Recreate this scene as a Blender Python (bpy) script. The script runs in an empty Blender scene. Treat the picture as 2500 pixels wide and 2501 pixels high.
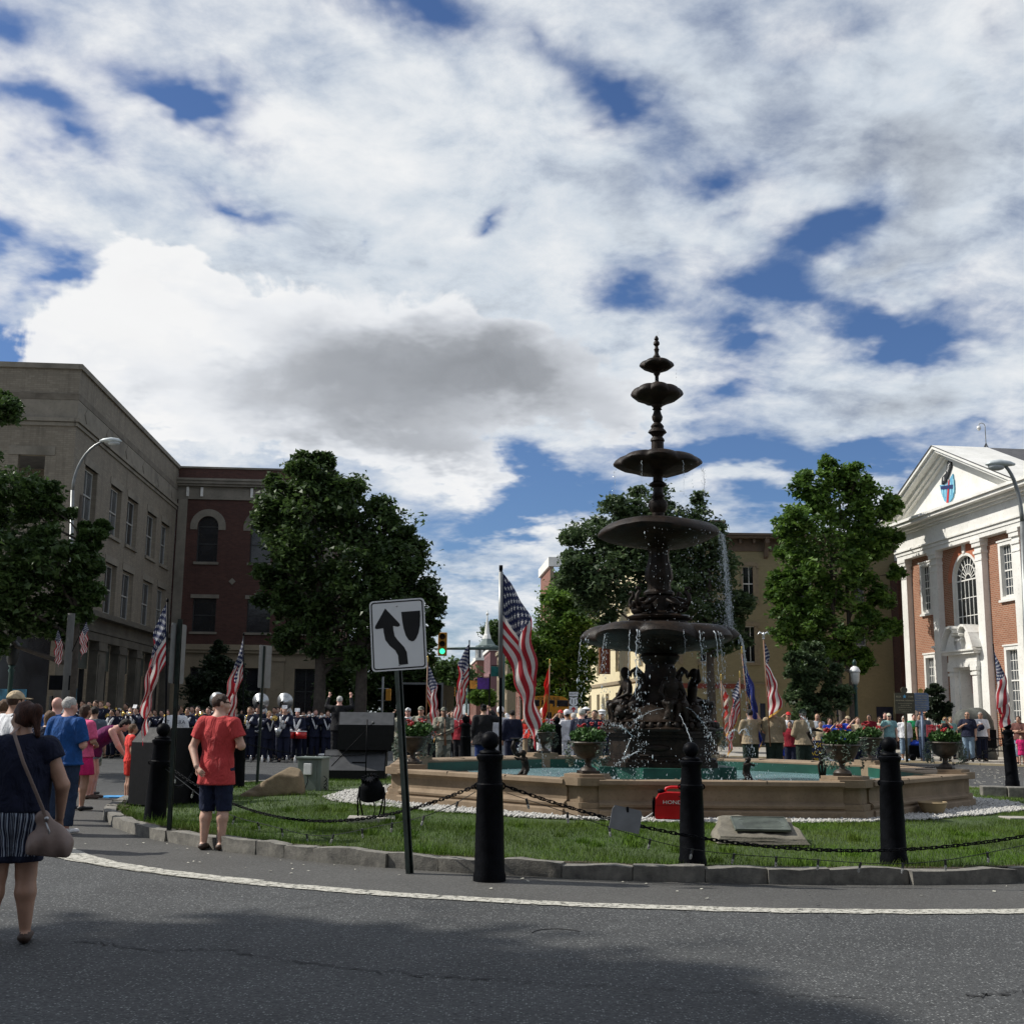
import bpy, bmesh, math, random
import numpy as np
from mathutils import Vector, Matrix
rnd = random.Random(7)
nrs = np.random.RandomState(11)
S = bpy.context.scene
COL = S.collection
R = math.radians
pi = math.pi
# ------------------------------------------------------------------ camera
FPX = 2850.0            # focal length in photo pixels (photo 2500 px wide)
PITCH, ROLL, CAMH = R(9.83), R(0.65), 1.6
cam_d = bpy.data.cameras.new('camera'); cam = bpy.data.objects.new('camera', cam_d); COL.objects.link(cam)
cam_d.sensor_width = 36; cam_d.sensor_fit = 'HORIZONTAL'; cam_d.lens = FPX/2500*36
cam_d.clip_start = .05; cam_d.clip_end = 6000
_F = Vector((0, math.cos(PITCH), math.sin(PITCH))); _R0 = Vector((1, 0, 0)); _U0 = Vector((0, -math.sin(PITCH), math.cos(PITCH)))
_R = _R0*math.cos(ROLL)+_U0*math.sin(ROLL); _U = _U0*math.cos(ROLL)-_R0*math.sin(ROLL)
cam.matrix_world = Matrix(((_R.x, _U.x, -_F.x, 0), (_R.y, _U.y, -_F.y, 0), (_R.z, _U.z, -_F.z, CAMH), (0, 0, 0, 1)))
S.camera = cam
def ray(u, v): return _F+_R*((u-1250)/FPX)+_U*((1250-v)/FPX)
def G(u, v, z=0.0):      # ground point seen at photo pixel u, v
    d = ray(u, v); t = (z-CAMH)/d.z; return Vector((d.x*t, d.y*t, z))
def P(u, v, Y):          # point at depth Y seen at photo pixel u, v
    d = ray(u, v); t = Y/d.y; return Vector((d.x*t, Y, CAMH+d.z*t))
# ------------------------------------------------------------------ colour management
S.view_settings.view_transform = 'Standard'; S.view_settings.look = 'None'
S.view_settings.exposure = 0.0; S.view_settings.gamma = 1.0
S.view_settings.use_curve_mapping = False
S.cycles.max_bounces = 6; S.cycles.transparent_max_bounces = 8
# ------------------------------------------------------------------ sun
SUN_EL, SUN_AZ = R(43), R(100)          # azimuth: degrees left of straight ahead minus 0; 90 = exactly from the left
sun_dir = Vector((-math.sin(R(80))*math.cos(SUN_EL), math.cos(R(80))*math.cos(SUN_EL), math.sin(SUN_EL)))
sd = bpy.data.lights.new('sun', 'SUN'); sd.energy = 5.0; sd.angle = R(.53); sd.color = (1, .955, .88)
so = bpy.data.objects.new('sun', sd); COL.objects.link(so)
so.rotation_euler = sun_dir.to_track_quat('Z', 'Y').to_euler(); so.location = (-40, 8, 40)
# ------------------------------------------------------------------ node helper
class NT:
    def __init__(s, tree): s.t = tree; s.n = tree.nodes; s.l = tree.links
    def new(s, typ, **k):
        nd = s.n.new(typ)
        for a, b in k.items(): setattr(nd, a, b)
        return nd
    def put(s, sock, val):
        if val is None: return
        if hasattr(val, 'is_output') or isinstance(val, bpy.types.NodeSocket): s.l.new(val, sock)
        else: sock.default_value = val
    def m(s, op, a, b=None, c=None, clamp=False):
        nd = s.new('ShaderNodeMath', operation=op, use_clamp=clamp)
        for i, x in enumerate((a, b, c)):
            if x is not None: s.put(nd.inputs[i], x)
        return nd.outputs[0]
    def vm(s, op, a, b=None, scale=None):
        nd = s.new('ShaderNodeVectorMath', operation=op); s.put(nd.inputs[0], a); s.put(nd.inputs[1], b)
        if scale is not None: s.put(nd.inputs['Scale'], scale)
        return nd.outputs['Value'] if op in ('DOT_PRODUCT', 'LENGTH', 'DISTANCE') else nd.outputs[0]
    def noise(s, vec, scale, detail=4, rough=.5, dist=0, out='Fac', dim='3D'):
        nd = s.new('ShaderNodeTexNoise', noise_dimensions=dim); s.put(nd.inputs['Vector'], vec)
        nd.inputs['Scale'].default_value = scale; nd.inputs['Detail'].default_value = detail
        nd.inputs['Roughness'].default_value = rough; nd.inputs['Distortion'].default_value = dist
        return nd.outputs[out]
    def vor(s, vec, scale, feature='F1', out='Distance', rand=1):
        nd = s.new('ShaderNodeTexVoronoi', feature=feature); s.put(nd.inputs['Vector'], vec)
        nd.inputs['Scale'].default_value = scale; nd.inputs['Randomness'].default_value = rand
        return nd.outputs[out]
    def mr(s, v, a, b, c=0., d=1., smooth=False):
        nd = s.new('ShaderNodeMapRange', interpolation_type='SMOOTHSTEP' if smooth else 'LINEAR')
        for i, x in enumerate((v, a, b, c, d)): s.put(nd.inputs[i], x)
        return nd.outputs[0]
    def mix(s, f, a, b, blend='MIX'):
        nd = s.new('ShaderNodeMix', data_type='RGBA', blend_type=blend); s.put(nd.inputs[0], f)
        s.put(nd.inputs[6], a if not isinstance(a, tuple) else (*a[:3], 1)); s.put(nd.inputs[7], b if not isinstance(b, tuple) else (*b[:3], 1))
        return nd.outputs[2]
    def bump(s, h, strength=.3, dist=.02, nrm=None):
        nd = s.new('ShaderNodeBump'); s.put(nd.inputs['Height'], h); nd.inputs['Strength'].default_value = strength
        nd.inputs['Distance'].default_value = dist
        if nrm is not None: s.put(nd.inputs['Normal'], nrm)
        return nd.outputs[0]
# ------------------------------------------------------------------ sky with clouds (world)
W = bpy.data.worlds.new('World'); S.world = W; W.use_nodes = True
w = NT(W.node_tree)
for nd in list(w.n): w.n.remove(nd)
out = w.new('ShaderNodeOutputWorld'); bg = w.new('ShaderNodeBackground'); w.l.new(bg.outputs[0], out.inputs[0])
SKY_STR = .10
bg.inputs['Strength'].default_value = SKY_STR
sky = w.new('ShaderNodeTexSky', sky_type='NISHITA', sun_disc=False, sun_elevation=SUN_EL, sun_rotation=R(-80), altitude=200, air_density=1.0, dust_density=.6, ozone_density=2.2)
tc = w.new('ShaderNodeTexCoord').outputs['Generated']
sep = w.new('ShaderNodeSeparateXYZ'); w.l.new(tc, sep.inputs[0])
dx, dy, dz = sep.outputs
zz = w.m('MAXIMUM', dz, 0.0)
az = w.m('MULTIPLY', w.m('ARCTAN2', dx, dy), 57.2958); el = w.m('MULTIPLY', w.m('ARCSINE', dz), 57.2958)
cmb = w.new('ShaderNodeCombineXYZ'); w.l.new(az, cmb.inputs[0]); w.l.new(el, cmb.inputs[1]); ang = cmb.outputs[0]
den = w.m('ADD', zz, .22)
pc = w.new('ShaderNodeCombineXYZ'); w.l.new(w.m('DIVIDE', dx, den), pc.inputs[0]); w.l.new(w.m('DIVIDE', dy, den), pc.inputs[1]); pln = pc.outputs[0]
warp = w.noise(pln, 2.2, 5, .6, out='Color')
warp2 = w.noise(pln, 7.0, 4, .6, out='Color')
angw = w.vm('ADD', ang, w.vm('SCALE', w.vm('SUBTRACT', warp, (.5, .5, .5)), scale=9.0))
angw = w.vm('ADD', angw, w.vm('SCALE', w.vm('SUBTRACT', warp2, (.5, .5, .5)), scale=3.2))
def azel(u, v):
    d = ray(u, v).normalized(); return math.degrees(math.atan2(d.x, d.y)), math.degrees(math.asin(d.z))
def blobs(lst, base=None):
    acc = base
    for (u, v, su, sv, rot, wt) in lst:
        a, e = azel(u, v)
        mp = w.new('ShaderNodeMapping', vector_type='TEXTURE'); w.l.new(angw, mp.inputs['Vector'])
        mp.inputs['Location'].default_value = (a, e, 0); mp.inputs['Rotation'].default_value = (0, 0, R(-rot)); mp.inputs['Scale'].default_value = (su/48., sv/48., 100)
        gr = w.new('ShaderNodeTexGradient', gradient_type='QUADRATIC_SPHERE'); w.l.new(mp.outputs[0], gr.inputs[0])
        acc = w.m('MULTIPLY_ADD', gr.outputs['Fac'], wt, acc if acc is not None else 0.0)
    return acc
# (u, v, half width, half height, tilt clockwise on the picture, weight)
gaps = [(1010, 60, 330, 130, 8, -2.1), (760, 20, 160, 80, 0, -.5), (480, 215, 360, 95, 10, -2.5), (130, 220, 240, 95, 15, -1.7), (180, 350, 160, 90, 0, -1.5), (40, 30, 190, 80, 0, -1.2), (560, 455, 190, 90, 10, -1.5),
        (40, 545, 150, 80, 0, -1.6), (170, 670, 190, 90, 5, -2.2), (60, 770, 170, 90, 0, -1.5), (60, 830, 230, 70, 0, -2.0), (1190, 505, 150, 70, -10, -1.4), (880, 535, 50, 60, 0, -.5), (200, 600, 90, 50, 0, -.4),
        (1540, 240, 340, 130, 18, -1.9), (1330, 130, 230, 80, 15, -.6), (1740, 405, 240, 100, 0, -1.4), (2010, 570, 360, 150, -28, -1.95), (2140, 480, 200, 90, -35, -.7), (1760, 530, 220, 70, -15, -.75), (1850, 730, 300, 110, 15, -1.6), (2200, 780, 420, 100, 7, -1.9),
        (2330, 690, 220, 110, -10, -.85), (1530, 760, 280, 110, 15, -1.5), (1600, 680, 160, 60, 0, -.5), (1780, 870, 200, 110, 20, -1.9), (1740, 960, 180, 80, 20, -.7), (1330, 1190, 420, 150, -8, -2.4), (1750, 1080, 360, 110, 0, -2.2),
        (2100, 1110, 420, 80, 3, -1.7), (1900, 1240, 300, 80, 0, -1.9), (1200, 1260, 300, 80, 0, -1.8), (1500, 1330, 400, 40, 0, -.5), (1250, 1420, 380, 60, 0, -.6), (2460, 40, 110, 220, 10, -.5), (2000, 60, 380, 110, 0, -.45),
        (2450, 1060, 200, 60, 0, -.7), (1560, 1060, 200, 60, -10, -.7)]
adds = [(1250, 600, 2300, 1300, 0, .72), (800, 420, 900, 330, 0, .55), (450, 800, 560, 330, 20, 1.3), (900, 900, 900, 330, 8, 1.4), (1000, 1100, 420, 120, 12, 1.1), (1300, 1000, 420, 130, 0, .9), (1700, 140, 600, 140, 10, .35), (2300, 300, 500, 330, -20, .55),
        (2200, 960, 480, 150, -5, .8), (1750, 1180, 260, 50, -8, .9), (1300, 1330, 380, 40, -4, .5), (1150, 1385, 300, 45, 4, .55), (1300, 800, 300, 200, 0, .6), (2350, 900, 300, 100, 0, .5), (1500, 600, 500, 90, 10, .35), (2200, 640, 340, 70, -12, .55)]
fb = w.noise(pln, 3.0, 7, .58, .35)
fb2 = w.noise(pln, 9.0, 6, .62, .2)
cov = w.m('ADD', w.m('MULTIPLY', w.m('SUBTRACT', fb, .5), 2.3), w.m('MULTIPLY', w.m('SUBTRACT', fb2, .5), 1.5))
cov = w.m('ADD', cov, .45)
cov = blobs(gaps+adds, cov)
# the opaque heap of the big cumulus
dens = w.mr(cov, -.55, 1.15, 0, 1, True)
dens = w.m('MULTIPLY', dens, w.mr(dz, .0, .05, .35, 1))
bri_l = [(700, 300, 900, 300, 0, .1), (200, 250, 420, 420, 0, .15), (2150, 300, 900, 600, -20, -.14), (1650, 300, 500, 300, 0, -.12), (2250, 430, 500, 420, -20, -.28), (2250, 960, 480, 220, 0, -.2), (950, 790, 420, 160, 0, .05), (1100, 1165, 330, 70, 10, .3), (1180, 640, 380, 130, 0, -.05)]
bri = blobs(bri_l, w.m('ADD', .77, w.m('ADD', w.m('MULTIPLY', w.m('SUBTRACT', fb2, .5), .9), w.m('MULTIPLY', w.m('SUBTRACT', fb, .5), 1.1))))
bri = w.m('ADD', bri, w.m('MULTIPLY', w.m('SUBTRACT', cov, 1.0), -.10))
ramp = w.new('ShaderNodeValToRGB'); w.put(ramp.inputs[0], bri)
cr = ramp.color_ramp; cr.elements[0].position = .0; cr.elements[0].color = (.17, .185, .2, 1); cr.elements[1].position = 1; cr.elements[1].color = (.97, .985, 1.0, 1)
e = cr.elements.new(.35); e.color = (.36, .40, .47, 1); e = cr.elements.new(.7); e.color = (.70, .77, .85, 1)
cl = w.vm('SCALE', ramp.outputs[0], scale=.9/SKY_STR)
# Nishita blue, graded a little deeper as the phone camera shows it
skc = w.mix(1.0, sky.outputs[0], (.60, .75, 1.0), 'MULTIPLY')
skc = w.vm('SCALE', skc, scale=.92)
fb3 = w.noise(w.vm('SCALE', ang, scale=.1), 2.6, 7, .6, .5)
cumf = blobs([(380, 700, 260, 190, 0, 1.0), (560, 700, 300, 170, 0, .7), (260, 850, 280, 120, 10, .9), (560, 880, 520, 260, 10, .9), (950, 880, 620, 330, 8, 1.0), (1250, 950, 430, 200, 0, .9), (1080, 1120, 300, 110, 8, .8), (820, 1060, 420, 160, 14, .8), (1500, 1010, 160, 90, 0, .5), (330, 960, 260, 120, 20, .6)])
cumf = w.m('ADD', cumf, w.m('MULTIPLY', w.m('SUBTRACT', fb3, .5), .9))
cd = w.mr(cumf, .20, .36, 0, 1, True)
cb = blobs([(380, 720, 360, 220, 10, .45), (260, 860, 240, 120, 0, .3), (560, 800, 300, 200, 0, .3), (1200, 945, 1150, 440, 3, -.56), (900, 985, 1050, 360, 12, -.3), (1100, 1160, 360, 80, 10, .25), (1000, 780, 500, 130, 0, .12)], w.m('ADD', .76, w.m('MULTIPLY', w.m('SUBTRACT', fb3, .5), .5)))
cb = w.m('ADD', cb, w.mr(cumf, .2, .85, .34, 0))
rp2 = w.new('ShaderNodeValToRGB'); w.put(rp2.inputs[0], cb); c2 = rp2.color_ramp; c2.elements[0].position = 0; c2.elements[0].color = (.26, .275, .30, 1); c2.elements[1].position = 1; c2.elements[1].color = (1, 1, 1, 1)
for ps, cc in ((.3, (.38, .40, .435)), (.62, (.66, .69, .74)), (.85, (.9, .92, .95))): e = c2.elements.new(ps); e.color = (*cc, 1)
cl2 = w.vm('SCALE', rp2.outputs[0], scale=.93/SKY_STR)
w.l.new(w.mix(w.m('MULTIPLY', cd, .93), w.mix(dens, skc, cl), cl2), bg.inputs['Color'])
W.cycles.sampling_method = 'MANUAL'; W.cycles.sample_map_resolution = 512
# ------------------------------------------------------------------ materials
MATS = {}
def mat(name, col, rough=.7, metal=0., var=.12, vs=6., bump=0., bs=40., spec=.5, **k):
    if name in MATS: return MATS[name]
    m = bpy.data.materials.new(name); m.use_nodes = True; t = NT(m.node_tree); b = t.n['Principled BSDF']
    co = t.new('ShaderNodeTexCoord').outputs['Object']
    nz = t.noise(co, vs, 5, .6)
    dark = tuple(c*(1-var*1.6) for c in col); lite = tuple(min(1, c*(1+var*1.3)) for c in col)
    c = t.mix(t.mr(nz, .3, .7), dark, lite)
    t.put(b.inputs['Base Color'], c)
    b.inputs['Metallic'].default_value = metal; b.inputs['Specular IOR Level'].default_value = spec
    t.put(b.inputs['Roughness'], t.mr(nz, .2, .8, max(.03, rough-.08), min(1, rough+.08)))
    if bump: t.put(b.inputs['Normal'], t.bump(t.noise(co, bs, 4, .6), bump, .01))
    for kk, v in k.items(): b.inputs[kk.replace('_', ' ')].default_value = v
    MATS[name] = m; return m
def nmat(name):
    m = bpy.data.materials.new(name); m.use_nodes = True; t = NT(m.node_tree); MATS[name] = m
    return m, t, t.n['Principled BSDF'], t.new('ShaderNodeTexCoord').outputs['Object']
def stone_mat(name, c1, c2, rough=.85, s=5, stain=.5, bump=.35):
    m, t, b, co = nmat(name)
    n1 = t.noise(co, s, 6, .65); n2 = t.noise(co, s*9, 4, .6); n3 = t.noise(co, s*.35, 3, .5)
    c = t.mix(t.mr(n1, .3, .7), c1, c2)
    c = t.mix(t.mr(n2, .55, .75, 0, .45), c, tuple(x*.5 for x in c1))
    c = t.mix(t.mr(n3, .5, .72, 0, stain), c, tuple(x*.38 for x in c1))
    t.put(b.inputs['Base Color'], c); b.inputs['Roughness'].default_value = rough
    t.put(b.inputs['Normal'], t.bump(t.m('ADD', n1, t.m('MULTIPLY', n2, .5)), bump, .012)); return m
def brick_mat(name, c1, c2, mortar, bw=.21, bh=.075, ms=.01, axis='xz', stain=0., rough=.9):
    m, t, b, co = nmat(name)
    sp = t.new('ShaderNodeSeparateXYZ'); t.l.new(co, sp.inputs[0]); cb = t.new('ShaderNodeCombineXYZ')
    t.l.new(t.m('ADD', sp.outputs[0], sp.outputs[1]), cb.inputs[0]); t.l.new(sp.outputs[2], cb.inputs[1])
    br = t.new('ShaderNodeTexBrick'); t.l.new(cb.outputs[0], br.inputs['Vector'])
    br.inputs['Scale'].default_value = 1; br.inputs['Brick Width'].default_value = bw; br.inputs['Row Height'].default_value = bh; br.inputs['Mortar Size'].default_value = ms
    br.inputs['Color1'].default_value = (*c1, 1); br.inputs['Color2'].default_value = (*c2, 1); br.inputs['Mortar'].default_value = (*mortar, 1); br.inputs['Bias'].default_value = -.1
    n1 = t.noise(co, .7, 5, .6); n2 = t.noise(co, 8, 4, .6)
    c = t.mix(t.mr(n1, .35, .7, 0, .35), br.outputs['Color'], tuple(x*.6 for x in c1))
    c = t.mix(t.mr(n2, .4, .8, 0, .3), c, tuple(x*.55 for x in c2))
    if stain:
        mp = t.new('ShaderNodeMapping'); t.l.new(co, mp.inputs[0]); mp.inputs['Scale'].default_value = (2.2, 2.2, .18)
        n4 = t.noise(mp.outputs[0], 2.2, 5, .65); c = t.mix(t.mr(n4, .5, .75, 0, stain), c, tuple(x*.3 for x in c1))
    t.put(b.inputs['Base Color'], c); b.inputs['Roughness'].default_value = rough
    t.put(b.inputs['Normal'], t.bump(br.outputs['Fac'], -.5, .01)); return m
def emis(name, col, st):
    m, t, b, co = nmat(name); b.inputs['Base Color'].default_value = (*[c*.5 for c in col], 1); b.inputs['Emission Color'].default_value = (*col, 1); b.inputs['Emission Strength'].default_value = st; return m
def glassmat(name, tint=(.02, .025, .03), rough=.06):
    m, t, b, co = nmat(name)
    n = t.noise(co, .8, 3, .5)
    t.put(b.inputs['Base Color'], t.mix(t.mr(n, .35, .65), tint, tuple(x*2.2+.004 for x in tint)))
    b.inputs['Roughness'].default_value = rough; b.inputs['Specular IOR Level'].default_value = .6
    t.put(b.inputs['Normal'], t.bump(t.noise(co, 1.7, 2, .5), .06, .05)); return m
# ------------------------------------------------------------------ mesh builder
class MB:
    def __init__(s): s.v = []; s.f = []; s.mi = []; s.cur = 0; s.M = None; s.uv = None
    def add(s, vs, fs):
        o = len(s.v)
        s.v += [tuple(s.M @ Vector(q)) for q in vs] if s.M is not None else [tuple(q) for q in vs]
        s.f += [tuple(i+o for i in f) for f in fs]; s.mi += [s.cur]*len(fs); return s
    def box(s, x0, y0, z0, x1, y1, z1):
        if x0 > x1: x0, x1 = x1, x0
        if y0 > y1: y0, y1 = y1, y0
        if z0 > z1: z0, z1 = z1, z0
        return s.add([(x0, y0, z0), (x1, y0, z0), (x1, y1, z0), (x0, y1, z0), (x0, y0, z1), (x1, y0, z1), (x1, y1, z1), (x0, y1, z1)],
              [(0, 3, 2, 1), (4, 5, 6, 7), (0, 1, 5, 4), (1, 2, 6, 5), (2, 3, 7, 6), (3, 0, 4, 7)])
    def cbox(s, c, d, b=0.):
        """box round a centre; b chamfers every edge"""
        x, y, z = (q/2 for q in d)
        if b <= 0: return s.box(c[0]-x, c[1]-y, c[2]-z, c[0]+x, c[1]+y, c[2]+z)
        bm = bmesh.new(); bmesh.ops.create_cube(bm, size=1); bmesh.ops.scale(bm, vec=d, verts=bm.verts)
        bmesh.ops.bevel(bm, geom=bm.edges[:], offset=b, segments=2, profile=.6, affect='EDGES'); bmesh.ops.translate(bm, vec=c, verts=bm.verts)
        bm.verts.index_update(); s.add([q.co[:] for q in bm.verts], [tuple(a.index for a in f.verts) for f in bm.faces]); bm.free(); return s
    def prism(s, pts, a, b, axis='z'):
        """polygon pts (2-D, counter clockwise) extruded from a to b along axis"""
        n = len(pts)
        def q(p, h): return {'z': (p[0], p[1], h), 'y': (p[0], h, p[1]), 'x': (h, p[0], p[1])}[axis]
        vs = [q(p, a) for p in pts]+[q(p, b) for p in pts]
        return s.add(vs, [tuple(range(n-1, -1, -1)), tuple(range(n, 2*n))]+[(i, (i+1) % n, n+(i+1) % n, n+i) for i in range(n)])
    def lathe(s, prof, n=24, c=(0, 0, 0), fr=None, fz=None, cap=True):
        vs = []; fs = []
        for k, (r, z) in enumerate(prof):
            for i in range(n):
                th = 2*pi*i/n; rr = r*(fr(th, k) if fr else 1); z2 = z+(fz(th, k) if fz else 0)
                vs.append((c[0]+rr*math.cos(th), c[1]+rr*math.sin(th), c[2]+z2))
        for k in range(len(prof)-1):
            for i in range(n):
                j = (i+1) % n; fs.append((k*n+i, k*n+j, (k+1)*n+j, (k+1)*n+i))
        if cap:
            fs.append(tuple(range(n-1, -1, -1))); o = (len(prof)-1)*n; fs.append(tuple(range(o, o+n)))
        return s.add(vs, fs)
    def tube(s, pts, r, n=8, cap=True, flat=1.):
        pts = [Vector(p) for p in pts]; m = len(pts); rs = r if hasattr(r, '__len__') else [r]*m
        vs = []; fs = []; prev = None
        for i, p in enumerate(pts):
            d = (pts[min(i+1, m-1)]-pts[max(i-1, 0)])
            if d.length < 1e-9: d = Vector((0, 0, 1))
            d.normalize()
            if prev is None: a = d.orthogonal().normalized()
            else:
                a = prev-d*prev.dot(d)
                a = a.normalized() if a.length > 1e-6 else d.orthogonal().normalized()
            prev = a; b = d.cross(a)
            for k in range(n):
                th = 2*pi*k/n; vs.append(tuple(p+(a*math.cos(th)+b*math.sin(th)*flat)*rs[i]))
        for i in range(m-1):
            for k in range(n): j = (k+1) % n; fs.append((i*n+k, i*n+j, (i+1)*n+j, (i+1)*n+k))
        if cap: fs.append(tuple(range(n-1, -1, -1))); fs.append(tuple(range((m-1)*n, m*n)))
        return s.add(vs, fs)
    def ball(s, c, r, n=12, m=8):
        rx, ry, rz = r if hasattr(r, '__len__') else (r, r, r)
        vs = [(c[0], c[1], c[2]-rz)]; fs = []
        for j in range(1, m):
            ph = -pi/2+pi*j/m
            for i in range(n): th = 2*pi*i/n; vs.append((c[0]+rx*math.cos(ph)*math.cos(th), c[1]+ry*math.cos(ph)*math.sin(th), c[2]+rz*math.sin(ph)))
        vs.append((c[0], c[1], c[2]+rz)); t = len(vs)-1
        for i in range(n):
            k = (i+1) % n; fs.append((0, 1+k, 1+i)); fs.append((t, 1+(m-2)*n+i, 1+(m-2)*n+k))
        for j in range(m-2):
            for i in range(n): k = (i+1) % n; fs.append((1+j*n+i, 1+j*n+k, 1+(j+1)*n+k, 1+(j+1)*n+i))
        return s.add(vs, fs)
    def grid(s, fn, nu, nv, closed=False):
        vs = [fn(i/nu, j/nv) for j in range(nv+1) for i in range(nu+1)]; w_ = nu+1
        return s.add(vs, [(j*w_+i, j*w_+i+1, (j+1)*w_+i+1, (j+1)*w_+i) for j in range(nv) for i in range(nu)])
    def mesh(s, name, mats, smooth=False):
        me = bpy.data.meshes.new(name); me.from_pydata(s.v, [], s.f)
        for m in (mats if isinstance(mats, (list, tuple)) else [mats]): me.materials.append(m)
        if any(s.mi): me.polygons.foreach_set('material_index', s.mi)
        if smooth is True: me.polygons.foreach_set('use_smooth', [True]*len(s.f))
        elif smooth: me.shade_smooth() if hasattr(me, 'shade_smooth') else None; me.set_sharp_from_angle(angle=R(smooth))
        me.update(); return me
    def obj(s, name, mats, parent=None, smooth=False, label=None):
        return link(name, s.mesh(name, mats, smooth), parent, label)
def link(name, me, parent=None, label=None):
    o = bpy.data.objects.new(name, me); COL.objects.link(o)
    if parent is not None: o.parent = parent
    if label: o['label'] = label
    return o
def tag(o, label=None, cat=None, group=None, kind=None):
    if label: o['label'] = label
    if cat: o['category'] = cat
    if group: o['group'] = group
    if kind: o['kind'] = kind
    return o
def thing(name, label, cat, loc=(0, 0, 0), rz=0., group=None):
    o = bpy.data.objects.new(name, None); o.empty_display_size = .2; COL.objects.link(o)
    o.location = loc; o.rotation_euler = (0, 0, rz); return tag(o, label, cat, group)
def clone(root, loc, rz=None, label=None, group=None):
    r = root.copy(); COL.objects.link(r); r.location = loc
    if rz is not None: r.rotation_euler = (0, 0, rz)
    if label: r['label'] = label
    if group: r['group'] = group
    for ch in KIDS(root):
        c = ch.copy(); COL.objects.link(c); c.parent = r
        for g in KIDS(ch): d = g.copy(); COL.objects.link(d); d.parent = c
    return r
def KIDS(o): return list(o.children)
def npmesh(name, V, F, mats, smooth=False, mi=None):
    """fast mesh from numpy vertices (n,3) and faces (m,k)"""
    me = bpy.data.meshes.new(name); n, k = F.shape
    me.vertices.add(len(V)); me.vertices.foreach_set('co', np.asarray(V, np.float32).ravel())
    me.loops.add(n*k); me.loops.foreach_set('vertex_index', F.astype(np.int32).ravel())
    me.polygons.add(n); me.polygons.foreach_set('loop_start', np.arange(0, n*k, k, dtype=np.int32)); me.polygons.foreach_set('loop_total', np.full(n, k, np.int32))
    if smooth: me.polygons.foreach_set('use_smooth', np.ones(n, bool))
    if mi is not None: me.polygons.foreach_set('material_index', mi.astype(np.int32))
    for m in (mats if isinstance(mats, (list, tuple)) else [mats]): me.materials.append(m)
    me.update(calc_edges=True); return me
# text as real mesh (converted font curve)
_tc = {}
def text_mesh(txt, size, mt, depth=.002, align='CENTER'):
    key = (txt, size, mt.name, depth, align)
    if key in _tc: return _tc[key]
    cu = bpy.data.curves.new('lettering', 'FONT'); cu.body = txt; cu.size = size; cu.align_x = align; cu.align_y = 'CENTER'; cu.extrude = depth; cu.resolution_u = 3
    o = bpy.data.objects.new('tmp', cu); COL.objects.link(o); dg = bpy.context.evaluated_depsgraph_get(); dg.update()
    me = bpy.data.meshes.new_from_object(o.evaluated_get(dg)); me.name = 'lettering'; me.materials.clear(); me.materials.append(mt)
    bpy.data.objects.remove(o); _tc[key] = me; return me
def text(txt, size, mt, parent, loc, rot, name='lettering', sx=1.):
    o = link(name, text_mesh(txt, size, mt), parent); o.location = loc; o.rotation_euler = rot; o.scale = (sx, 1, 1); return o
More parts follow.
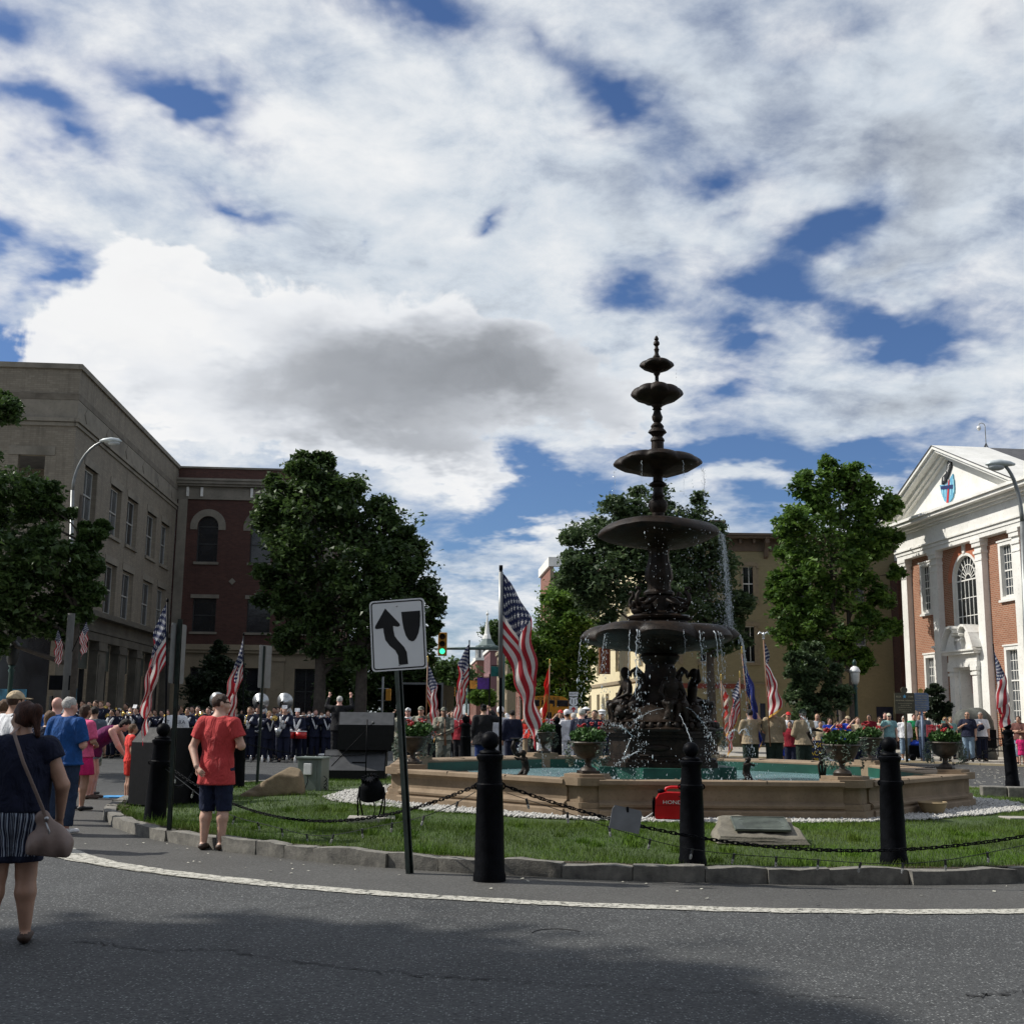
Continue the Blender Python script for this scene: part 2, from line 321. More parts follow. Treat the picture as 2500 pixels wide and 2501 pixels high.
# ------------------------------------------------------------------ implicit surfaces (signed distances meshed by surface nets)
class SDF:
    def __init__(s, res): s.res = res; s.p = []
    def cone(s, a, b, ra, rb, k=.03, side=None, flat=1., clips=()):
        s.p.append(('c', np.array(a, float), np.array(b, float), ra, rb, k, side, flat, clips)); return s
    def ell(s, c, r, k=.02, rot=None, clips=()):
        s.p.append(('e', np.array(c, float), np.array(r, float), 0, 0, k, rot, 1., clips)); return s
    def bounds(s):
        lo = np.full(3, 1e9); hi = -lo
        for q in s.p:
            if q[0] == 'c': r = max(q[3], q[4]); m0 = np.minimum(q[1], q[2])-r; m1 = np.maximum(q[1], q[2])+r
            else: r = q[2] if q[6] is None else np.full(3, q[2].max()); m0 = q[1]-r; m1 = q[1]+r
            lo = np.minimum(lo, m0); hi = np.maximum(hi, m1)
        return lo-2.5*s.res, hi+2.5*s.res
    def mesh(s, clips=(), fold=None):
        lo, hi = s.bounds(); h = s.res; n = np.ceil((hi-lo)/h).astype(int)+1
        ax = [lo[i]+h*np.arange(n[i]) for i in range(3)]
        D = np.full(n, .5, np.float32)
        for typ, a, b, ra, rb, k, side, flat, cl in s.p:
            if typ == 'c': r = max(ra, rb); m0 = np.minimum(a, b)-r-k*1.5-h*2; m1 = np.maximum(a, b)+r+k*1.5+h*2
            else: r = b if side is None else np.full(3, b.max()); m0 = a-r-k*1.5-h*2; m1 = a+r+k*1.5+h*2
            i0 = np.clip(np.floor((m0-lo)/h).astype(int), 0, n-1); i1 = np.clip(np.ceil((m1-lo)/h).astype(int)+1, 1, n)
            sl = tuple(slice(i0[i], i1[i]) for i in range(3))
            X, Y, Z = np.meshgrid(ax[0][sl[0]], ax[1][sl[1]], ax[2][sl[2]], indexing='ij')
            Q = np.stack([X, Y, Z], -1)
            if typ == 'c':
                ab = b-a; L2 = ab@ab+1e-12; q = Q-a; t = np.clip((q@ab)/L2, 0, 1); w_ = q-t[..., None]*ab
                if flat != 1.:
                    e1 = ab/math.sqrt(L2); sd_ = np.array(side, float); e3 = np.cross(e1, sd_); e3 /= np.linalg.norm(e3)+1e-9
                    c3 = w_@e3; w_ = w_+(c3*(1/flat-1))[..., None]*e3
                    d = (np.sqrt((w_**2).sum(-1))-(ra+t*(rb-ra)))*(flat**.5)
                else: d = np.sqrt((w_**2).sum(-1))-(ra+t*(rb-ra))
            else:
                q = Q-a
                if side is not None: q = q@np.array(side, float)
                kk = np.sqrt(((q/b)**2).sum(-1)); d = (kk-1)*b.min()
            for (cp, cn) in cl: d = np.maximum(d, (Q-np.array(cp))@np.array(cn, float))
            d = d.astype(np.float32); o = D[sl]
            if k > 0:
                hh = np.maximum(k-np.abs(o-d), 0)/k; D[sl] = np.minimum(o, d)-hh*hh*k*.25
            else: D[sl] = np.minimum(o, d)
        if clips or fold:
            X, Y, Z = np.meshgrid(*ax, indexing='ij')
            if fold: D = D+fold(X, Y, Z).astype(np.float32)
            for (cp, cn) in clips: D = np.maximum(D, (X-cp[0])*cn[0]+(Y-cp[1])*cn[1]+(Z-cp[2])*cn[2])
        return snet(D, lo, h)
def snet(D, lo, h):
    I = D < 0; n = D.shape
    c = np.zeros((n[0]-1, n[1]-1, n[2]-1), np.int32)
    for a in (0, 1):
        for b in (0, 1):
            for g in (0, 1): c += I[a:n[0]-1+a, b:n[1]-1+b, g:n[2]-1+g]
    act = (c > 0) & (c < 8); idx = np.argwhere(act); vid = np.full(act.shape, -1, np.int64); vid[act] = np.arange(len(idx))
    acc = np.zeros((len(idx), 3)); cnt = np.zeros(len(idx)); i, j, k = idx.T
    cor = [(a, b, g) for a in (0, 1) for b in (0, 1) for g in (0, 1)]
    for A in cor:
        for ax in range(3):
            if A[ax]: continue
            B = list(A); B[ax] = 1
            da = D[i+A[0], j+A[1], k+A[2]]; db = D[i+B[0], j+B[1], k+B[2]]; m = (da < 0) != (db < 0)
            t = np.where(m, da/np.where(m, da-db, 1), 0); p = np.array(A, float)[None].repeat(len(idx), 0); p[:, ax] += t
            acc[m] += p[m]; cnt += m
    V = lo+(idx+acc/np.maximum(cnt, 1)[:, None])*h
    F = []
    for ax in range(3):
        u, v = (ax+1) % 3, (ax+2) % 3
        s0 = [slice(None)]*3; s1 = [slice(None)]*3; s0[ax] = slice(0, n[ax]-1); s1[ax] = slice(1, n[ax])
        for s_ in (s0, s1): s_[u] = slice(1, n[u]-1); s_[v] = slice(1, n[v]-1)
        a = I[tuple(s0)]; b = I[tuple(s1)]; e = np.argwhere(a != b)
        if not len(e): continue
        up = a[tuple(e.T)]; e[:, u] += 1; e[:, v] += 1
        def g(du, dv): q = e.copy(); q[:, u] -= du; q[:, v] -= dv; return vid[tuple(q.T)]
        q = np.stack([g(1, 1), g(0, 1), g(0, 0), g(1, 0)], 1); q[~up] = q[~up][:, ::-1]; F.append(q)
    F = np.concatenate(F); F = F[(F >= 0).all(1)]
    return V, F
def smooth_mesh(V, F, it=1, lam=.5):
    for _ in range(it):
        s_ = np.zeros_like(V); c = np.zeros(len(V))
        for a, b in ((0, 1), (1, 2), (2, 3), (3, 0)):
            np.add.at(s_, F[:, a], V[F[:, b]]); np.add.at(s_, F[:, b], V[F[:, a]]); np.add.at(c, F[:, a], 1); np.add.at(c, F[:, b], 1)
        V = V+lam*(s_/np.maximum(c, 1)[:, None]-V)
    return V
# ------------------------------------------------------------------ people
def A(*v): return np.array(v, float)
def pose(kind='stand', **over):
    """joint positions in units of body height; figure faces +y, +x is its right hand"""
    j = dict(pel=A(0, 0, .525), waist=A(0, .0, .615), chest=A(0, -.004, .73), neck=A(0, -.012, .825), head=A(0, .012, .932), look=A(0, 1, 0))
    for s_, n in ((1, 'r'), (-1, 'l')):
        j['sh'+n] = A(s_*.108, -.012, .803); j['el'+n] = A(s_*.142, -.02, .645); j['wr'+n] = A(s_*.142, .02, .498); j['hd'+n] = A(0, .1, -1)
        j['hip'+n] = A(s_*.052, 0, .51); j['kn'+n] = A(s_*.058, .008, .28); j['an'+n] = A(s_*.062, -.012, .045); j['to'+n] = A(s_*.075, .085, .018)
    def arm(n, e, w_, h_): j['el'+n] = A(*e); j['wr'+n] = A(*w_); j['hd'+n] = A(*h_)
    if kind == 'salute': arm('r', (.2, .05, .79), (.1, .1, .925), (-.8, .1, .45))
    elif kind == 'heart': arm('r', (.165, .03, .665), (.055, .115, .735), (-1, .1, .1))
    elif kind == 'horn':
        arm('r', (.15, .07, .72), (.05, .17, .85), (-.6, .5, .3)); arm('l', (-.15, .07, .71), (-.05, .18, .84), (.6, .5, .2))
    elif kind == 'sax': arm('r', (.15, -.01, .66), (.1, .12, .6), (-.5, .6, -.2)); arm('l', (-.14, .05, .68), (-.03, .13, .72), (.6, .5, 0))
    elif kind == 'flute': arm('r', (.19, .03, .72), (.17, .09, .845), (-.5, .5, .5)); arm('l', (-.1, .12, .72), (.05, .13, .86), (.6, 0, .5))
    elif kind == 'drum': arm('r', (.15, .02, .65), (.09, .15, .6), (-.3, 1, -.1)); arm('l', (-.15, .02, .65), (-.09, .15, .6), (.3, 1, -.1))
    elif kind == 'tuba': arm('r', (.15, .05, .67), (.06, .15, .74), (-.5, .6, .1)); arm('l', (-.17, .05, .74), (-.13, .09, .87), (.3, .3, .8))
    elif kind == 'conduct': arm('r', (.2, .03, .83), (.17, .08, .985), (-.1, .1, 1)); arm('l', (-.2, .03, .83), (-.17, .08, .985), (.1, .1, 1))
    elif kind == 'pole': arm('r', (.14, .05, .67), (.07, .15, .73), (-.3, .4, .8)); arm('l', (-.13, .05, .65), (.04, .15, .58), (.6, .5, .3))
    elif kind == 'polehigh': arm('r', (.16, .03, .83), (.12, .1, .96), (-.1, .2, 1)); arm('l', (-.13, .05, .65), (.02, .14, .6), (.6, .5, .3))
    elif kind == 'phone': arm('r', (.12, .11, .76), (.06, .19, .87), (-.4, .2, .9)); arm('l', (-.12, .11, .76), (-.04, .19, .87), (.4, .2, .9))
    elif kind == 'front': arm('r', (.15, .0, .65), (.05, .12, .62), (-.9, .3, 0)); arm('l', (-.15, .0, .65), (-.05, .12, .61), (.9, .3, 0))
    elif kind == 'backhand': arm('l', (-.165, -.035, .655), (-.1, -.088, .525), (.75, -.25, -.55)); arm('r', (.165, -.0, .665), (.1, .13, .66), (-.9, .2, .1))
    elif kind == 'cross': arm('r', (.15, .03, .67), (-.02, .13, .69), (-1, 0, 0)); arm('l', (-.15, .03, .67), (.02, .14, .66), (1, 0, 0))
    elif kind == 'bend':
        j.update(pel=A(0, -.1, .53), waist=A(0, -.04, .6), chest=A(0, .08, .68), neck=A(0, .19, .745), head=A(0, .275, .79), look=A(0, .75, -.65))
        j['shr'] = A(.105, .165, .72); j['shl'] = A(-.105, .165, .72); arm('r', (.13, .25, .57), (.1, .33, .45), (0, .4, -1)); arm('l', (-.13, .25, .575), (-.05, .3, .49), (.2, .4, -1))
        for n, s_ in (('r', 1), ('l', -1)): j['hip'+n] = A(s_*.055, -.09, .505); j['kn'+n] = A(s_*.06, -.035, .28); j['an'+n] = A(s_*.065, -.06, .045); j['to'+n] = A(s_*.075, .04, .018)
    for k, v in over.items(): j[k] = A(*v)
    return j
def hand_prims(sd, j, n, H, fine):
    s_ = 1 if n == 'r' else -1
    wr = j['wr'+n]*H; d = j['hd'+n]/np.linalg.norm(j['hd'+n]); fore = (j['wr'+n]-j['el'+n]); fore /= np.linalg.norm(fore)
    d = d*.6+fore*.4; d /= np.linalg.norm(d)
    side = np.cross(d, A(0, 1, 0)) if abs(d[1]) < .8 else np.cross(d, A(0, 0, 1)); side /= np.linalg.norm(side)
    nrm = np.cross(side, d); u = H/1.75; kn = wr+d*.088*u
    sd.cone(wr, kn, .024*u, .031*u, .012*u, side, .5)
    L = (.068, .078, .072, .055)
    for i in range(4):
        o = (i-1.5)*.0185*u; b = kn+side*o; m = b+(d*.9+nrm*.25)*L[i]*.5*u; e = m+(d*.75+nrm*.6)*L[i]*.48*u
        r = (.0085 if fine else .012)*u
        sd.cone(b, m, r, r*.92, .004*u); sd.cone(m, e, r*.92, r*.8, .002*u)
    tb = wr+d*.03*u-side*.022*u; tm = tb-side*.03*u+d*.028*u+nrm*.008*u; te = tm+d*.032*u-side*.004*u
    sd.cone(tb, tm, .0115*u, .0105*u, .006*u); sd.cone(tm, te, .0105*u, .009*u, .003*u)
def head_prims(sd, j, H):
    hc = j['head']*H; lk = j['look']/np.linalg.norm(j['look']); up0 = j['head']-j['neck']; up0 = up0/np.linalg.norm(up0)
    rt = np.cross(lk, up0); rt /= np.linalg.norm(rt); up = np.cross(rt, lk); M = np.stack([rt, lk, up], 1); u = H/1.75
    def w_(x, y, z): return hc+(rt*x+lk*y+up*z)*u
    sd.ell(w_(0, -.008, .018), A(.074, .094, .092)*u, .01*u, M); sd.ell(w_(0, .022, -.04), A(.058, .068, .07)*u, .03*u, M)
    sd.ell(w_(0, .068, -.087), A(.026, .024, .022)*u, .03*u, M)          # chin
    sd.cone(w_(0, .082, .012), w_(0, .108, -.03), .008*u, .0145*u, .012*u)    # nose
    sd.cone(w_(-.034, .078, .03), w_(.034, .078, .03), .011*u, .011*u, .014*u)  # brow
    sd.cone(w_(-.02, .086, -.058), w_(.02, .086, -.058), .0085*u, .0085*u, .008*u)   # lips
    for s_ in (1, -1): sd.ell(w_(s_*.077, -.004, -.012), A(.011, .021, .033)*u, .008*u, M); sd.ell(w_(s_*.04, .058, -.03), A(.025, .025, .025)*u, .03*u, M)
    return w_, M, u
def torso_prims(sd, j, H, w_, e=0., k=.05, cl=()):
    X = A(1, 0, 0)
    sd.cone(j['pel']*H, j['waist']*H, .094*H*w_+e, .083*H*w_+e, k, X, .68); sd.cone(j['waist']*H, j['chest']*H, .083*H*w_+e, .098*H*(.4+.6*w_)+e, k, X, .66)
    sd.cone(j['chest']*H, (j['chest']*.3+j['neck']*.7)*H, .098*H*(.4+.6*w_)+e, .078*H+e, k, X, .6, cl)
    nb = (j['neck']*.92+j['head']*.08)*H
    for n in 'rl': sd.cone(nb, (j['sh'+n]*.86+j['neck']*.14*A(1, 1, 0)+A(0, 0, j['sh'+n][2]*.14-.004))*H, .034*H+e*.6, .031*H+e, .02, clips=cl)
def body_mesh(j, H, w_, res, kind):
    sd = SDF(res); torso_prims(sd, j, H, w_)
    sd.cone(j['neck']*H, (j['head']*.8+j['neck']*.2)*H, .036*H, .033*H, .03); head_prims(sd, j, H)
    lw = .55+.45*w_
    for n in 'rl':
        sd.cone(j['sh'+n]*H, j['el'+n]*H, .032*H*lw, .0255*H*lw, .02); sd.cone(j['el'+n]*H, j['wr'+n]*H, .0265*H*lw, .0175*H, .015)
        if res > .011: hand_prims(sd, j, n, H, res < .016)
        hp, kn, an = j['hip'+n]*H, j['kn'+n]*H, j['an'+n]*H
        sd.cone(hp, kn, .056*H*lw, .037*H*lw, .03); cf = kn*.68+an*.32-A(0, .008*H, 0); sd.cone(kn, cf, .035*H*lw, .037*H*lw, .02); sd.cone(cf, an, .036*H*lw, .021*H, .02)
        sd.cone(an-A(0, .012*H, .01*H), j['to'+n]*H, .023*H, .019*H, .012, A(1, 0, 0), .62)
    V, F = sd.mesh()
    if res <= .011:                                       # finer grids for the hands, in the same mesh
        for n in 'rl':
            h2 = SDF(.0042); wr = j['wr'+n]*H; el = j['el'+n]*H; dd = (el-wr)/np.linalg.norm(el-wr)
            h2.cone(wr+dd*.05, wr, .0215*H/1.75*1.5, .0175*H, .01); hand_prims(h2, j, n, H, True); v, f = h2.mesh(); F = np.concatenate([F, f+len(V)]); V = np.concatenate([V, v])
    return V, F
_pc = {}
def cached(key, fn, mt):
    me = _pc.get(key)
    if me is None:
        V, F = fn(); me = npmesh(key[0], V, F, mt, True); _pc[key] = me
    return me
def plink(name, me, mt, par, label=None):
    o = link(name, me, par, label); o.material_slots[0].link = 'OBJECT'; o.material_slots[0].material = mt; return o
def skinm(t):
    c = {'pale': (.56, .34, .25), 'tan': (.42, .24, .16), 'brown': (.2, .1, .06), 'pink': (.6, .33, .26)}[t]
    return mat('skin_'+t, c, .5, 0, .1, 9, Subsurface_Weight=.05)
def hairm(t):
    c = {'dark': (.018, .012, .009), 'brown': (.06, .03, .017), 'blond': (.3, .19, .08), 'grey': (.32, .31, .29), 'white': (.62, .6, .56), 'auburn': (.07, .025, .014), 'lightbrown': (.16, .09, .045)}[t]
    new = 'hair_'+t not in MATS; m = mat('hair_'+t, c, .55, 0, .35, 30, 0, 90, .3)
    if new:
        n = NT(m.node_tree); co = n.new('ShaderNodeTexCoord').outputs['Object']; mp = n.new('ShaderNodeMapping'); n.l.new(co, mp.inputs[0]); mp.inputs['Scale'].default_value = (1, 1, .12); z = n.noise(mp.outputs[0], 120, 3, .6, 1.5)
        n.put(n.n['Principled BSDF'].inputs['Normal'], n.bump(z, 1, .02)); n.put(n.n['Principled BSDF'].inputs['Base Color'], n.mix(n.mr(z, .35, .65), tuple(x*.45 for x in c), tuple(min(1, x*1.5) for x in c)))
    return m
def wrinkle(m):
    t = NT(m.node_tree); co = t.new('ShaderNodeTexCoord').outputs['Object']; mp = t.new('ShaderNodeMapping'); t.l.new(co, mp.inputs[0]); mp.inputs['Scale'].default_value = (1, 1, .45); mp.inputs['Rotation'].default_value = (.2, .35, 0)
    n = t.noise(mp.outputs[0], 11, 3, .55, 1.2); t.put(t.n['Principled BSDF'].inputs['Normal'], t.bump(n, .85, .05)); return m
def cloth(name, c, rough=.85, var=.16):
    new = 'cloth_'+name not in MATS; m = mat('cloth_'+name, c, rough, 0, var, 7, 0, 160, .25); return wrinkle(m) if new else m
def person(label, loc, yaw, H=1.74, kind='stand', top=None, sleeve='short', bottom=None, legs='trousers', hair=('short', 'brown'), hat=None, shoes=None, skin='pale', w=1., res=.028,
           group=None, over=None, hem=.5, extra=None, glasses=False, cat='person', fold=0.):
    """yaw in degrees: 0 looks straight away from the camera, 180 at the camera, 90 to the left"""
    if res >= .024: res *= 1.13
    res0, res = res, max(res, .0135)
    root = thing('person', label, cat, loc, R(yaw), group); j = pose(kind, **(over or {}))
    key = (kind, round(H, 2), round(w, 2), res, str(sorted((over or {}).items())))
    sk = skinm(skin)
    plink('body', cached(('body',)+key, lambda: body_mesh(j, H, w, res0, kind), sk), sk, root)
    lw = .55+.45*w; UP = A(0, 0, 1)
    def halves(n, a, b, t):
        return a*(1-t)+b*t
    ff = None
    if fold: ff = lambda X, Y, Z: fold*(np.sin(X*42+np.sin(Z*6)*2.2)*.5+np.sin(X*23-Z*11+Y*9)*.5+.35*np.sin(Z*38+X*17))*np.clip(1.2-np.abs(Z/H-.62)*2.2, .25, 1)
    def top_fn():
        sd = SDF(min(res, .024)); e = .013 if res < .02 else .017; e += fold*1.25; nk = (j['neck']*.74+j['head']*.26)*H; nd = j['neck']-j['chest']; nd /= np.linalg.norm(nd)
        if sleeve == 'strap': nk = (j['chest']*.45+j['neck']*.55)*H
        torso_prims(sd, j, H, w, e, cl=[(nk, nd)])
        if hem < .52: sd.cone(j['pel']*H, j['pel']*H-UP*(.52-hem)*H, .098*H*w+e, .109*H*w+e, .03, A(1, 0, 0), .8)
        tl = {'short': .62, 'cap': .35, 'none': 0, 'strap': 0, 'long': 1., 'half': .9}[sleeve]
        for n in 'rl':
            s0, e0, w0 = j['sh'+n]*H, j['el'+n]*H, j['wr'+n]*H
            if tl >= 1:
                sd.cone(s0, e0, .037*H*lw+e, .03*H*lw+e*.7, .02); m = halves(n, e0, w0, .93); d = (w0-e0)/np.linalg.norm(w0-e0); sd.cone(e0, m, .03*H*lw+e*.7, .022*H+e*.6, .012, clips=[(m, d)])
            elif tl > 0:
                m = halves(n, s0, e0, tl); d = (e0-s0)/np.linalg.norm(e0-s0); sd.cone(s0, halves(n, s0, e0, min(1, tl+.2)), .036*H*lw+e, .037*H*lw+e, .02, clips=[(m, d)])
        cl = [(A(0, 0, hem*H)+(j['pel']*A(1, 1, 0)*H), -UP if kind != 'bend' else A(0, -.45, -.9))]
        return sd.mesh(cl, ff)
    if top is not None: plink('shirt' if cat == 'person' else 'shirt', cached(('shirt', sleeve, hem, fold)+key, top_fn, top), top, root)
    def bot_fn():
        sd = SDF(min(res, .026)); e = .009 if res < .02 else .012
        top_z = (j['pel']+(j['waist']-j['pel'])*.6); dn = j['waist']-j['pel']; dn /= np.linalg.norm(dn)
        sd.cone(j['pel']*H, j['waist']*H, .094*H*w+e*.6, .083*H*w+e*.6, .03, A(1, 0, 0), .68, clips=[(top_z*H, dn)])
        if legs == 'skirt':
            sd.cone(j['pel']*H, A(0, 0, .33)*H, .098*H*w+e, .128*H*w+e, .03, A(1, 0, 0), .75, clips=[(A(0, 0, .335)*H, -UP)]); return sd.mesh((), ff)
        tl = {'trousers': (1, .93), 'jeans': (1, .93), 'shorts': (.78, 0), 'minishorts': (.42, 0), 'capri': (1, .55), 'long': (1.14, 0)}[legs]
        for n in 'rl':
            hp, kn, an = j['hip'+n]*H, j['kn'+n]*H, j['an'+n]*H; e2 = e*(1.6 if legs == 'shorts' else 1.15)
            if tl[1] == 0:
                m = hp+(kn-hp)*tl[0]; d = (kn-hp)/np.linalg.norm(kn-hp); sd.cone(hp, hp+(kn-hp)*min(1.25, tl[0]+.25), .057*H*lw+e2, (.057-.012*tl[0])*H*lw+e2, .02, clips=[(m, d)])
            else:
                sd.cone(hp, kn, .057*H*lw+e2, .043*H*lw+e2, .02); m = kn+(an-kn)*tl[1]; d = (an-kn)/np.linalg.norm(an-kn); sd.cone(kn, kn+(an-kn)*1.02, .044*H*lw+e2, .034*H*lw+e2, .02, clips=[(m, d)])
        return sd.mesh((), (lambda X, Y, Z: .0025*np.sin(Z*55+X*20)+.002*np.sin(Y*60+Z*22)) if res < .02 else None)
    if bottom is not None: plink({'skirt': 'skirt', 'shorts': 'shorts', 'minishorts': 'shorts'}.get(legs, 'trousers'), cached(('trousers', legs)+key, bot_fn, bottom), bottom, root)
    def shoe_fn():
        sd = SDF(min(res, .02))
        for n in 'rl':
            an, to = j['an'+n]*H, j['to'+n]*H; hl = A(an[0], an[1]-.018*H, .026*H); sd.cone(hl, A(to[0], to[1]+.008, .022*H), .026*H, .024*H, .01, A(1, 0, 0), .7, clips=[(A(0, 0, .003), A(0, 0, -1))]); sd.cone(hl+A(0, .012*H, 0), an+A(0, 0, -.002*H), .026*H, .024*H, .02)
        return sd.mesh([(A(0, 0, .05*H), UP)])
    if shoes is not None: plink('shoes', cached(('shoes',)+key, shoe_fn, shoes), shoes, root)
    # hair
    tmp = SDF(res); wf, M, u = head_prims(tmp, j, H)
    def hair_fn(style):
        sd = SDF(min(res, .018)); g = .0
        hl = [(wf(0, .062, .05), M@A(0, 1, -.55)/1.14)] if True else []
        sd.ell(wf(0, -.014, .024), A(.082, .098, .096)*u, .01, M, clips=[(wf(0, .045, .03), M@A(0, .84, -.54)), (wf(0, 0, -.045 if style != 'bald' else .0), M@A(0, 0, -1))])
        if style in ('long', 'pony', 'bob', 'bun'):
            sd.ell(wf(0, -.03, -.01), A(.083, .075, .09)*u, .02, M, clips=[(wf(0, .02, 0), M@A(0, 1, 0))])
        if style == 'long': sd.cone(wf(0, -.05, -.03), wf(0, -.075, -.27), .072*u, .06*u, .03, M@A(1, 0, 0), .55)
        if style == 'bob': sd.cone(wf(0, -.045, -.02), wf(0, -.05, -.12), .078*u, .07*u, .02, M@A(1, 0, 0), .7)
        if style == 'pony': sd.cone(wf(.0, -.1, .045), wf(.02, -.135, .02), .03*u, .04*u, .02); sd.cone(wf(.02, -.135, .02), wf(.05, -.12, -.17), .04*u, .018*u, .03)
        if style == 'bun': sd.ell(wf(0, -.1, .06), A(.04, .04, .04)*u, .02)
        return sd.mesh((), lambda X, Y, Z: .003*np.sin(X*90+Z*40)+.002*np.sin(Y*110))
    if hair and hair[0] != 'bald': plink('hair', cached(('hair', hair[0])+key, lambda: hair_fn(hair[0]), hairm(hair[1])), hairm(hair[1]), root)
    if hat:
        ht, hm = hat
        def hat_fn():
            sd = SDF(min(res, .018))
            if ht in ('cap', 'backcap'):
                sd.ell(wf(0, -.01, .03), A(.09, .106, .1)*u, .005, M, clips=[(wf(0, 0, .03), M@A(0, .0, -1))]); f = 1 if ht == 'cap' else -1
                sd.cone(wf(0, f*.07, .04), wf(0, f*.155, .035), .07*u, .06*u, .005, M@A(1, 0, 0), .14)
            elif ht == 'sailor': sd.ell(wf(0, -.01, .06), A(.088, .1, .07)*u, .005, M, clips=[(wf(0, 0, .05), M@A(0, 0, -1))]); sd.cone(wf(0, -.01, .062), wf(0, -.01, .08), .1*u, .105*u, .005)
            elif ht == 'peak': sd.cone(wf(0, 0, .045), wf(0, 0, .075), .088*u, .092*u, .004); sd.ell(wf(0, 0, .105), A(.125, .13, .03)*u, .01, M); sd.cone(wf(0, .07, .045), wf(0, .13, .03), .06*u, .05*u, .004, M@A(1, 0, 0), .15)
            elif ht == 'garrison': sd.cone(wf(0, -.1, .075), wf(0, .1, .09), .045*u, .045*u, .02, M@A(0, 0, 1), .8); sd.ell(wf(0, -.005, .055), A(.084, .1, .07)*u, .01, M, clips=[(wf(0, 0, .04), M@A(0, 0, -1))])
            elif ht == 'brim': sd.ell(wf(0, 0, .05), A(.09, .1, .095)*u, .005, M, clips=[(wf(0, 0, .04), M@A(0, 0, -1))]); sd.ell(wf(0, 0, .045), A(.16, .17, .014)*u, .01, M)
            return sd.mesh()
        plink('cap' if ht in ('cap', 'backcap') else 'hat', cached(('hat', ht)+key, hat_fn, hm), hm, root)
    ya = (yaw % 360)
    if 60 < ya < 300:
        b = MB()
        if glasses:
            for s_ in (1, -1): b.ball(tuple(wf(s_*.033, .09, .012)), tuple(A(.024, .014, .019)*u), 8, 6)
            b.tube([tuple(wf(-.08, 0, .015)), tuple(wf(-.062, .078, .015)), tuple(wf(.062, .078, .015)), tuple(wf(.08, 0, .015))], .004*u, 5)
            b.obj('sunglasses', mat('lens', (.01, .01, .012), .15), root, True)
        else:
            for s_ in (1, -1): b = MB(); b.ball(tuple(wf(s_*.031, .083, .01)), tuple(A(.013, .009, .008)*u), 8, 6); b.obj('eye', mat('eye', (.03, .02, .015), .3), root, True)
        b = MB(); b.tube([tuple(wf(-.021, .0925, -.057)), tuple(wf(0, .0965, -.058)), tuple(wf(.021, .0925, -.057))], [.003*u, .0055*u, .003*u], 6); b.obj('mouth', mat('lip', (.3, .1, .09), .5), root, True)
    if extra: extra(root, j, H, wf, u)
    return root
# ------------------------------------------------------------------ ground, road, kerbs, lawn
CX, CY = 2.7, 21.0          # centre of the island and the fountain
def polar(r, t, z=0.): return (CX+r*math.sin(t), CY-r*math.cos(t), z)       # t = 0 towards the camera, positive to the right
def flat(name, pts, z, m, kind='structure', parent=None, label=None):
    b = MB(); b.add([(p[0], p[1], z) for p in pts], [tuple(range(len(pts)))]); o = b.obj(name, m, parent); return tag(o, label, kind=kind)
# asphalt: coarse aggregate with pale chips, patches of wear
def asphalt(name, base, chips=.5, patch=.35):
    m, t, b, co = nmat(name)
    v = t.vor(co, 62, out='Color'); sv = t.new('ShaderNodeSeparateColor'); t.l.new(v, sv.inputs[0])
    d = t.vor(co, 62); n1 = t.noise(co, 28, 3, .7); n2 = t.noise(co, .55, 5, .6); n3 = t.noise(co, 3.2, 5, .65); n4 = t.noise(co, 130, 2, .6)
    c = t.mix(t.mr(n2, .32, .68), tuple(x*(1-patch) for x in base), tuple(x*(1+patch) for x in base))
    c = t.mix(t.mr(n3, .35, .75, 0, .35), c, tuple(x*.6 for x in base))
    c = t.mix(t.mr(n1, .4, .75, 0, .6), c, tuple(x*.45 for x in base))
    chip = t.m('MULTIPLY', t.mr(sv.outputs[0], .7, .95, 0, 1), t.mr(d, .52, .25, 0, 1))
    c = t.mix(t.m('MULTIPLY', chip, chips), c, (.3, .31, .3)); c = t.mix(t.mr(sv.outputs[1], .8, 1, 0, .45*chips*2), c, tuple(x*.35 for x in base))
    t.put(b.inputs['Base Color'], c); t.put(b.inputs['Roughness'], t.mr(n1, .3, .7, .62, .85)); b.inputs['Specular IOR Level'].default_value = .35
    t.put(b.inputs['Normal'], t.bump(t.m('ADD', t.m('MULTIPLY', n1, .6), t.m('ADD', t.m('MULTIPLY', d, -.5), t.m('MULTIPLY', n4, .3))), .55, .012)); return m
MA = asphalt('asphalt', (.060, .062, .062), .95, .3); MA2 = asphalt('asphalt_pale', (.085, .083, .077), .35, .15)
mconc = stone_mat('concrete', (.3, .28, .24), (.38, .36, .32), .9, 2.5, .25, .2)
msoil = mat('soil', (.05, .035, .022), .95, 0, .35, 20, .8, 50)
mfar = mat('far_ground', (.07, .08, .05), .95, 0, .3, .05)
flat('ground', [(-1500, -400), (1500, -400), (1500, 2500), (-1500, 2500)], -.012, mfar)
# road: square, with the main street leaving it
flat('road', [(-19, -12), (-13.2, 20), (-13.7, 43.5), (-14, 55), (-9.0, 57.5), (-6.6, 60), (-30, 420), (-14, 420), (4.2, 62), (5.5, 52), (8.5, 47.2), (14.2, 44.3), (17.9, 41.2), (23, 34), (27, 25), (29, 10), (30, -12)], 0., MA)
# pale worn strip between the painted line and the kerb
b = MB(); n = 90
vs = [polar(r, R(-105+190*i/n), .004) for i in range(n+1) for r in (9.2, 10.78)]
b.add(vs, [(2*i, 2*i+1, 2*i+3, 2*i+2) for i in range(n)]); tag(b.obj('road_edge', MA2), kind='structure')
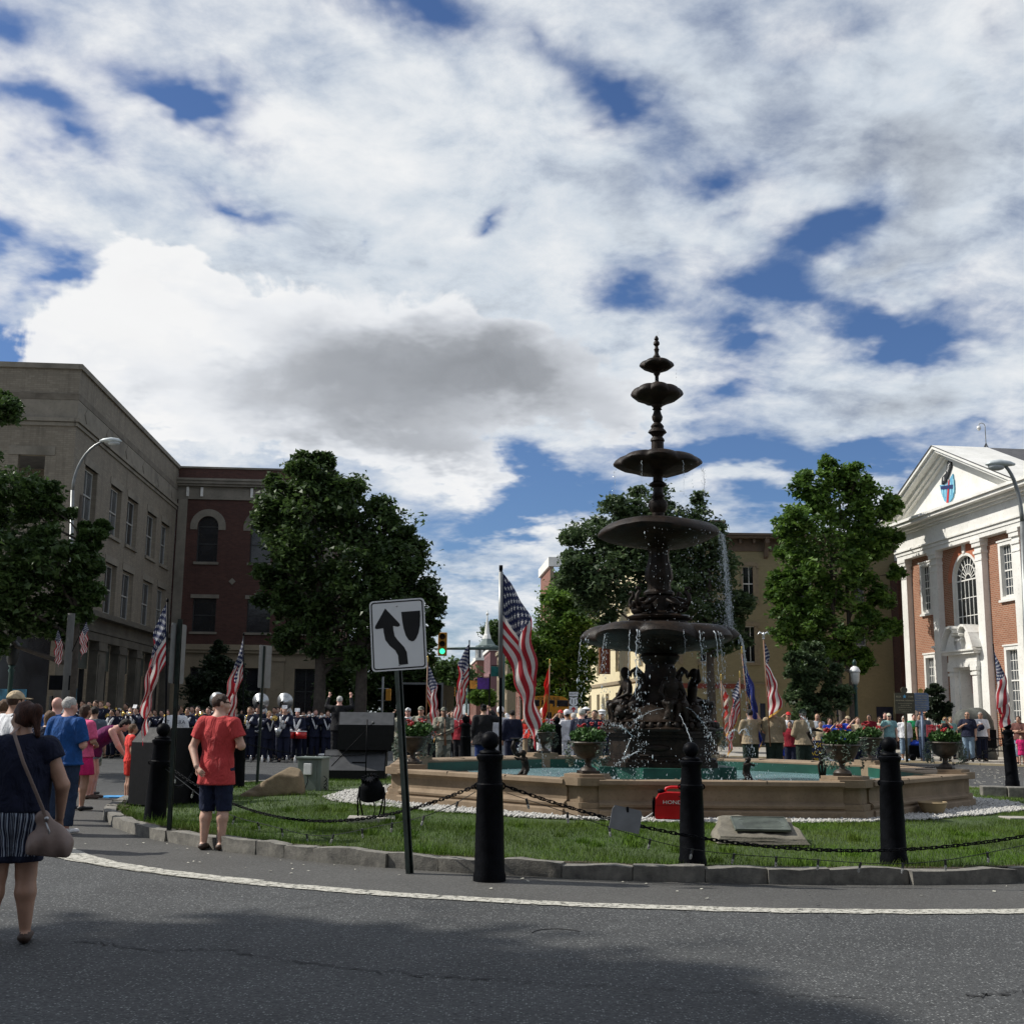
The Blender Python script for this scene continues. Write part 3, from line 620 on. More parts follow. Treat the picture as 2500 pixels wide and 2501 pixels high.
# painted line, worn, with the older line running into it from the far left
m, t, pb, co = nmat('road_paint')
n1 = t.noise(co, 16, 5, .7); n2 = t.noise(co, 70, 3, .7)
al = t.m('MULTIPLY', t.mr(t.m('ADD', n1, t.m('MULTIPLY', n2, .6)), .64, .8), 1)
t.put(pb.inputs['Base Color'], t.mix(t.mr(n1, .3, .7), (.36, .35, .29), (.55, .53, .47))); pb.inputs['Roughness'].default_value = .7
t.put(pb.inputs['Alpha'], al); t.put(pb.inputs['Normal'], t.bump(n2, .4, .01)); MPAINT = m
def arcstrip(name, fr, w_, t0, t1, z, mt, n=160, jag=.02):
    b = MB(); vs = []
    for i in range(n+1):
        q = i/n; t_ = R(t0+(t1-t0)*q); r = fr(q); vs += [polar(r-w_(q)/2+rnd.uniform(-jag, jag), t_, z), polar(r+w_(q)/2+rnd.uniform(-jag, jag), t_, z)]
    b.add(vs, [(2*i, 2*i+1, 2*i+3, 2*i+2) for i in range(n)]); return tag(b.obj(name, mt), kind='structure')
arcstrip('road_line', lambda q: 10.83, lambda q: .22, -52, 60, .009, MPAINT)
arcstrip('road_line', lambda q: 10.83-.62*max(0, (.62-q)/.62)**1.5-.02, lambda q: .24+.2*max(0, .8-q), -57, -28, .013, MPAINT, 40)
# cracks in the asphalt, as thin dark seams
mtar = mat('crack_filling', (.012, .012, .013), .9)
def crack(pts, w0=.02, j=.035, n=14):
    b = MB(); P_ = [G(*p) for p in pts]; path = []
    for a, c in zip(P_[:-1], P_[1:]):
        for i in range(n):
            q = a.lerp(c, i/n); path.append((q.x+rnd.gauss(0, j*.4), q.y+rnd.gauss(0, j)))
    vs = []
    for i, q in enumerate(path):
        w_ = w0*rnd.uniform(.15, 1)*(.5 if i in (0, len(path)-1) else 1); vs += [(q[0], q[1]-w_, .007), (q[0], q[1]+w_, .007)]
    b.add(vs, [(2*i, 2*i+1, 2*i+3, 2*i+2)[::1] for i in range(len(path)-1)]); tag(b.obj('road_crack', mtar), kind='structure')
crack([(170, 2300), (360, 2323), (520, 2318), (700, 2345), (900, 2372), (1100, 2390), (1260, 2398)], .013); crack([(520, 2318), (600, 2280), (700, 2225), (900, 2190)], .009)
crack([(1260, 2398), (1500, 2412), (1800, 2425), (2150, 2440)], .008); crack([(2360, 2436), (2440, 2430), (2500, 2420)], .016); crack([(1640, 2285), (1690, 2240), (1660, 2222)], .006)
crack([(2040, 2258), (2010, 2235), (1990, 2205), (1960, 2170)], .007); crack([(470, 2501), (462, 2430)], .006); crack([(330, 2120), (420, 2118)], .006)
b = MB(); c0 = G(1362, 2281); b.tube([(c0.x+.19*math.cos(a), c0.y+.19*math.sin(a), .0) for a in [R(x) for x in range(30, 175, 12)]], .006, 5); tag(b.obj('road_crack', mtar), kind='structure')
# litter and petals on the road
b = MB()
for k in range(360):
    if k < 300: p = G(rnd.uniform(2180, 2490), rnd.uniform(1878, 1915)); s_ = rnd.uniform(.02, .06)
    else: t_ = R(rnd.uniform(-50, 45)); p = Vector(polar(rnd.uniform(9.35, 10.3), t_)); s_ = rnd.uniform(.008, .022)
    a = rnd.uniform(0, 6); b.add([(p.x+s_*math.cos(a+q), p.y+s_*math.sin(a+q)*.8, .012+rnd.uniform(0, .008)) for q in (0, 1.6, 3.1, 4.7)], [(0, 1, 2, 3)])
tag(b.obj('fallen_petals', mat('petal', (.62, .6, .5), .8)), 'pale petals and grit scattered over the asphalt', 'petals', kind='stuff')
# ---- kerb of rough stones round the island
mks = stone_mat('kerb_stone', (.085, .082, .074), (.26, .245, .21), .9, 7, .35, .7)
kerb = thing('kerb', None, None, (0, 0, 0)); kerb['kind'] = 'structure'
kerb.name = 'kerb'
def rough_box(L, Wd, Hh, seed, nx=9, ny=3, nz=4, amp=.014):
    rr = random.Random(seed); b = MB(); bm = bmesh.new(); bmesh.ops.create_cube(bm, size=1)
    bmesh.ops.scale(bm, vec=(L, Wd, Hh), verts=bm.verts); bmesh.ops.subdivide_edges(bm, edges=bm.edges[:], cuts=3, use_grid_fill=True)
    ph = [rr.uniform(0, 6) for _ in range(6)]
    for v in bm.verts:
        x, y, z = v.co
        e = amp*(math.sin(x*9+ph[0]+z*5)+math.sin(x*21+ph[1])*.6+rr.uniform(-1, 1)*.7)
        ex = abs(x)/(L/2); cut = max(0, ex-.93)*.2
        v.co.y += e*(1 if y < 0 else .4)*(1 if abs(y) > Wd*.4 else .3)+(cut if y < 0 else -cut); v.co.z += (amp*.75*(math.sin(x*7+ph[2])+rr.uniform(-.6, .6))-cut*.6)*(1 if z > 0 else 0)
    bm.verts.index_update(); b.add([q.co[:] for q in bm.verts], [tuple(i.index for i in f.verts) for f in bm.faces]); bm.free(); return b
a = -R(118); kk = 0
while a < R(118):
    L = rnd.choice([.45, .6, .8, .95, 1.15, .7]) if rnd.random() > .12 else .22
    hh = rnd.uniform(.135, .165); me = rough_box(L-.006, .17, .26, kk, amp=.013).mesh('stone', mks, 38)
    mid = a+L/9.2/2; o = link('stone', me, kerb); x, y, _ = polar(9.17+rnd.uniform(-.02, .02), mid); o.location = (x, y, hh-.13-.0); o.rotation_euler = (rnd.uniform(-.03, .03), rnd.uniform(-.015, .015), mid)
    a += L/9.2; kk += 1
# the ring closes behind with the same stones in plainer form
b = MB()
for i in range(60):
    t0_, t1_ = R(118+124*i/60+.05), R(118+124*(i+1)/60-.05)
    b.add([polar(r, t_, z) for z in (-.05, .145) for r in (9.08, 9.26) for t_ in (t0_, t1_)], [(0, 1, 3, 2), (4, 6, 7, 5), (0, 4, 5, 1), (2, 3, 7, 6), (0, 2, 6, 4), (1, 5, 7, 3)])
tag(b.obj('far_stones', mks, kerb), kind='stuff')
# ---- lawn
def hz(r, t=0.): return .115+.10*min(1, max(0, (9.1-r)/3.0))+.02*math.sin(t*5+r*1.3)*min(1, max(0, (9.1-r)))*(1 if r > 5.9 else 0)
m, t, pb, co = nmat('lawn_soil')
n1 = t.noise(co, 1.4, 5, .6); n2 = t.noise(co, 30, 3, .6)
c = t.mix(t.mr(n1, .3, .7), (.03, .055, .012), (.055, .085, .02)); c = t.mix(t.mr(n2, .5, .8, 0, .6), c, (.025, .03, .012)); t.put(pb.inputs['Base Color'], c); pb.inputs['Roughness'].default_value = .95
b = MB(); nr, nt = 14, 120; vs = [polar(4.0+5.1*i/nr, 2*pi*k/nt, hz(4.0+5.1*i/nr, 2*pi*k/nt)) for i in range(nr+1) for k in range(nt)]
b.add(vs, [(i*nt+k, i*nt+(k+1) % nt, (i+1)*nt+(k+1) % nt, (i+1)*nt+k)[::-1] for i in range(nr) for k in range(nt)]); tag(b.obj('lawn', m, None, True), kind='structure')
# grass blades
m, t, pb, co = nmat('grass_blade')
at = t.new('ShaderNodeAttribute', attribute_name='tone'); n1 = t.noise(co, .9, 4, .6)
c = t.mix(at.outputs['Fac'], (.036, .085, .007), (.115, .215, .024)); c = t.mix(t.mr(n1, .35, .7, 0, .6), c, (.15, .18, .04)); c = t.mix(t.mr(t.noise(co, .45, 3, .6), .5, .68, 0, .65), c, (.03, .06, .01)); t.put(pb.inputs['Base Color'], c); pb.inputs['Roughness'].default_value = .55
pb.inputs['Specular IOR Level'].default_value = .1
MGR = m
def blades(n, rt, h0, h1, wd, name, label):
    r, th = rt(n); z = .115+.10*np.clip((9.1-r)/3.0, 0, 1)+.02*np.sin(th*5+r*1.3)*np.clip(9.1-r, 0, 1)
    x = CX+r*np.sin(th); y = CY-r*np.cos(th); N_ = len(x)
    h = nrs.uniform(h0, h1, N_)*(.75+.5*np.sin(x*2.1+y*1.7)**2); h *= np.where(r > 8.75, 1.7*nrs.uniform(.3, 1, N_), 1); a = nrs.uniform(0, 2*pi, N_); ln = nrs.normal(0, .35, (N_, 2))*h[:, None]
    w_ = wd*nrs.uniform(.6, 1.3, N_)
    p0 = np.stack([x-np.cos(a)*w_, y-np.sin(a)*w_, z-.01], 1); p1 = np.stack([x+np.cos(a)*w_, y+np.sin(a)*w_, z-.01], 1); p2 = np.stack([x+ln[:, 0], y+ln[:, 1], z+h], 1)
    V = np.stack([p0, p1, p2], 1).reshape(-1, 3); F = np.arange(N_*3).reshape(-1, 3); me = npmesh(name, V, F, MGR)
    at = me.attributes.new('tone', 'FLOAT', 'POINT'); tone = nrs.uniform(0, 1, N_)[:, None].repeat(3, 1); tone[:, 2] += .25; at.data.foreach_set('value', np.clip(tone, 0, 1).astype(np.float32).ravel())
    o = link(name, me); tag(o, label, 'grass', kind='stuff'); return o
def ringrt(r0, r1, t0, t1): return lambda n: (np.sqrt(nrs.uniform(r0**2, r1**2, n)), np.radians(nrs.uniform(t0, t1, n)))
blades(165000, ringrt(5.35, 9.08, -62, 62), .025, .055, .0028, 'grass', 'short green turf on the near side of the island')
blades(42000, ringrt(5.75, 9.08, 62, 298), .03, .06, .005, 'grass', 'short green turf on the sides and back of the island')
# tufts that hang over the kerb
blades(9000, lambda n: (9.06-np.abs(nrs.normal(0, .1, n)), np.radians(nrs.uniform(-75, 75, n))), .03, .085, .0035, 'grass', 'longer grass fringe along the kerb stones')
b = MB(); vs = [polar(8.72+.06*math.sin(i*.9)+(.36 if q else 0), R(-90+180*i/160), .119 if q else .165) for i in range(161) for q in (0, 1)]
def weeds(n):
    cx = nrs.uniform(6, 8.9, 70); ct = nrs.uniform(-60, 60, 70); k = nrs.randint(0, 70, n); return cx[k]+nrs.normal(0, .045, n), np.radians(ct[k]+nrs.normal(0, .35, n))
blades(7000, weeds, .04, .095, .007, 'grass', 'broad-leaved weeds and longer tufts scattered through the turf')
# bare soil strip behind the kerb
b.add([polar(8.93+.05*math.sin(i*1.7)+(.15 if q else 0), R(-90+180*i/160), .135) for i in range(161) for q in (0, 1)], [(2*i, 2*i+1, 2*i+3, 2*i+2) for i in range(160)]); tag(b.obj('soil', msoil), kind='structure')
# ---- white gravel ring
mgv = stone_mat('white_gravel', (.34, .33, .305), (.56, .55, .52), .8, 20, .15, .4)
GR = lambda th: 5.3+.55*math.exp(-((math.degrees(th)+70+180) % 360-180)**2/350)+.6*math.exp(-((math.degrees(th)-72+180) % 360-180)**2/300)
b = MB(); vs = [polar(r, 2*pi*k/90, .222) for r in (4.4, 0) for k in range(90)]; vs = [(x, y, z) if i < 90 else polar(GR(2*pi*(i-90)/90), 2*pi*(i-90)/90, .222) for i, (x, y, z) in enumerate(vs)]; b.add(vs, [(k, (k+1) % 90, 90+(k+1) % 90, 90+k)[::-1] for k in range(90)]); tag(b.obj('gravel_bed', mgv), kind='structure')
N_ = 17000; th = np.radians(np.concatenate([nrs.uniform(-95, 95, 14500), nrs.uniform(95, 265, 2500)])); r = 4.72+(np.array([GR(q) for q in th])+.05-4.72)*nrs.uniform(0, 1, N_)**.7+.04*np.sin(th*23)
okm = np.ones(N_, bool); oc = np.array([[1, 0, 0], [-1, 0, 0], [0, 1, 0], [0, -1, 0], [0, 0, 1], [0, 0, -1]], float); of = np.array([[0, 2, 4], [2, 1, 4], [1, 3, 4], [3, 0, 4], [2, 0, 5], [1, 2, 5], [3, 1, 5], [0, 3, 5]])
s_ = nrs.uniform(.014, .036, N_); c = np.stack([CX+r*np.sin(th), CY-r*np.cos(th), .228+nrs.uniform(0, .022, N_)], 1)
V = (c[:, None, :]+oc[None]*s_[:, None, None]*nrs.uniform(.55, 1.25, (N_, 6, 1))*np.array([1, 1, .7])+nrs.normal(0, .003, (N_, 6, 3))).reshape(-1, 3); F = (of[None]+(np.arange(N_)*6)[:, None, None]).reshape(-1, 3)
tag(link('gravel', npmesh('gravel', V, F, mgv)), 'loose white gravel round the foot of the stone basin', 'gravel', kind='stuff')
# ---- pavements
def pave(name, pts, h=.14):
    b = MB(); b.prism(pts, -.05, h-.004); o = tag(b.obj(name, mconc), kind='structure'); return o
mk2 = stone_mat('pavement_kerb', (.27, .22, .14), (.37, .31, .2), .9, 3, .25, .3)
def kerbline(pts, w_=.16, h=.145):
    root = thing('pavement_kerb', None, None); root['kind'] = 'structure'
    for a, c in zip(pts[:-1], pts[1:]):
        a, c = Vector((*a, 0)), Vector((*c, 0)); L = (c-a).length; n = max(1, round(L/1.8)); d = (c-a)/n; ang_ = math.atan2(d.y, d.x)
        me = MB().cbox((0, 0, h/2-.02), (L/n-.015, w_, h+.04), .012).mesh('stone', mk2)
        for i in range(n): o = link('stone', me, root); o.location = a+d*(i+.5); o.rotation_euler = (0, 0, ang_)
pave('pavement', [(4.3, 62), (5.6, 52.05), (8.55, 47.3), (14.25, 44.4), (18., 41.3), (23.1, 34.1), (27.1, 25), (29.1, 10), (29.1, -12), (60, -12), (60, 90), (-4, 150)], .064)
kerbline([(29.1, 10), (27.1, 25), (23.1, 34.1), (18., 41.3), (14.25, 44.4), (8.55, 47.3), (5.6, 52.05), (4.3, 62)], .16, .07)
pave('pavement', [(-13.25, 20), (-13.8, 43.4), (-14.1, 54.9), (-9.0, 57.4), (-6.7, 60), (-20, 250), (-70, 250), (-70, -12), (-19.1, -12)])
kerbline([(-19.1, -12), (-13.25, 20), (-13.8, 43.4), (-14.1, 54.9), (-9.0, 57.4), (-6.7, 60)])
# ------------------------------------------------------------------ stone basin
msand = stone_mat('brown_stone', (.19, .135, .083), (.29, .215, .142), .85, 3.5, .3, .25)
mgreen = mat('green_paint', (.008, .07, .048), .45, 0, .2, 3)
basin = thing('fountain_basin', 'octagonal brown stone pool wall with moulded sides around the tall fountain', 'basin', (CX, CY, 0))
T0 = R(-20); RO = 5.05; AP = RO*math.cos(pi/8); SIDE = 2*RO*math.sin(pi/8)
# profile: (outward offset from the wall line, height)
prof = [(-.42, .47), (-.42, .70), (-.38, .725), (.05, .74), (.085, .725), (.09, .675), (.05, .655), (.02, .645), (.0, .62), (-.01, .60), (-.012, .46), (.0, .445), (.035, .43), (.06, .405), (.055, .375), (.03, .362), (.03, .345), (.075, .335), (.085, .32), (.085, .17), (-.3, .17)]
for k in range(8):
    t_ = T0+pi/4*(k+.5); b = MB(); n = len(prof); cut = .25; h2 = SIDE/2-cut
    vs = [(-h2, -(AP+o), z) for o, z in prof]+[(h2, -(AP+o), z) for o, z in prof]
    b.add(vs, [(i, i+1, n+i+1, n+i) for i in range(n-1)]+[tuple(range(n-1, -1, -1)), tuple(range(n, 2*n))])
    o = b.obj('wall_panel', msand, basin); o.rotation_euler = (0, 0, t_)
    # joints between the coping stones, as thin recesses
    for q in (-h2*.34, h2*.36): b = MB(); b.box(q-.004, -(AP+.088), .672, q+.004, -(AP-.37), .7415); o = b.obj('coping_joint', mat('joint', (.06, .045, .03), .95), basin); o.rotation_euler = (0, 0, t_)
    b = MB(); y = AP-.425; hw = y*math.tan(pi/8)+.03; b.add([(-hw, -y, .3), (hw, -y, .3), (hw, -y, .672), (-hw, -y, .672)], [(0, 1, 2, 3)[::-1]]); o = b.obj('green_lining', mgreen, basin); o.rotation_euler = (0, 0, t_)
def pier_prof(e):  # eight-sided corner block following the same mouldings
    b = MB()
    def oct_(s): return [(-.27-s*.4, -RO+.05-s*.95+.12), (-.02, -RO+.05-s-.01), (.02, -RO+.05-s-.01), (.27+s*.4, -RO+.05-s*.95+.12), (.27+s*.3, -RO+.5), (-.27-s*.3, -RO+.5)]
    for z0, z1, s in ((.17, .345, .1), (.345, .43, .06), (.43, .655, .01), (.655, .76, .11), (.76, .80, .03)): b.prism(oct_(s), z0, z1-(.002 if z1 < .8 else 0))
    return b
me = pier_prof(0).mesh('corner_pier', msand)
for k in range(8):
    o = link('corner_pier', me, basin); o.rotation_euler = (0, 0, T0+pi/4*k)
# water
m, t, pb, co = nmat('pool_water')
n1 = t.noise(co, 5, 5, .65, .8); n2 = t.noise(co, 16, 4, .6, .4); n3 = t.noise(co, 1.1, 3, .5)
c = t.mix(t.mr(n3, .3, .7), (.10, .19, .20), (.2, .33, .35)); c = t.mix(t.mr(t.m('ADD', n1, t.m('MULTIPLY', n2, .5)), .92, 1.08), c, (.55, .68, .7))
t.put(pb.inputs['Base Color'], c); pb.inputs['Roughness'].default_value = .12; t.put(pb.inputs['Normal'], t.bump(t.m('ADD', n1, t.m('MULTIPLY', n2, .5)), .9, .08))
b = MB(); N_ = 96; b.add([(CX+4.62*math.cos(2*pi*i/8+T0+pi/2), CY+4.62*math.sin(2*pi*i/8+T0+pi/2), .5) for i in range(8)], [tuple(range(8))]); tag(b.obj('pool_water', m), kind='structure')
# ------------------------------------------------------------------ bronze fountain
m, t, pb, co = nmat('bronze')
n1 = t.noise(co, 6, 6, .65); n2 = t.noise(co, 40, 4, .6)
c = t.mix(t.mr(n1, .35, .7), (.005, .0035, .0025), (.026, .016, .010)); c = t.mix(t.mr(n2, .55, .8, 0, .5), c, (.045, .032, .024)); t.put(pb.inputs['Base Color'], c); pb.inputs['Metallic'].default_value = .0; pb.inputs['Specular IOR Level'].default_value = .18
t.put(pb.inputs['Roughness'], t.mr(n1, .3, .7, .38, .62)); t.put(pb.inputs['Normal'], t.bump(t.m('ADD', n1, n2), .45, .015)); MBR = m
fo = thing('fountain', 'tall dark bronze five-tier fountain with seated figures and scalloped bowls', 'fountain', (CX-.03, CY, 0))
def lz(name, prof, n=32, fr=None, fz=None, smooth=35): b = MB(); b.lathe(prof, n, (0, 0, 0), fr, fz); return b.obj(name, MBR, fo, smooth)
b = MB()   # green plinth, cross shaped
for a_ in range(4): b.M = Matrix.Rotation(T0+pi/4+a_*pi/2+R(-20), 4, 'Z'); b.box(-.56, 0, .44, .56, 1.2, .735); 
b.M = None; b.prism([(1.13*math.cos(T0+pi/4*k+R(2.5)), 1.13*math.sin(T0+pi/4*k+R(2.5))) for k in range(8)], .44, .73); b.obj('green_plinth', mgreen, fo)
b = MB()   # pedestal: four wide panels and four projecting corner blocks
def octo(r, c=.42, n=4, a0=0.):
    pts = []
    for k in range(4):
        for s_ in (-1, 1): a_ = k*pi/2+s_*c+a0; pts.append((r*math.cos(a_), r*math.sin(a_)))
    return pts
A0 = R(-10-90)
for z0, z1, r in ((.735, .82, 1.28), (.82, .87, 1.22), (.87, 1.24, 1.13), (1.24, 1.30, 1.2), (1.30, 1.345, 1.25)):
    b.prism(octo(r, .5, 4, A0), z0, z1-.002)
b.obj('pedestal', MBR, fo).scale = (.88, .88, 1)
b = MB()
for k in range(8): # raised oval panels and beading
    a_ = A0+pi/4*k; b.M = Matrix.Rotation(a_, 4, 'Z'); rr = (1.13*math.cos(.5)+.0 if k % 2 else 1.13*math.cos(.5)+.0)
    b.box(.985, -.36, .93, 1.012, .36, .945); b.box(.985, -.36, 1.17, 1.012, .36, 1.185); b.ball((1.0, 0, 1.06), (.035, .22, .06), 12, 6)
    for i in range(9): b.ball((1.07, -.4+.1*i, .85), .022, 6, 4)
b.M = None; b.obj('pedestal_panel', MBR, fo, True).scale = (.88, .88, 1)
# waisted body with leaf scrolls
lz('base_body', [(1.18, 1.34), (1.2, 1.38), (1.08, 1.43), (1.02, 1.47), (1.06, 1.5), (.92, 1.55), (.8, 1.65), (.66, 1.74), (.5, 1.8), (.42, 1.9), (.4, 2.0), (.44, 2.1), (.36, 2.2), (.3, 2.35), (.29, 2.5), (.36, 2.58), (.4, 2.64), (.34, 2.7), (.46, 2.78)], 40, lambda th, k: 1+.045*math.cos(8*th) if k < 8 else 1).scale = (.9, .9, 1)
b = MB()   # beaded leaf row
for i in range(44):
    a_ = 2*pi*i/44; b.M = Matrix.Rotation(a_, 4, 'Z') @ Matrix.Translation((1.1, 0, 1.43)); b.ball((0, 0, 0), (.055, .06, .075), 6, 5)
b.M = None; b.obj('leaf_moulding', MBR, fo, True).scale = (.9, .9, 1)
def scroll_pts(r0, z0, s=1.): return [(r0, z0), (r0+.1*s, z0+.06*s), (r0+.14*s, z0+.18*s), (r0+.05*s, z0+.33*s), (r0-.06*s, z0+.5*s), (r0-.04*s, z0+.68*s), (r0+.09*s, z0+.78*s), (r0+.2*s, z0+.73*s), (r0+.2*s, z0+.64*s)]
for k in range(4):
    a_ = A0+pi/4+k*pi/2; b = MB(); b.M = Matrix.Rotation(a_, 4, 'Z')
    b.tube([(x, 0, z) for x, z in scroll_pts(.52, 1.55, 1.1)], [.15, .16, .15, .12, .1, .085, .06, .045, .01], 8, True, .7)      # dolphin-like scroll
    for s_ in (-1, 1): b.tube([(.66, s_*.03, 1.62), (.86, s_*.16, 1.6), (1.0, s_*.14, 1.52), (1.04, s_*.05, 1.5)], [.05, .05, .04, .02], 6)
    b.M = None; b.obj('dolphin', MBR, fo, True).scale = (.92, .92, 1)
    b = MB(); b.M = Matrix.Rotation(a_, 4, 'Z'); b.ball((1.0, 0, 1.66), (.12, .15, .13), 10, 8); b.ball((1.1, 0, 1.62), (.06, .08, .06), 8, 6)
    for i in range(10): b.ball((.97, .15*math.cos(i*.63), 1.66+.14*math.sin(i*.63)), .045, 6, 4)
    b.M = None; b.obj('lion_mask', MBR, fo, True).scale = (.9, .9, 1)
# seated figures at the four corners
def figure_mesh(kind):
    H = 1.34; res = .022; sd = SDF(res)
    j = pose('stand', pel=(0, -.02, .18), waist=(0, -.015, .27), chest=(0, -.01, .385), neck=(0, .0, .48), head=(0, .03, .585), look=(.25 if kind else -.3, 1, -.35), shr=(.105, 0, .458), shl=(-.105, 0, .458),
             kel=(0, 0, 0), elr=(.18, .02, .5) if kind else (.17, .04, .33), wrr=(.13, .03, .63) if kind else (.1, .13, .22), ell=(-.16, .03, .31), wrl=(-.1, .15, .25), hdr=(-.3, 0, 1) if kind else (0, 1, -.5), hdl=(0, 1, -.4),
             hipr=(.06, 0, .165), hipl=(-.06, 0, .165), knr=(.1, .21, .185), knl=(-.09, .23, .15), anr=(.08, .2, -.05), anl=(-.12, .2, -.08), tor=(.085, .29, -.085), tol=(-.14, .29, -.115))
    torso_prims(sd, j, H, .88); sd.cone(j['neck']*H, (j['head']*.8+j['neck']*.2)*H, .036*H, .033*H, .03); wf, M, u = head_prims(sd, j, H)
    for n in 'rl':
        sd.cone(j['sh'+n]*H, j['el'+n]*H, .034*H, .028*H, .02); sd.cone(j['el'+n]*H, j['wr'+n]*H, .028*H, .019*H, .015); hand_prims(sd, j, n, H, False)
        sd.cone(j['hip'+n]*H, j['kn'+n]*H, .06*H, .043*H, .03); sd.cone(j['kn'+n]*H, j['an'+n]*H, .043*H, .024*H, .02); sd.cone(j['an'+n]*H, j['to'+n]*H, .024*H, .02*H, .012, A(1, 0, 0), .7)
    # hair, drapery across the lap, rock seat
    sd.ell(wf(0, -.03, .03), A(.088, .1, .1)*u, .02, M); sd.cone(wf(0, -.09, .0), wf(0, -.12, -.1), .05*u, .03*u, .03)
    sd.cone(A(-.12, .05, .2)*H, A(.13, .12, .2)*H, .05*H, .05*H, .04); sd.cone(A(.08, .16, .17)*H, A(.14, .14, -.05)*H, .04*H, .05*H, .04); sd.cone(A(-.03, .17, .17)*H, A(0, .18, -.08)*H, .035*H, .05*H, .04)
    sd.cone(A(0, -.05, .03)*H, A(0, -.03, .12)*H, .15*H, .1*H, .05); sd.cone(A(-.1, 0, -.05)*H, A(.1, 0, -.05)*H, .12*H, .12*H, .05)
    return sd.mesh((), lambda X, Y, Z: .006*np.sin(X*60+Z*30)*np.sin(Z*50)*(Z < .4))
for k, (kd, a_) in enumerate([(0, 12), (1, 102), (1, 192), (0, -78)]):
    V, F = figure_mesh(kd); o = link('seated_figure', npmesh('seated_figure', V, F, MBR, True), fo); t_ = R(a_)
    o.location = (.62*math.sin(t_), -.62*math.cos(t_), 1.56); o.rotation_euler = (0, 0, t_+pi)
# bowls
def bowl(name, Rr, z0, z1, rs, lobes, amp, n=96, thick=.04):
    H = z1-z0
    pr = [(rs, -.1), (Rr*.34, .0), (Rr*.6, .1), (Rr*.8, .24), (Rr*.93, .4), (Rr*.99, .5), (Rr, .6), (Rr*.95, .78), (Rr*.86, .93), (Rr*.78, .99), (Rr*.7, 1.0), (Rr*.5, .86), (rs*.9, .8)]
    pr = [(r, z0+q*H) for r, q in pr]
    wt = [0, .1, .3, .7, 1, 1.15, 1.1, .9, .6, .4, .2, 0, 0]
    lb = lambda th: (abs(math.cos(lobes*th/2))**.7)
    return lz(name, pr, n, lambda th, k: 1-amp*wt[k]*(1-lb(th)), lambda th, k: -H*.13*min(1, amp/.08)*wt[k]*(1-lb(th))+H*.1*wt[k]*math.sin(th*3+Rr), 50)
bowl('large_bowl', 1.43, 2.74, 3.2, .42, 8, .10)
bowl('wide_bowl', 1.11, 4.62, 5.05, .2, 16, .006)
bowl('third_bowl', .82, 5.99, 6.31, .15, 8, .07)
bowl('second_bowl', .49, 7.32, 7.62, .12, 8, .09)
bowl('top_bowl', .325, 7.94, 8.13, .075, 6, .09)
lz('swan_plinth', [(.56, 3.1), (.56, 3.16), (.5, 3.2), (.5, 3.27), (.58, 3.3), (.6, 3.34), (.5, 3.38), (.3, 3.4)])
b = MB()
lz('lower_column', [(.3, 3.38), (.3, 3.42), (.24, 3.46), (.22, 3.72), (.27, 3.75), (.27, 3.79), (.21, 3.84), (.2, 3.95), (.25, 4.05), (.235, 4.2), (.19, 4.35), (.175, 4.5), (.2, 4.6), (.26, 4.68), (.2, 4.75)], 28, lambda th, k: 1+.04*math.cos(10*th))
lz('middle_column', [(.2, 5.0), (.2, 5.06), (.14, 5.1), (.1, 5.16), (.11, 5.2), (.11, 5.25), (.15, 5.3), (.175, 5.38), (.165, 5.46), (.1, 5.52), (.12, 5.56), (.1, 5.6), (.085, 5.66), (.09, 5.72), (.16, 5.76), (.15, 5.8), (.09, 5.84), (.085, 5.92), (.12, 5.96), (.13, 6.02)], 24, lambda th, k: 1+.03*math.cos(8*th))
lz('upper_column', [(.15, 6.28), (.15, 6.34), (.115, 6.38), (.11, 6.58), (.13, 6.6), (.12, 6.64), (.09, 6.68), (.12, 6.72), (.17, 6.76), (.15, 6.8), (.11, 6.84), (.12, 6.88), (.09, 6.92), (.06, 6.95), (.09, 7.0), (.1, 7.06), (.075, 7.12), (.06, 7.18), (.09, 7.2), (.07, 7.23), (.1, 7.26), (.11, 7.3)], 24, lambda th, k: 1+.03*math.cos(8*th))
lz('neck', [(.09, 7.6), (.085, 7.66), (.055, 7.7), (.035, 7.76), (.035, 7.84), (.06, 7.88), (.07, 7.92)], 16)
lz('finial', [(.075, 8.12), (.07, 8.2), (.07, 8.22), (.045, 8.25), (.035, 8.3), (.05, 8.36), (.035, 8.38), (.03, 8.42), (.06, 8.46), (.055, 8.5), (.03, 8.53), (.045, 8.56), (.03, 8.6), (.008, 8.63)], 16)
# swans round the plinth
for k in range(4):
    b = MB(); b.M = Matrix.Rotation(A0+pi/4+k*pi/2+.2, 4, 'Z') @ Matrix.Translation((.46, 0, 3.5))
    b.ball((0, 0, 0), (.17, .11, .1), 12, 8); b.tube([(.12, 0, .03), (.2, 0, .1), (.19, 0, .2), (.12, 0, .27), (.13, 0, .33), (.19, 0, .33), (.24, 0, .29)], [.06, .045, .035, .032, .034, .03, .008], 8)
    for s_ in (-1, 1): b.tube([(.08, s_*.09, .03), (-.02, s_*.14, .1), (-.16, s_*.13, .16), (-.24, s_*.08, .2)], [.03, .07, .06, .01], 8, True, .4)
    b.tube([(-.12, 0, 0), (-.24, 0, .06)], [.07, .02], 6); b.M = None; b.obj('swan', MBR, fo, True)
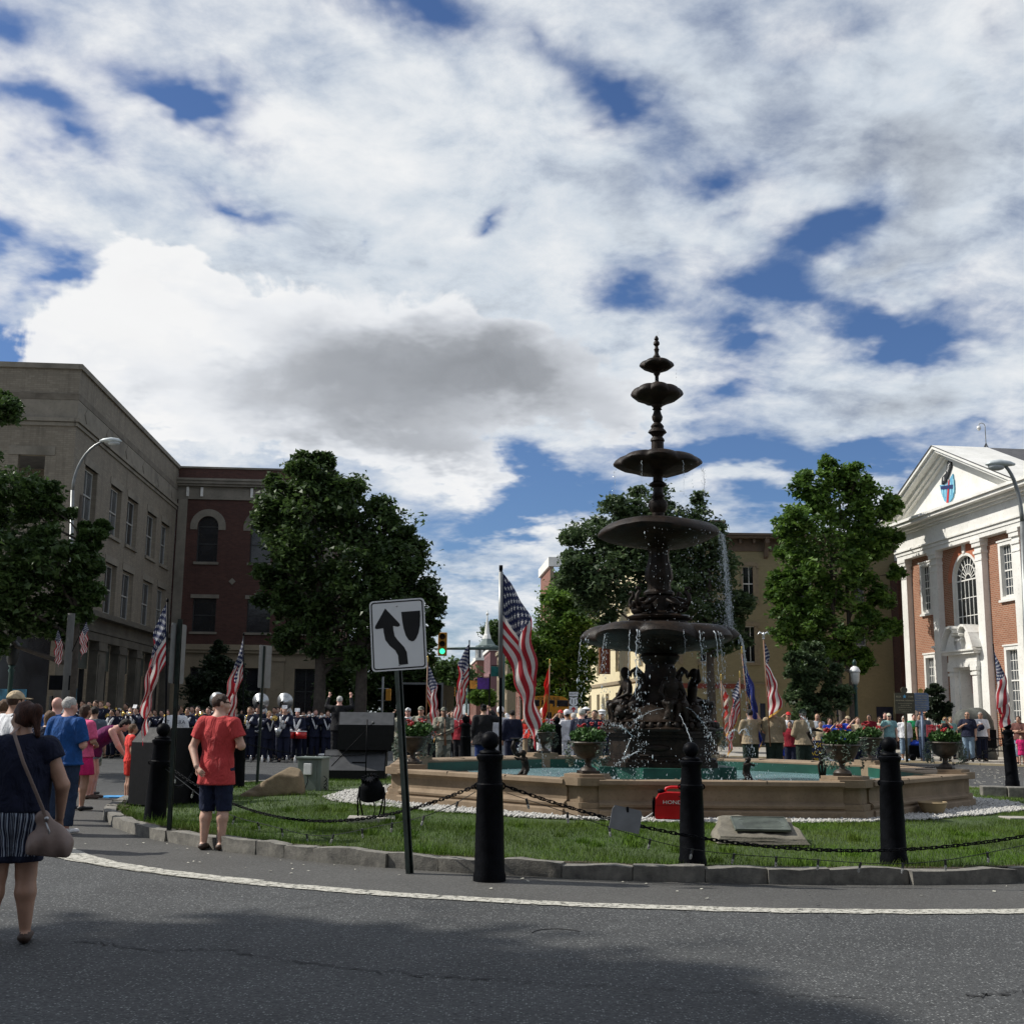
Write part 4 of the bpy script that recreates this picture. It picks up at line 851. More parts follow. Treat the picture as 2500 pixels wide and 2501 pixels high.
# urns on the corner piers
mur = mat('urn_bronze', (.045, .033, .024), .5, .25, .35, 12, .3, 40)
mleaf2 = mat('geranium_leaf', (.05, .12, .02), .6, 0, .35, 9); mflow = mat('red_flower', (.36, .004, .008), .5, 0, .2, 20); mdusty = mat('silver_ivy', (.10, .135, .10), .7, 0, .25, 9)
def leaves(n, cen, rad, sz, mt, name, par, seed, tri=False, droop=None):
    rr = np.random.RandomState(seed); d = rr.normal(0, 1, (n, 3)); d /= np.linalg.norm(d, axis=1)[:, None]; r = rr.uniform(.45, 1, n)**.5
    c = np.array(cen)+d*r[:, None]*np.array(rad)
    if droop is not None: c = droop(rr, n)
    a = rr.normal(0, 1, (n, 3)); a /= np.linalg.norm(a, axis=1)[:, None]; a = a*.6+d*.4 if droop is None else a; b_ = np.cross(a, rr.normal(0, 1, (n, 3))); b_ /= np.linalg.norm(b_, axis=1)[:, None]+1e-9; s_ = sz*rr.uniform(.6, 1.3, n)[:, None]
    V = np.stack([c-b_*s_*.5, c-a*s_*.1+np.cross(a, b_)*0, c+b_*s_*.5, c+a*s_], 1)
    V[:, 1] = c-a*s_*.8
    F = np.arange(n*4).reshape(-1, 4)
    o = link(name, npmesh(name, V.reshape(-1, 3), F, mt), par); return o
def urn_parts(root, seed, trail=True):
    b = MB(); b.cbox((0, 0, .03), (.36, .36, .06), .01); b.lathe([(.17, .06), (.15, .1), (.07, .14), (.055, .2), (.07, .25), (.16, .29), (.24, .34), (.29, .42), (.315, .5), (.33, .56), (.37, .575), (.385, .6), (.37, .62), (.32, .61), (.28, .56)], 28, (0, 0, 0)); b.obj('bowl', mur, root, 40)
    leaves(1100, (0, 0, .72), (.36, .36, .17), .062, mleaf2, 'foliage', root, seed)
    f = MB(); rr = random.Random(seed)
    for i in range(6):
        a_, q = rr.uniform(0, 6.3), rr.uniform(.05, .3); c = (q*math.cos(a_), q*math.sin(a_), .88+rr.uniform(-.04, .16)-q*.2)
        for _ in range(7): f.ball((c[0]+rr.gauss(0, .025), c[1]+rr.gauss(0, .025), c[2]+rr.gauss(0, .018)), rr.uniform(.014, .026), 5, 4)
    f.obj('flowers', mflow, root, True)['kind'] = 'stuff'
    if trail:
        def dr(r_, n):
            a_ = r_.choice([.2, .9, 2.6, 3.4, 4.9], n)+r_.normal(0, .12, n); h = r_.uniform(0, 1, n); rad = .36+.09*np.sin(h*3); return np.stack([rad*np.cos(a_)+r_.normal(0, .02, n), rad*np.sin(a_)+r_.normal(0, .02, n), .64-h*.5], 1)
        leaves(420, (0, 0, 0), (1, 1, 1), .034, mdusty, 'trailing_ivy', root, seed+1, droop=dr)
names = {0: 'bronze urn of geraniums on the pier nearest the hanging grey plate', 1: 'bronze urn with trailing silver ivy on the pier left of the third bollard', 2: 'bronze urn with trailing ivy on the far right pier of the pool', 7: 'bronze urn with red geraniums and pale ivy behind the arrow sign post',
         3: 'bronze urn with red flowers at the back right corner, before the banner', 4: 'bronze urn mostly hidden behind the right side of the fountain base', 5: 'bronze urn of red flowers at the back of the pool near the large flag', 6: 'bronze urn at the back left corner of the pool by the standing soldiers'}
u0 = None
for k in range(8):
    t_ = T0+pi/4*k; q = polar(4.68, t_, .80)
    if u0 is None: u0 = thing('planter_urn', names[k], 'urn', q, .3, 'planted urns on the corners of the pool'); u0.scale = (.7, .7, .7); urn_parts(u0, 5)
    else: clone(u0, q, k*1.3, names[k])
# small nozzle statues in the pool
def putto(name, label, loc, rz, kind):
    r_ = thing(name, label, 'statue', loc, rz, 'small bronze jets standing in the pool'); H = .78; sd = SDF(.016)
    j = pose('stand', pel=(0, 0, .42), waist=(0, .0, .5), chest=(0, .03, .62), neck=(0, .06, .74), head=(0, .09, .86), shr=(.1, .05, .72), shl=(-.1, .05, .72), elr=(.16, .14, .68), wrr=(.1, .28, .74), ell=(-.16, .14, .66), wrl=(-.08, .28, .7), hdr=(-.3, .5, .5), hdl=(.3, .5, .5),
             hipr=(.055, 0, .4), hipl=(-.055, 0, .4), knr=(.09, .12, .26), knl=(-.08, .1, .22), anr=(.07, -.02, .06), anl=(-.1, 0, .05), tor=(.08, .1, .03), tol=(-.12, .1, .03))
    torso_prims(sd, j, H, 1.15); sd.cone(j['neck']*H, j['head']*H, .04*H, .05*H, .03); sd.ell(j['head']*H, A(.075, .085, .085)*H*1.1, .02)
    for n in 'rl':
        sd.cone(j['sh'+n]*H, j['el'+n]*H, .04*H, .035*H, .02); sd.cone(j['el'+n]*H, j['wr'+n]*H, .035*H, .025*H, .015); sd.cone(j['hip'+n]*H, j['kn'+n]*H, .07*H, .05*H, .03); sd.cone(j['kn'+n]*H, j['an'+n]*H, .05*H, .03*H, .02); sd.cone(j['an'+n]*H, j['to'+n]*H, .03*H, .025*H, .012)
    sd.cone(A(0, 0, -.06), A(0, 0, .02), .2, .16, .04)
    V, F = sd.mesh(); link('figure', npmesh('figure', V, F, MBR, True), r_)
    if kind: return r_
    b = MB(); b.tube([(0, .16, .62), (0, .25, .66), (0, .33, .8), (0, .3, .92), (0, .2, .97)], [.05, .06, .055, .04, .03], 8)
    b.lathe([(.03, -.04), (.05, 0), (.16, .035), (.17, .05), (.1, .05)], 16, (0, .2, .95)); b.obj('shell_dish', MBR, r_, True); return r_
q = P(1283, 1880, 19.2); putto('pool_statue', 'small bronze child figure holding up a dish in the pool left of the nearest urn', (q.x, q.y, .5), 2.2, 0).scale = (.78, .78, .72)
q = P(1822, 1880, 19.4); putto('pool_statue', 'small dark bronze child figure splashed by a jet right of the fountain', (q.x, q.y, .5), 3.6, 1).scale = (.72, .72, .62)
q = P(2008, 1880, 17.6); hr = thing('pool_statue', 'thin bronze reed nozzle with curved spout by the second urn from the right', 'statue', (q.x, q.y, .5), 0, 'small bronze jets standing in the pool')
b = MB(); b.lathe([(.14, 0), (.13, .05), (.06, .09), (.03, .14)], 14); b.obj('foot', MBR, hr, True); b = MB()
for s_, tp in ((-.05, .1), (.0, 0), (.05, -.12)): b.tube([(s_*.3, 0, .1), (s_, .02, .4), (tp*.8, .0, .66), (tp*1.5, 0, .8)], [.02, .018, .014, .008], 6)
b.obj('reed_stem', MBR, hr, True); b = MB(); b.tube([(-.15, 0, .78), (-.2, 0, .87), (-.12, 0, .93), (.02, 0, .9)], [.02, .03, .03, .012], 6); b.obj('heron_head', MBR, hr, True)
# ------------------------------------------------------------------ moving water as drops and thin streams
m, t, pb, co = nmat('falling_water')
pb.inputs['Base Color'].default_value = (.7, .76, .8, 1); pb.inputs['Roughness'].default_value = .08; pb.inputs['Transmission Weight'].default_value = .35; pb.inputs['IOR'].default_value = 1.33; MW = m
def drops(pts, sz, name, label, jit=None, grp='water falling from the fountain'):
    pts = np.array(pts); n = len(pts); rr = nrs; s_ = sz*.5*np.exp(rr.normal(0, .5, n)); D = oc[None]*s_[:, None, None]*np.array([.6, .6, 2.1])
    V = (pts[:, None, :]+D).reshape(-1, 3); F = (of[None]+(np.arange(n)*6)[:, None, None]).reshape(-1, 3); o = link(name, npmesh(name, V, F, MW, True)); return tag(o, label, 'water', grp, 'stuff')
def fall(r, t_, z0, z1, n, sr, st, out=.12, top=1.):
    q = nrs.uniform(0, 1, n)**top; z = z0-(z0-z1)*q; rr = r+out*np.sqrt(q)+nrs.normal(0, 1, n)*sr*(.3+q); tt = R(t_)+nrs.normal(0, 1, n)*st*(.4+q)
    return np.stack([CX+rr*np.sin(tt), CY-rr*np.cos(tt), z], 1)
def strand(r, t_, z0, z1, w0, name_pts, out=.15, seg=26):
    b = name_pts; lst = []
    for i in range(seg+1):
        q = i/seg; z = z0-(z0-z1)*q; rr = r+out*math.sqrt(q)+rnd.gauss(0, .006); a_ = R(t_)+rnd.gauss(0, .006); lst.append((CX+rr*math.sin(a_), CY-rr*math.cos(a_), z))
    b.tube(lst, [w0*.5*rnd.uniform(.2, 1.2)*(1-.6*i/seg) for i in range(seg+1)], 5)
pts = [fall(1.12, 78, 4.85, 3.1, 2600, .035, .05, .1, .8), fall(1.12, 62, 4.85, 3.1, 700, .06, .14, .05), fall(1.1, 30, 4.8, 3.1, 260, .04, .3, .02), fall(1.1, -10, 4.8, 3.1, 160, .05, .4)]
drops(np.concatenate(pts), .0078, 'falling_water', 'curtain of white drops pouring off the right edge of the wide upper bowl')
pts = [fall(1.41, a_, 3.0, .52, n_, .045, .035, .13) for a_, n_ in ((-48, 260), (-22, 330), (22, 260), (38, 260), (62, 130), (84, 300), (-85, 160), (-70, 120), (130, 150), (175, 100))]
drops(np.concatenate(pts+[fall(1.0, 0, 3.0, .6, 420, .5, 1.4, .3)]), .0105, 'falling_water', 'scattered bright drops falling from the large bowl into the pool')
pts = [fall(.83, a_, 6.05, 5.1, 60, .02, .03, .02) for a_ in (-95, -30, 24, 36, 62, 88)]+[fall(.33, 75, 7.95, 7.65, 22, .01, .03, .0), fall(.02, 0, 8.72, 8.62, 26, .012, 2, .0)]
drops(np.concatenate(pts), .006, 'falling_water', 'thin dribbles of drops under the three upper bowls')
b = MB()
for a_, z1, w0 in ((-24, 1.9, .03), (-29, 2.2, .018), (-50, 2.3, .016), (20, 2.2, .018), (33, 1.95, .02), (36, 2.3, .014), (82, 2.2, .035), (88, 2.3, .02), (76, 2.4, .02), (-88, 2.5, .014), (8, 2.6, .008)): strand(1.38, a_, 3.03, z1, w0, b, .12)
for a_, w0 in ((80, .03), (76, .02), (84, .018), (72, .012), (66, .01)): strand(1.1, a_, 4.85, 3.9, w0, b, .07)
for a_ in (-95, -30, 24, 62, 86, 91): strand(.8, a_, 6.08, 5.55, .008, b, .02, 14)
tag(b.obj('water_stream', MW, None, True), 'glassy unbroken streams of water leaving the bowl edges', 'water', 'water falling from the fountain', 'stuff')
b = MB(); dd = []
def jet(p0, p1, hgt, r=.006, n=22, part=True):
    p0, p1 = Vector(p0), Vector(p1); L = []
    for i in range(n+1):
        q = i/n; p = p0.lerp(p1, q); p.z += 4*hgt*q*(1-q); L.append(p)
    b.tube([tuple(p+Vector((rnd.gauss(0, .004),)*3)) for p in L[:int(n*.7)]], [r*rnd.uniform(.4, 1.1) for _ in L[:int(n*.7)]], 5)
    for _ in range(60): i = rnd.randint(n//3, n-1); p = L[i].lerp(L[i+1], rnd.random()); dd.append((p.x+rnd.gauss(0, .014), p.y+rnd.gauss(0, .014), p.z+rnd.gauss(0, .014)))
def pol(r, t_, z): return polar(r, R(t_), z)
jet(pol(1.0, 10, 1.62), pol(1.75, 14, .55), .12); jet(pol(1.05, 16, 1.75), pol(1.6, 28, 1.0), .12, .004); jet(pol(.9, -5, 1.72), pol(1.2, -40, 1.3), .1, .004); jet(pol(.95, -35, 1.4), pol(1.4, -40, .6), .05)
jet(P(1545, 1800, 18.4), P(1490, 1770, 17.5), .06, .006); q = P(1300, 1770, 18.8); jet(q, P(1330, 1880, 19), .12); jet(q, P(1262, 1840, 18.8), .08); q = P(1805, 1792, 19.2); jet(q, P(1845, 1850, 19.2), .22, .01); jet(q, P(1770, 1830, 19.2), .16, .006)
q = P(1985, 1775, 17.6); jet(P(1955, 1750, 17.6), P(2000, 1855, 17.5), .16, .012); jet(P(1480, 1815, 16.6), P(1435, 1880, 16.8), .12, .006); jet(P(1560, 1835, 17), P(1500, 1870, 17), .02, .008)
tag(b.obj('water_stream', MW, None, True), 'thin arching jets from the small statues and masks', 'water', 'water falling from the fountain', 'stuff')
spl = [polar(nrs.uniform(1.2, 3.6), nrs.uniform(-2, 2), .52+abs(nrs.normal(0, .06))) for _ in range(500)]+[(P(u_, 1880, Y_).x+rnd.gauss(0, .12), Y_+rnd.gauss(0, .12), .55+abs(rnd.gauss(0, .12))) for u_, Y_ in ((1850, 19), (1480, 18.6), (1340, 19), (1500, 18.5), (1700, 19)) for _ in range(70)]
drops(np.array(dd+spl), .009, 'falling_water', 'splashes dancing on the surface of the pool')
# ------------------------------------------------------------------ buildings
mbeige = brick_mat('beige_brick', (.19, .165, .128), (.255, .225, .175), (.16, .14, .115), .23, .08, .007, stain=.55)
mred = brick_mat('red_brick', (.062, .025, .019), (.098, .04, .03), (.07, .048, .04), .21, .075, .007, stain=.2)
morange = brick_mat('orange_brick', (.25, .085, .042), (.36, .14, .075), (.36, .27, .19), .24, .082, .015)
mlime = stone_mat('limestone', (.165, .15, .12), (.245, .22, .18), .9, 1.6, .75, .2)
mcreamst = stone_mat('cream_stone', (.2, .165, .112), (.28, .232, .16), .9, 1.2, .3, .15)
mwhite = stone_mat('white_trim', (.66, .65, .6), (.8, .79, .75), .65, 1.1, .22, .08)
mgreyfr = mat('grey_frame', (.34, .34, .32), .6); mdkfr = mat('dark_frame', (.02, .022, .022), .5)
mpane = glassmat('window_glass', (.022, .027, .032)); mp2 = glassmat('window_glass_pale', (.05, .055, .058), .12); mp3 = glassmat('window_glass_dark', (.01, .012, .014), .04); mblack = glassmat('dark_glass', (.008, .009, .011), .12); mcurt = mat('pale_curtain', (.4, .4, .38), .9)
mcream = brick_mat('cream_paint', (.27, .23, .13), (.3, .255, .145), (.25, .215, .125), .22, .08, .004)  # darker cream for the front wall, its shade put into the colour
mcreamL = mat('cream_render', (.66, .58, .38), .85, 0, .06, 1.5)  # paler cream for the street side, the sunlight put into the colour
mbrown = mat('brown_trim', (.12, .085, .06), .8); mslate = stone_mat('slate_roof', (.05, .05, .055), (.1, .1, .105), .8, 3, .2, .4)
mtan = mat('tan_trim', (.25, .2, .13), .85)
def building(name, label, p0, p1, cat='building'):
    """Empty at p0; local x runs along the front to p1, local y points into the house"""
    a = math.atan2(p1[1]-p0[1], p1[0]-p0[0]); r = thing(name, label, cat, (p0[0], p0[1], 0), a); return r, math.hypot(p1[0]-p0[0], p1[1]-p0[1])
def wall(parent, name, L, z0, z1, holes, m, depth=.22, x0=0., y=0., back=None):
    """wall sheet with real openings and reveals; hole = (x0, z0, x1, z1[, 'arch'])"""
    b = MB(); xs = sorted({x0, x0+L, *[h[0] for h in holes], *[h[2] for h in holes]}); zs = sorted({z0, z1, *[h[1] for h in holes], *[h[3] for h in holes]})
    for i in range(len(xs)-1):
        for k in range(len(zs)-1):
            cx, cz = (xs[i]+xs[i+1])/2, (zs[k]+zs[k+1])/2
            if cz < z0 or cz > z1 or any(h[0] < cx < h[2] and h[1] < cz < h[3] for h in holes): continue
            b.add([(xs[i], y, zs[k]), (xs[i+1], y, zs[k]), (xs[i+1], y, zs[k+1]), (xs[i], y, zs[k+1])], [(0, 1, 2, 3)])
    for h in holes:
        a, c, d, e = h[:4]; q = y+depth
        if len(h) > 4:
            r = (d-a)/2; sp = e-r; cx = (a+d)/2; n = 14; arc = [(cx+r*math.cos(pi*i/n), sp+r*math.sin(pi*i/n)) for i in range(n+1)]
            for i in range(n//2): b.add([(d, y, e), (arc[i][0], y, arc[i][1]), (arc[i+1][0], y, arc[i+1][1])], [(0, 2, 1)]); j = n-i; b.add([(a, y, e), (arc[j-1][0], y, arc[j-1][1]), (arc[j][0], y, arc[j][1])], [(0, 2, 1)])
            b.add([(p[0], yy, p[1]) for p in arc for yy in (y, q)], [(2*i, 2*i+1, 2*i+3, 2*i+2) for i in range(n)]); top = sp
        else: b.add([(a, y, e), (d, y, e), (d, q, e), (a, q, e)], [(0, 1, 2, 3)]); top = e
        b.add([(a, y, c), (a, q, c), (a, q, top), (a, y, top)], [(0, 1, 2, 3)]); b.add([(d, y, c), (d, q, c), (d, q, top), (d, y, top)], [(3, 2, 1, 0)]); b.add([(a, y, c), (d, y, c), (d, q, c), (a, q, c)], [(3, 2, 1, 0)])
    return b.obj(name, m, parent)
_wc = {}
PANES = [mpane, mp2, mp3]
def window(parent, x, z, wd, ht, cols=1, rows=(1, 1), fw=.06, mw=.03, fm=None, gm=None, y=.12, panes=True, arch=False, depth=.07, name='window'):
    """sash window: frame mesh with each pane as a sub-part; x, z = lower left corner"""
    fm = fm or mgreyfr; gm = gm or mpane; gm = rnd.choice(PANES) if gm is mpane else gm; key = (round(wd, 2), round(ht, 2), cols, rows, fw, mw, fm.name, gm.name, arch, depth)
    if key not in _wc:
        b = MB(); pl = []
        r = wd/2 if arch else 0; H = ht-r
        b.box(0, 0, 0, fw, depth, H); b.box(wd-fw, 0, 0, wd, depth, H); b.box(fw, 0, 0, wd-fw, depth, fw*1.2)
        if not arch: b.box(fw, 0, ht-fw, wd-fw, depth, ht)
        tot = sum(rows); zz0, zz1 = fw*1.2, (H if arch else ht-fw); cell = (zz1-zz0)/tot; z_ = zz0
        cw = (wd-2*fw)/cols
        for k, nr_ in enumerate(rows):
            off = 0 if k == len(rows)-1 else .012
            for i in range(cols):
                for j_ in range(nr_): pl.append((fw+i*cw, z_+j_*cell, cw, cell, off))
            for i in range(1, cols): b.box(fw+i*cw-mw/2, .012+off, z_, fw+i*cw+mw/2, depth-.012, z_+nr_*cell)
            for j_ in range(1, nr_): b.box(fw, .014+off, z_+j_*cell-mw/2, wd-fw, depth-.014, z_+j_*cell+mw/2)
            z_ += nr_*cell
            if k < len(rows)-1 or arch: b.box(fw, .002, z_-.03, wd-fw, depth-.002, z_+.03)
        if arch:
            def ring(r0, r1, n=20): b.add([(r+q*math.cos(pi*i/n), yy, H+q*math.sin(pi*i/n)) for i in range(n+1) for yy in (0, depth) for q in (r0, r1)], [f for i in range(n) for f in ((4*i, 4*i+1, 4*i+5, 4*i+4), (4*i+2, 4*i+6, 4*i+7, 4*i+3), (4*i, 4*i+4, 4*i+6, 4*i+2), (4*i+1, 4*i+3, 4*i+7, 4*i+5))])
            ring(r-fw, r)
            if cols > 2:
                ring(.62*r-mw/2, .62*r+mw/2); ring(.24*r-mw/2, .24*r+mw/2)
                for i in range(1, 10): a = pi*i/10; q0, q1 = .24*r, r-fw/2; b.M = Matrix.Translation((r, depth/2, H)) @ Matrix.Rotation(-a, 4, 'Y'); b.box(q0, -depth*.35, -mw/2, q1, depth*.35, mw/2); b.M = None
        g = MB(); g.box(0, 0, 0, cw, .012, cell); ag = None
        if arch: ag = MB(); ag.add([(r+(r-.01)*math.cos(pi*i/20), depth*.5, H+(r-.01)*math.sin(pi*i/20)) for i in range(21)], [tuple(range(20, -1, -1))]); ag = ag.mesh('pane', gm)
        _wc[key] = (b.mesh(name, fm), g.mesh('pane', gm), pl, ag)
    me, gme, pl, ag = _wc[key]; o = link(name, me, parent); o.location = (x, y, z)
    for (px_, pz, cw, ce, off) in pl: p_ = link('pane', gme, o); p_.location = (px_, depth*.5+off, pz)
    if ag: link('arched_pane', ag, o)
    return o
def slab(parent, name, m, *boxes, smooth=False, label=None):
    """each box its own part"""
    for bx in boxes: o = MB().box(*bx).obj(name, m, parent, label=label)
    return o
def joined(parent, name, m, boxes, stuff=False):
    b = MB()
    for bx in boxes: b.box(*bx)
    o = b.obj(name, m, parent)
    if stuff: o['kind'] = 'stuff'
    return o
# ---- left: long beige brick building, shaded
LB, L = building('beige_brick_building', 'long three-storey beige brick building with shopfronts in shade on the left', (-16.6, 43.2), (-18.0, 61.7))
up = [(1.55, 8.9, 3.35, 11.05), (5.45, 8.9, 7.3, 11.05), (8.35, 8.9, 10.3, 11.05), (12.2, 8.9, 14.2, 11.05), (15.3, 8.9, 17.2, 11.05)]
lo = [(a, 5.56, c, 7.73) for a, _, c, _ in up]
wall(LB, 'side_wall', L-.002, 5.3, 14.6, up+lo, mbeige, .22)
for k, h in enumerate(up+lo):
    w_, t_ = h[2]-h[0], h[3]-h[1]
    window(LB, h[0]+.16, h[1]+.05, w_-.32, t_-.12, 2, (1, 1), .05, .05, mgreyfr, [mpane, mcurt, mblack, mpane][k % 4] if k in (2, 4) else mpane, .16)
    slab(LB, 'window_sill', mlime, (h[0]-.08, -.09, h[1]-.14, h[2]+.08, .1, h[1])); slab(LB, 'window_lintel', mlime, (h[0]-.15, -.025, h[3], h[2]+.15, .1, h[3]+.3))
for z0, z1, pr in ((14.44, 14.64, .09), (12.2, 12.34, .06), (12.36, 12.5, .13)): slab(LB, 'moulding', mlime, (-pr+.0, -pr, z0, L-.004, .06, z1))
slab(LB, 'frieze', mlime, (-.03, -.03, 12.503, L-.006, .05, 13.22)); slab(LB, 'stained_band', stone_mat('stained_stone', (.1, .085, .065), (.17, .15, .12), .9, 2.5, .6), (-.045, -.045, 13.225, L-.008, .05, 13.47))
for k in range(6): o = slab(LB, 'frieze_diamond', mlime, (-.24, -.03, -.24, .24, .0, .24)); o.rotation_euler = (0, R(45), 0); o.location = (1.2+k*3.2, -.02, 12.87)
# shopfront with pilasters
PIL = [(.0, .95), (4.2, 5.6), (7.5, 8.9), (10.7, 11.8), (13.9, 15.0), (17.4, 18.5)]
msoot = stone_mat('sooty_limestone', (.07, .063, .05), (.13, .118, .095), .9, 1.6, .5, .2)  # soot and the shade of trees are both in this darker limestone colour
for a, c in PIL:
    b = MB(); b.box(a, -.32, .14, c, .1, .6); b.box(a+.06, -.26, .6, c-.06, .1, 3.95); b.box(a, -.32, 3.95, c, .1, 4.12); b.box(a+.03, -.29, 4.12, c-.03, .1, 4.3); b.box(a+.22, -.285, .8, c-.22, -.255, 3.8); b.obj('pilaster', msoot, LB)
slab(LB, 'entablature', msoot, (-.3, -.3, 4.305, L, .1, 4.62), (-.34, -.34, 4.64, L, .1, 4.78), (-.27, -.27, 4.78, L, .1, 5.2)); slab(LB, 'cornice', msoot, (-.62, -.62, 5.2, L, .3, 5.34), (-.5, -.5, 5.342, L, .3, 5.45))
for (a, c), (d, e) in zip(PIL[:-1], PIL[1:]):
    slab(LB, 'transom_panel', mat('shop_panel', (.055, .065, .055), .6), (c, .12, 3.2, d, .2, 4.3)); slab(LB, 'shop_window', mblack, (c, .3, .55, d, .33, 3.2)); slab(LB, 'stall_riser', mdkfr, (c, .15, .14, d, .4, .55))
    for q in (c+.04, (c+d)/2, d-.04): slab(LB, 'mullion', mdkfr, (q-.04, .2, .55, q+.04, .36, 3.2))
# front face of the same building
LF = LB; fl = 11.0; M_ = Matrix.Rotation(-pi/2-R(-0.0), 4, 'Z')
front = bpy.data.objects.new('front_wall_group', None)
bpy.data.objects.remove(front)
def onfront(o): o.rotation_euler = (0, 0, pi/2); return o       # local x of the part then runs into the street block, outward is towards the camera
fh = [(fl-2.05, 8.9, fl-1.05, 11.05), (fl-5.0, 8.9, fl-4.0, 11.05), (fl-2.05, 5.56, fl-1.05, 7.73), (fl-5.0, 5.56, fl-4.0, 7.73)]
def fpl(o, x=0, z=0): o.matrix_local = Matrix.Translation((0, fl, 0)) @ Matrix.Rotation(-pi/2, 4, 'Z') @ Matrix.Translation((x, 0, z)); return o
fpl(wall(LB, 'front_wall', fl, 5.3, 14.6, fh, mbeige, .22))
for h in fh:
    o = window(LB, 0, 0, h[2]-h[0]-.1, h[3]-h[1]-.1, 1, (1, 1), .06, .04, mgreyfr, mpane); fpl(o, h[0]+.05, h[1]+.05); o.matrix_local = o.matrix_local @ Matrix.Translation((0, .14, 0))
    fpl(slab(LB, 'window_lintel', mlime, (h[0]-.35, -.03, h[3], h[2]+.35, .05, h[3]+.33))); fpl(slab(LB, 'window_sill', mlime, (h[0]-.1, -.07, h[1]-.14, h[2]+.1, .05, h[1])))
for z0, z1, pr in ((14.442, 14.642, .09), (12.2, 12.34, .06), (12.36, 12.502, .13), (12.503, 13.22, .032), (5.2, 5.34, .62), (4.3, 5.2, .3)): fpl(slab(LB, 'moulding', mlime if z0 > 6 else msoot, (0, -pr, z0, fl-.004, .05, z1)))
fpl(slab(LB, 'stained_band', MATS['stained_stone'], (0, -.047, 13.225, fl-.05, .05, 13.47)))
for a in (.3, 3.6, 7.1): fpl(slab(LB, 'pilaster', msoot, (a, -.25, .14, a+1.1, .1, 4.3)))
for a, c in ((1.4, 3.6), (4.7, 7.1), (8.2, 10.6)): fpl(slab(LB, 'shop_window', mblack, (a, .25, .5, c, .3, 4.3)))
fpl(slab(LB, 'poster', mat('blue_poster', (.04, .16, .24), .5, 0, .6, 3), (8.5, .2, .7, 9.9, .22, 2.3)))
slab(LB, 'flat_roof', mslate, (.1, .1, 14.2, L-.1, fl-.1, 14.3)); slab(LB, 'rear_wall', mbeige, (L-.2, .2, 0, L-.02, fl, 14.5))
slab(LB, 'poster', MATS['blue_poster'], (2.6, .22, .8, 3.5, .25, 2.4))
# ---- brick building facing the camera across the end
BR, L = building('red_brick_building', 'dark red brick building with arched upper windows behind the marching band', (-18.0, 61.7), (-9.6, 62.3))
ar = [(1.17, 9.42, 2.28, 11.9, 'arch'), (3.98, 9.42, 5.12, 11.9, 'arch'), (6.75, 9.42, 7.85, 11.9, 'arch')]; lw_ = [(1.15, 5.7, 2.38, 7.48), (4.0, 5.7, 5.23, 7.48), (6.75, 5.7, 7.95, 7.48)]
wall(BR, 'front_wall', L, 5.05, 12.86, ar+lw_, mred, .3); wall(BR, 'parapet_wall', L, 13.9, 14.5, [], mred); slab(BR, 'coping', mlime, (0, -.06, 14.5, L, .3, 14.6)); slab(BR, 'cornice', mlime, (0, -.35, 13.62, L+.3, .2, 13.78), (0, -.25, 13.5, L+.2, .2, 13.617), (0, -.42, 13.783, L+.36, .2, 13.9))
slab(BR, 'frieze', mlime, (0, -.04, 12.86, L+.03, .2, 13.497)); slab(BR, 'moulding', mlime, (0, -.08, 12.8, L, .0, 12.88), (0, -.1, 8.95, .0, .0, 8.96))
for a in (.5, 1.25, 3.9, 4.6, 7.4): slab(BR, 'console', mwhite, (a, -.14, 12.95, a+.13, .0, 13.45))
slab(BR, 'corner_pier', mlime, (.1, -.08, 5.05, .58, .1, 12.79), (L-.5, -.08, 5.05, L, .1, 12.79))
for h in ar:
    w_ = h[2]-h[0]; window(BR, h[0], h[1], w_, h[3]-h[1], 1, (1, 1), .05, .04, mdkfr, mblack, .2, arch=True); cx = (h[0]+h[2])/2; r = w_/2; sp = h[3]-r; b = MB()
    n = 16; b.add([(cx+q*math.cos(pi*i/n), yy, sp+q*math.sin(pi*i/n)) for i in range(n+1) for yy in (-.035, .05) for q in (r, r+.38)], [f for i in range(n) for f in ((4*i, 4*i+1, 4*i+5, 4*i+4), (4*i+1, 4*i+3, 4*i+7, 4*i+5), (4*i, 4*i+4, 4*i+6, 4*i+2))])
    b.box(cx-r-.38, -.034, sp-.18, cx-r, .05, sp); b.box(cx+r, -.034, sp-.18, cx+r+.38, .05, sp); b.obj('stone_arch', mlime, BR); slab(BR, 'window_sill', mlime, (h[0]-.1, -.08, h[1]-.14, h[2]+.1, .1, h[1]))
for h in lw_: window(BR, h[0], h[1], h[2]-h[0], h[3]-h[1], 1, (1, 1), .05, .04, mdkfr, mblack, .2); slab(BR, 'window_lintel', mlime, (h[0]-.12, -.05, h[3], h[2]+.12, .05, h[3]+.2)); slab(BR, 'window_sill', mlime, (h[0]-.1, -.08, h[1]-.12, h[2]+.1, .1, h[1]))
o = slab(BR, 'diamond', mlime, (-.13, -.04, -.13, .13, .02, .13)); o.rotation_euler = (0, R(45), 0); o.location = (3.15, 0, 8.4)
gw = [(1.2, .3, 2.5, 3.84), (3.2, .3, 4.9, 3.84), (6.64, .3, 7.81, 3.84)]
wall(BR, 'ground_floor_wall', L, .0, 4.6, gw, mcreamst, .35); slab(BR, 'cornice', mcreamst, (0, -.2, 4.6, L+.2, .1, 4.75), (0, -.3, 4.753, L+.3, .1, 4.9), (0, -.12, 4.903, L+.1, .1, 5.05))
for a in (.1, 5.2, 2.65): b = MB(); b.box(a, -.12, .14, a+.42 if a != 5.2 else a+.9, .05, 4.2); b.box(a-.06, -.18, 4.2, (a+.42 if a != 5.2 else a+.9)+.06, .05, 4.4); b.obj('pilaster', mcreamst, BR)
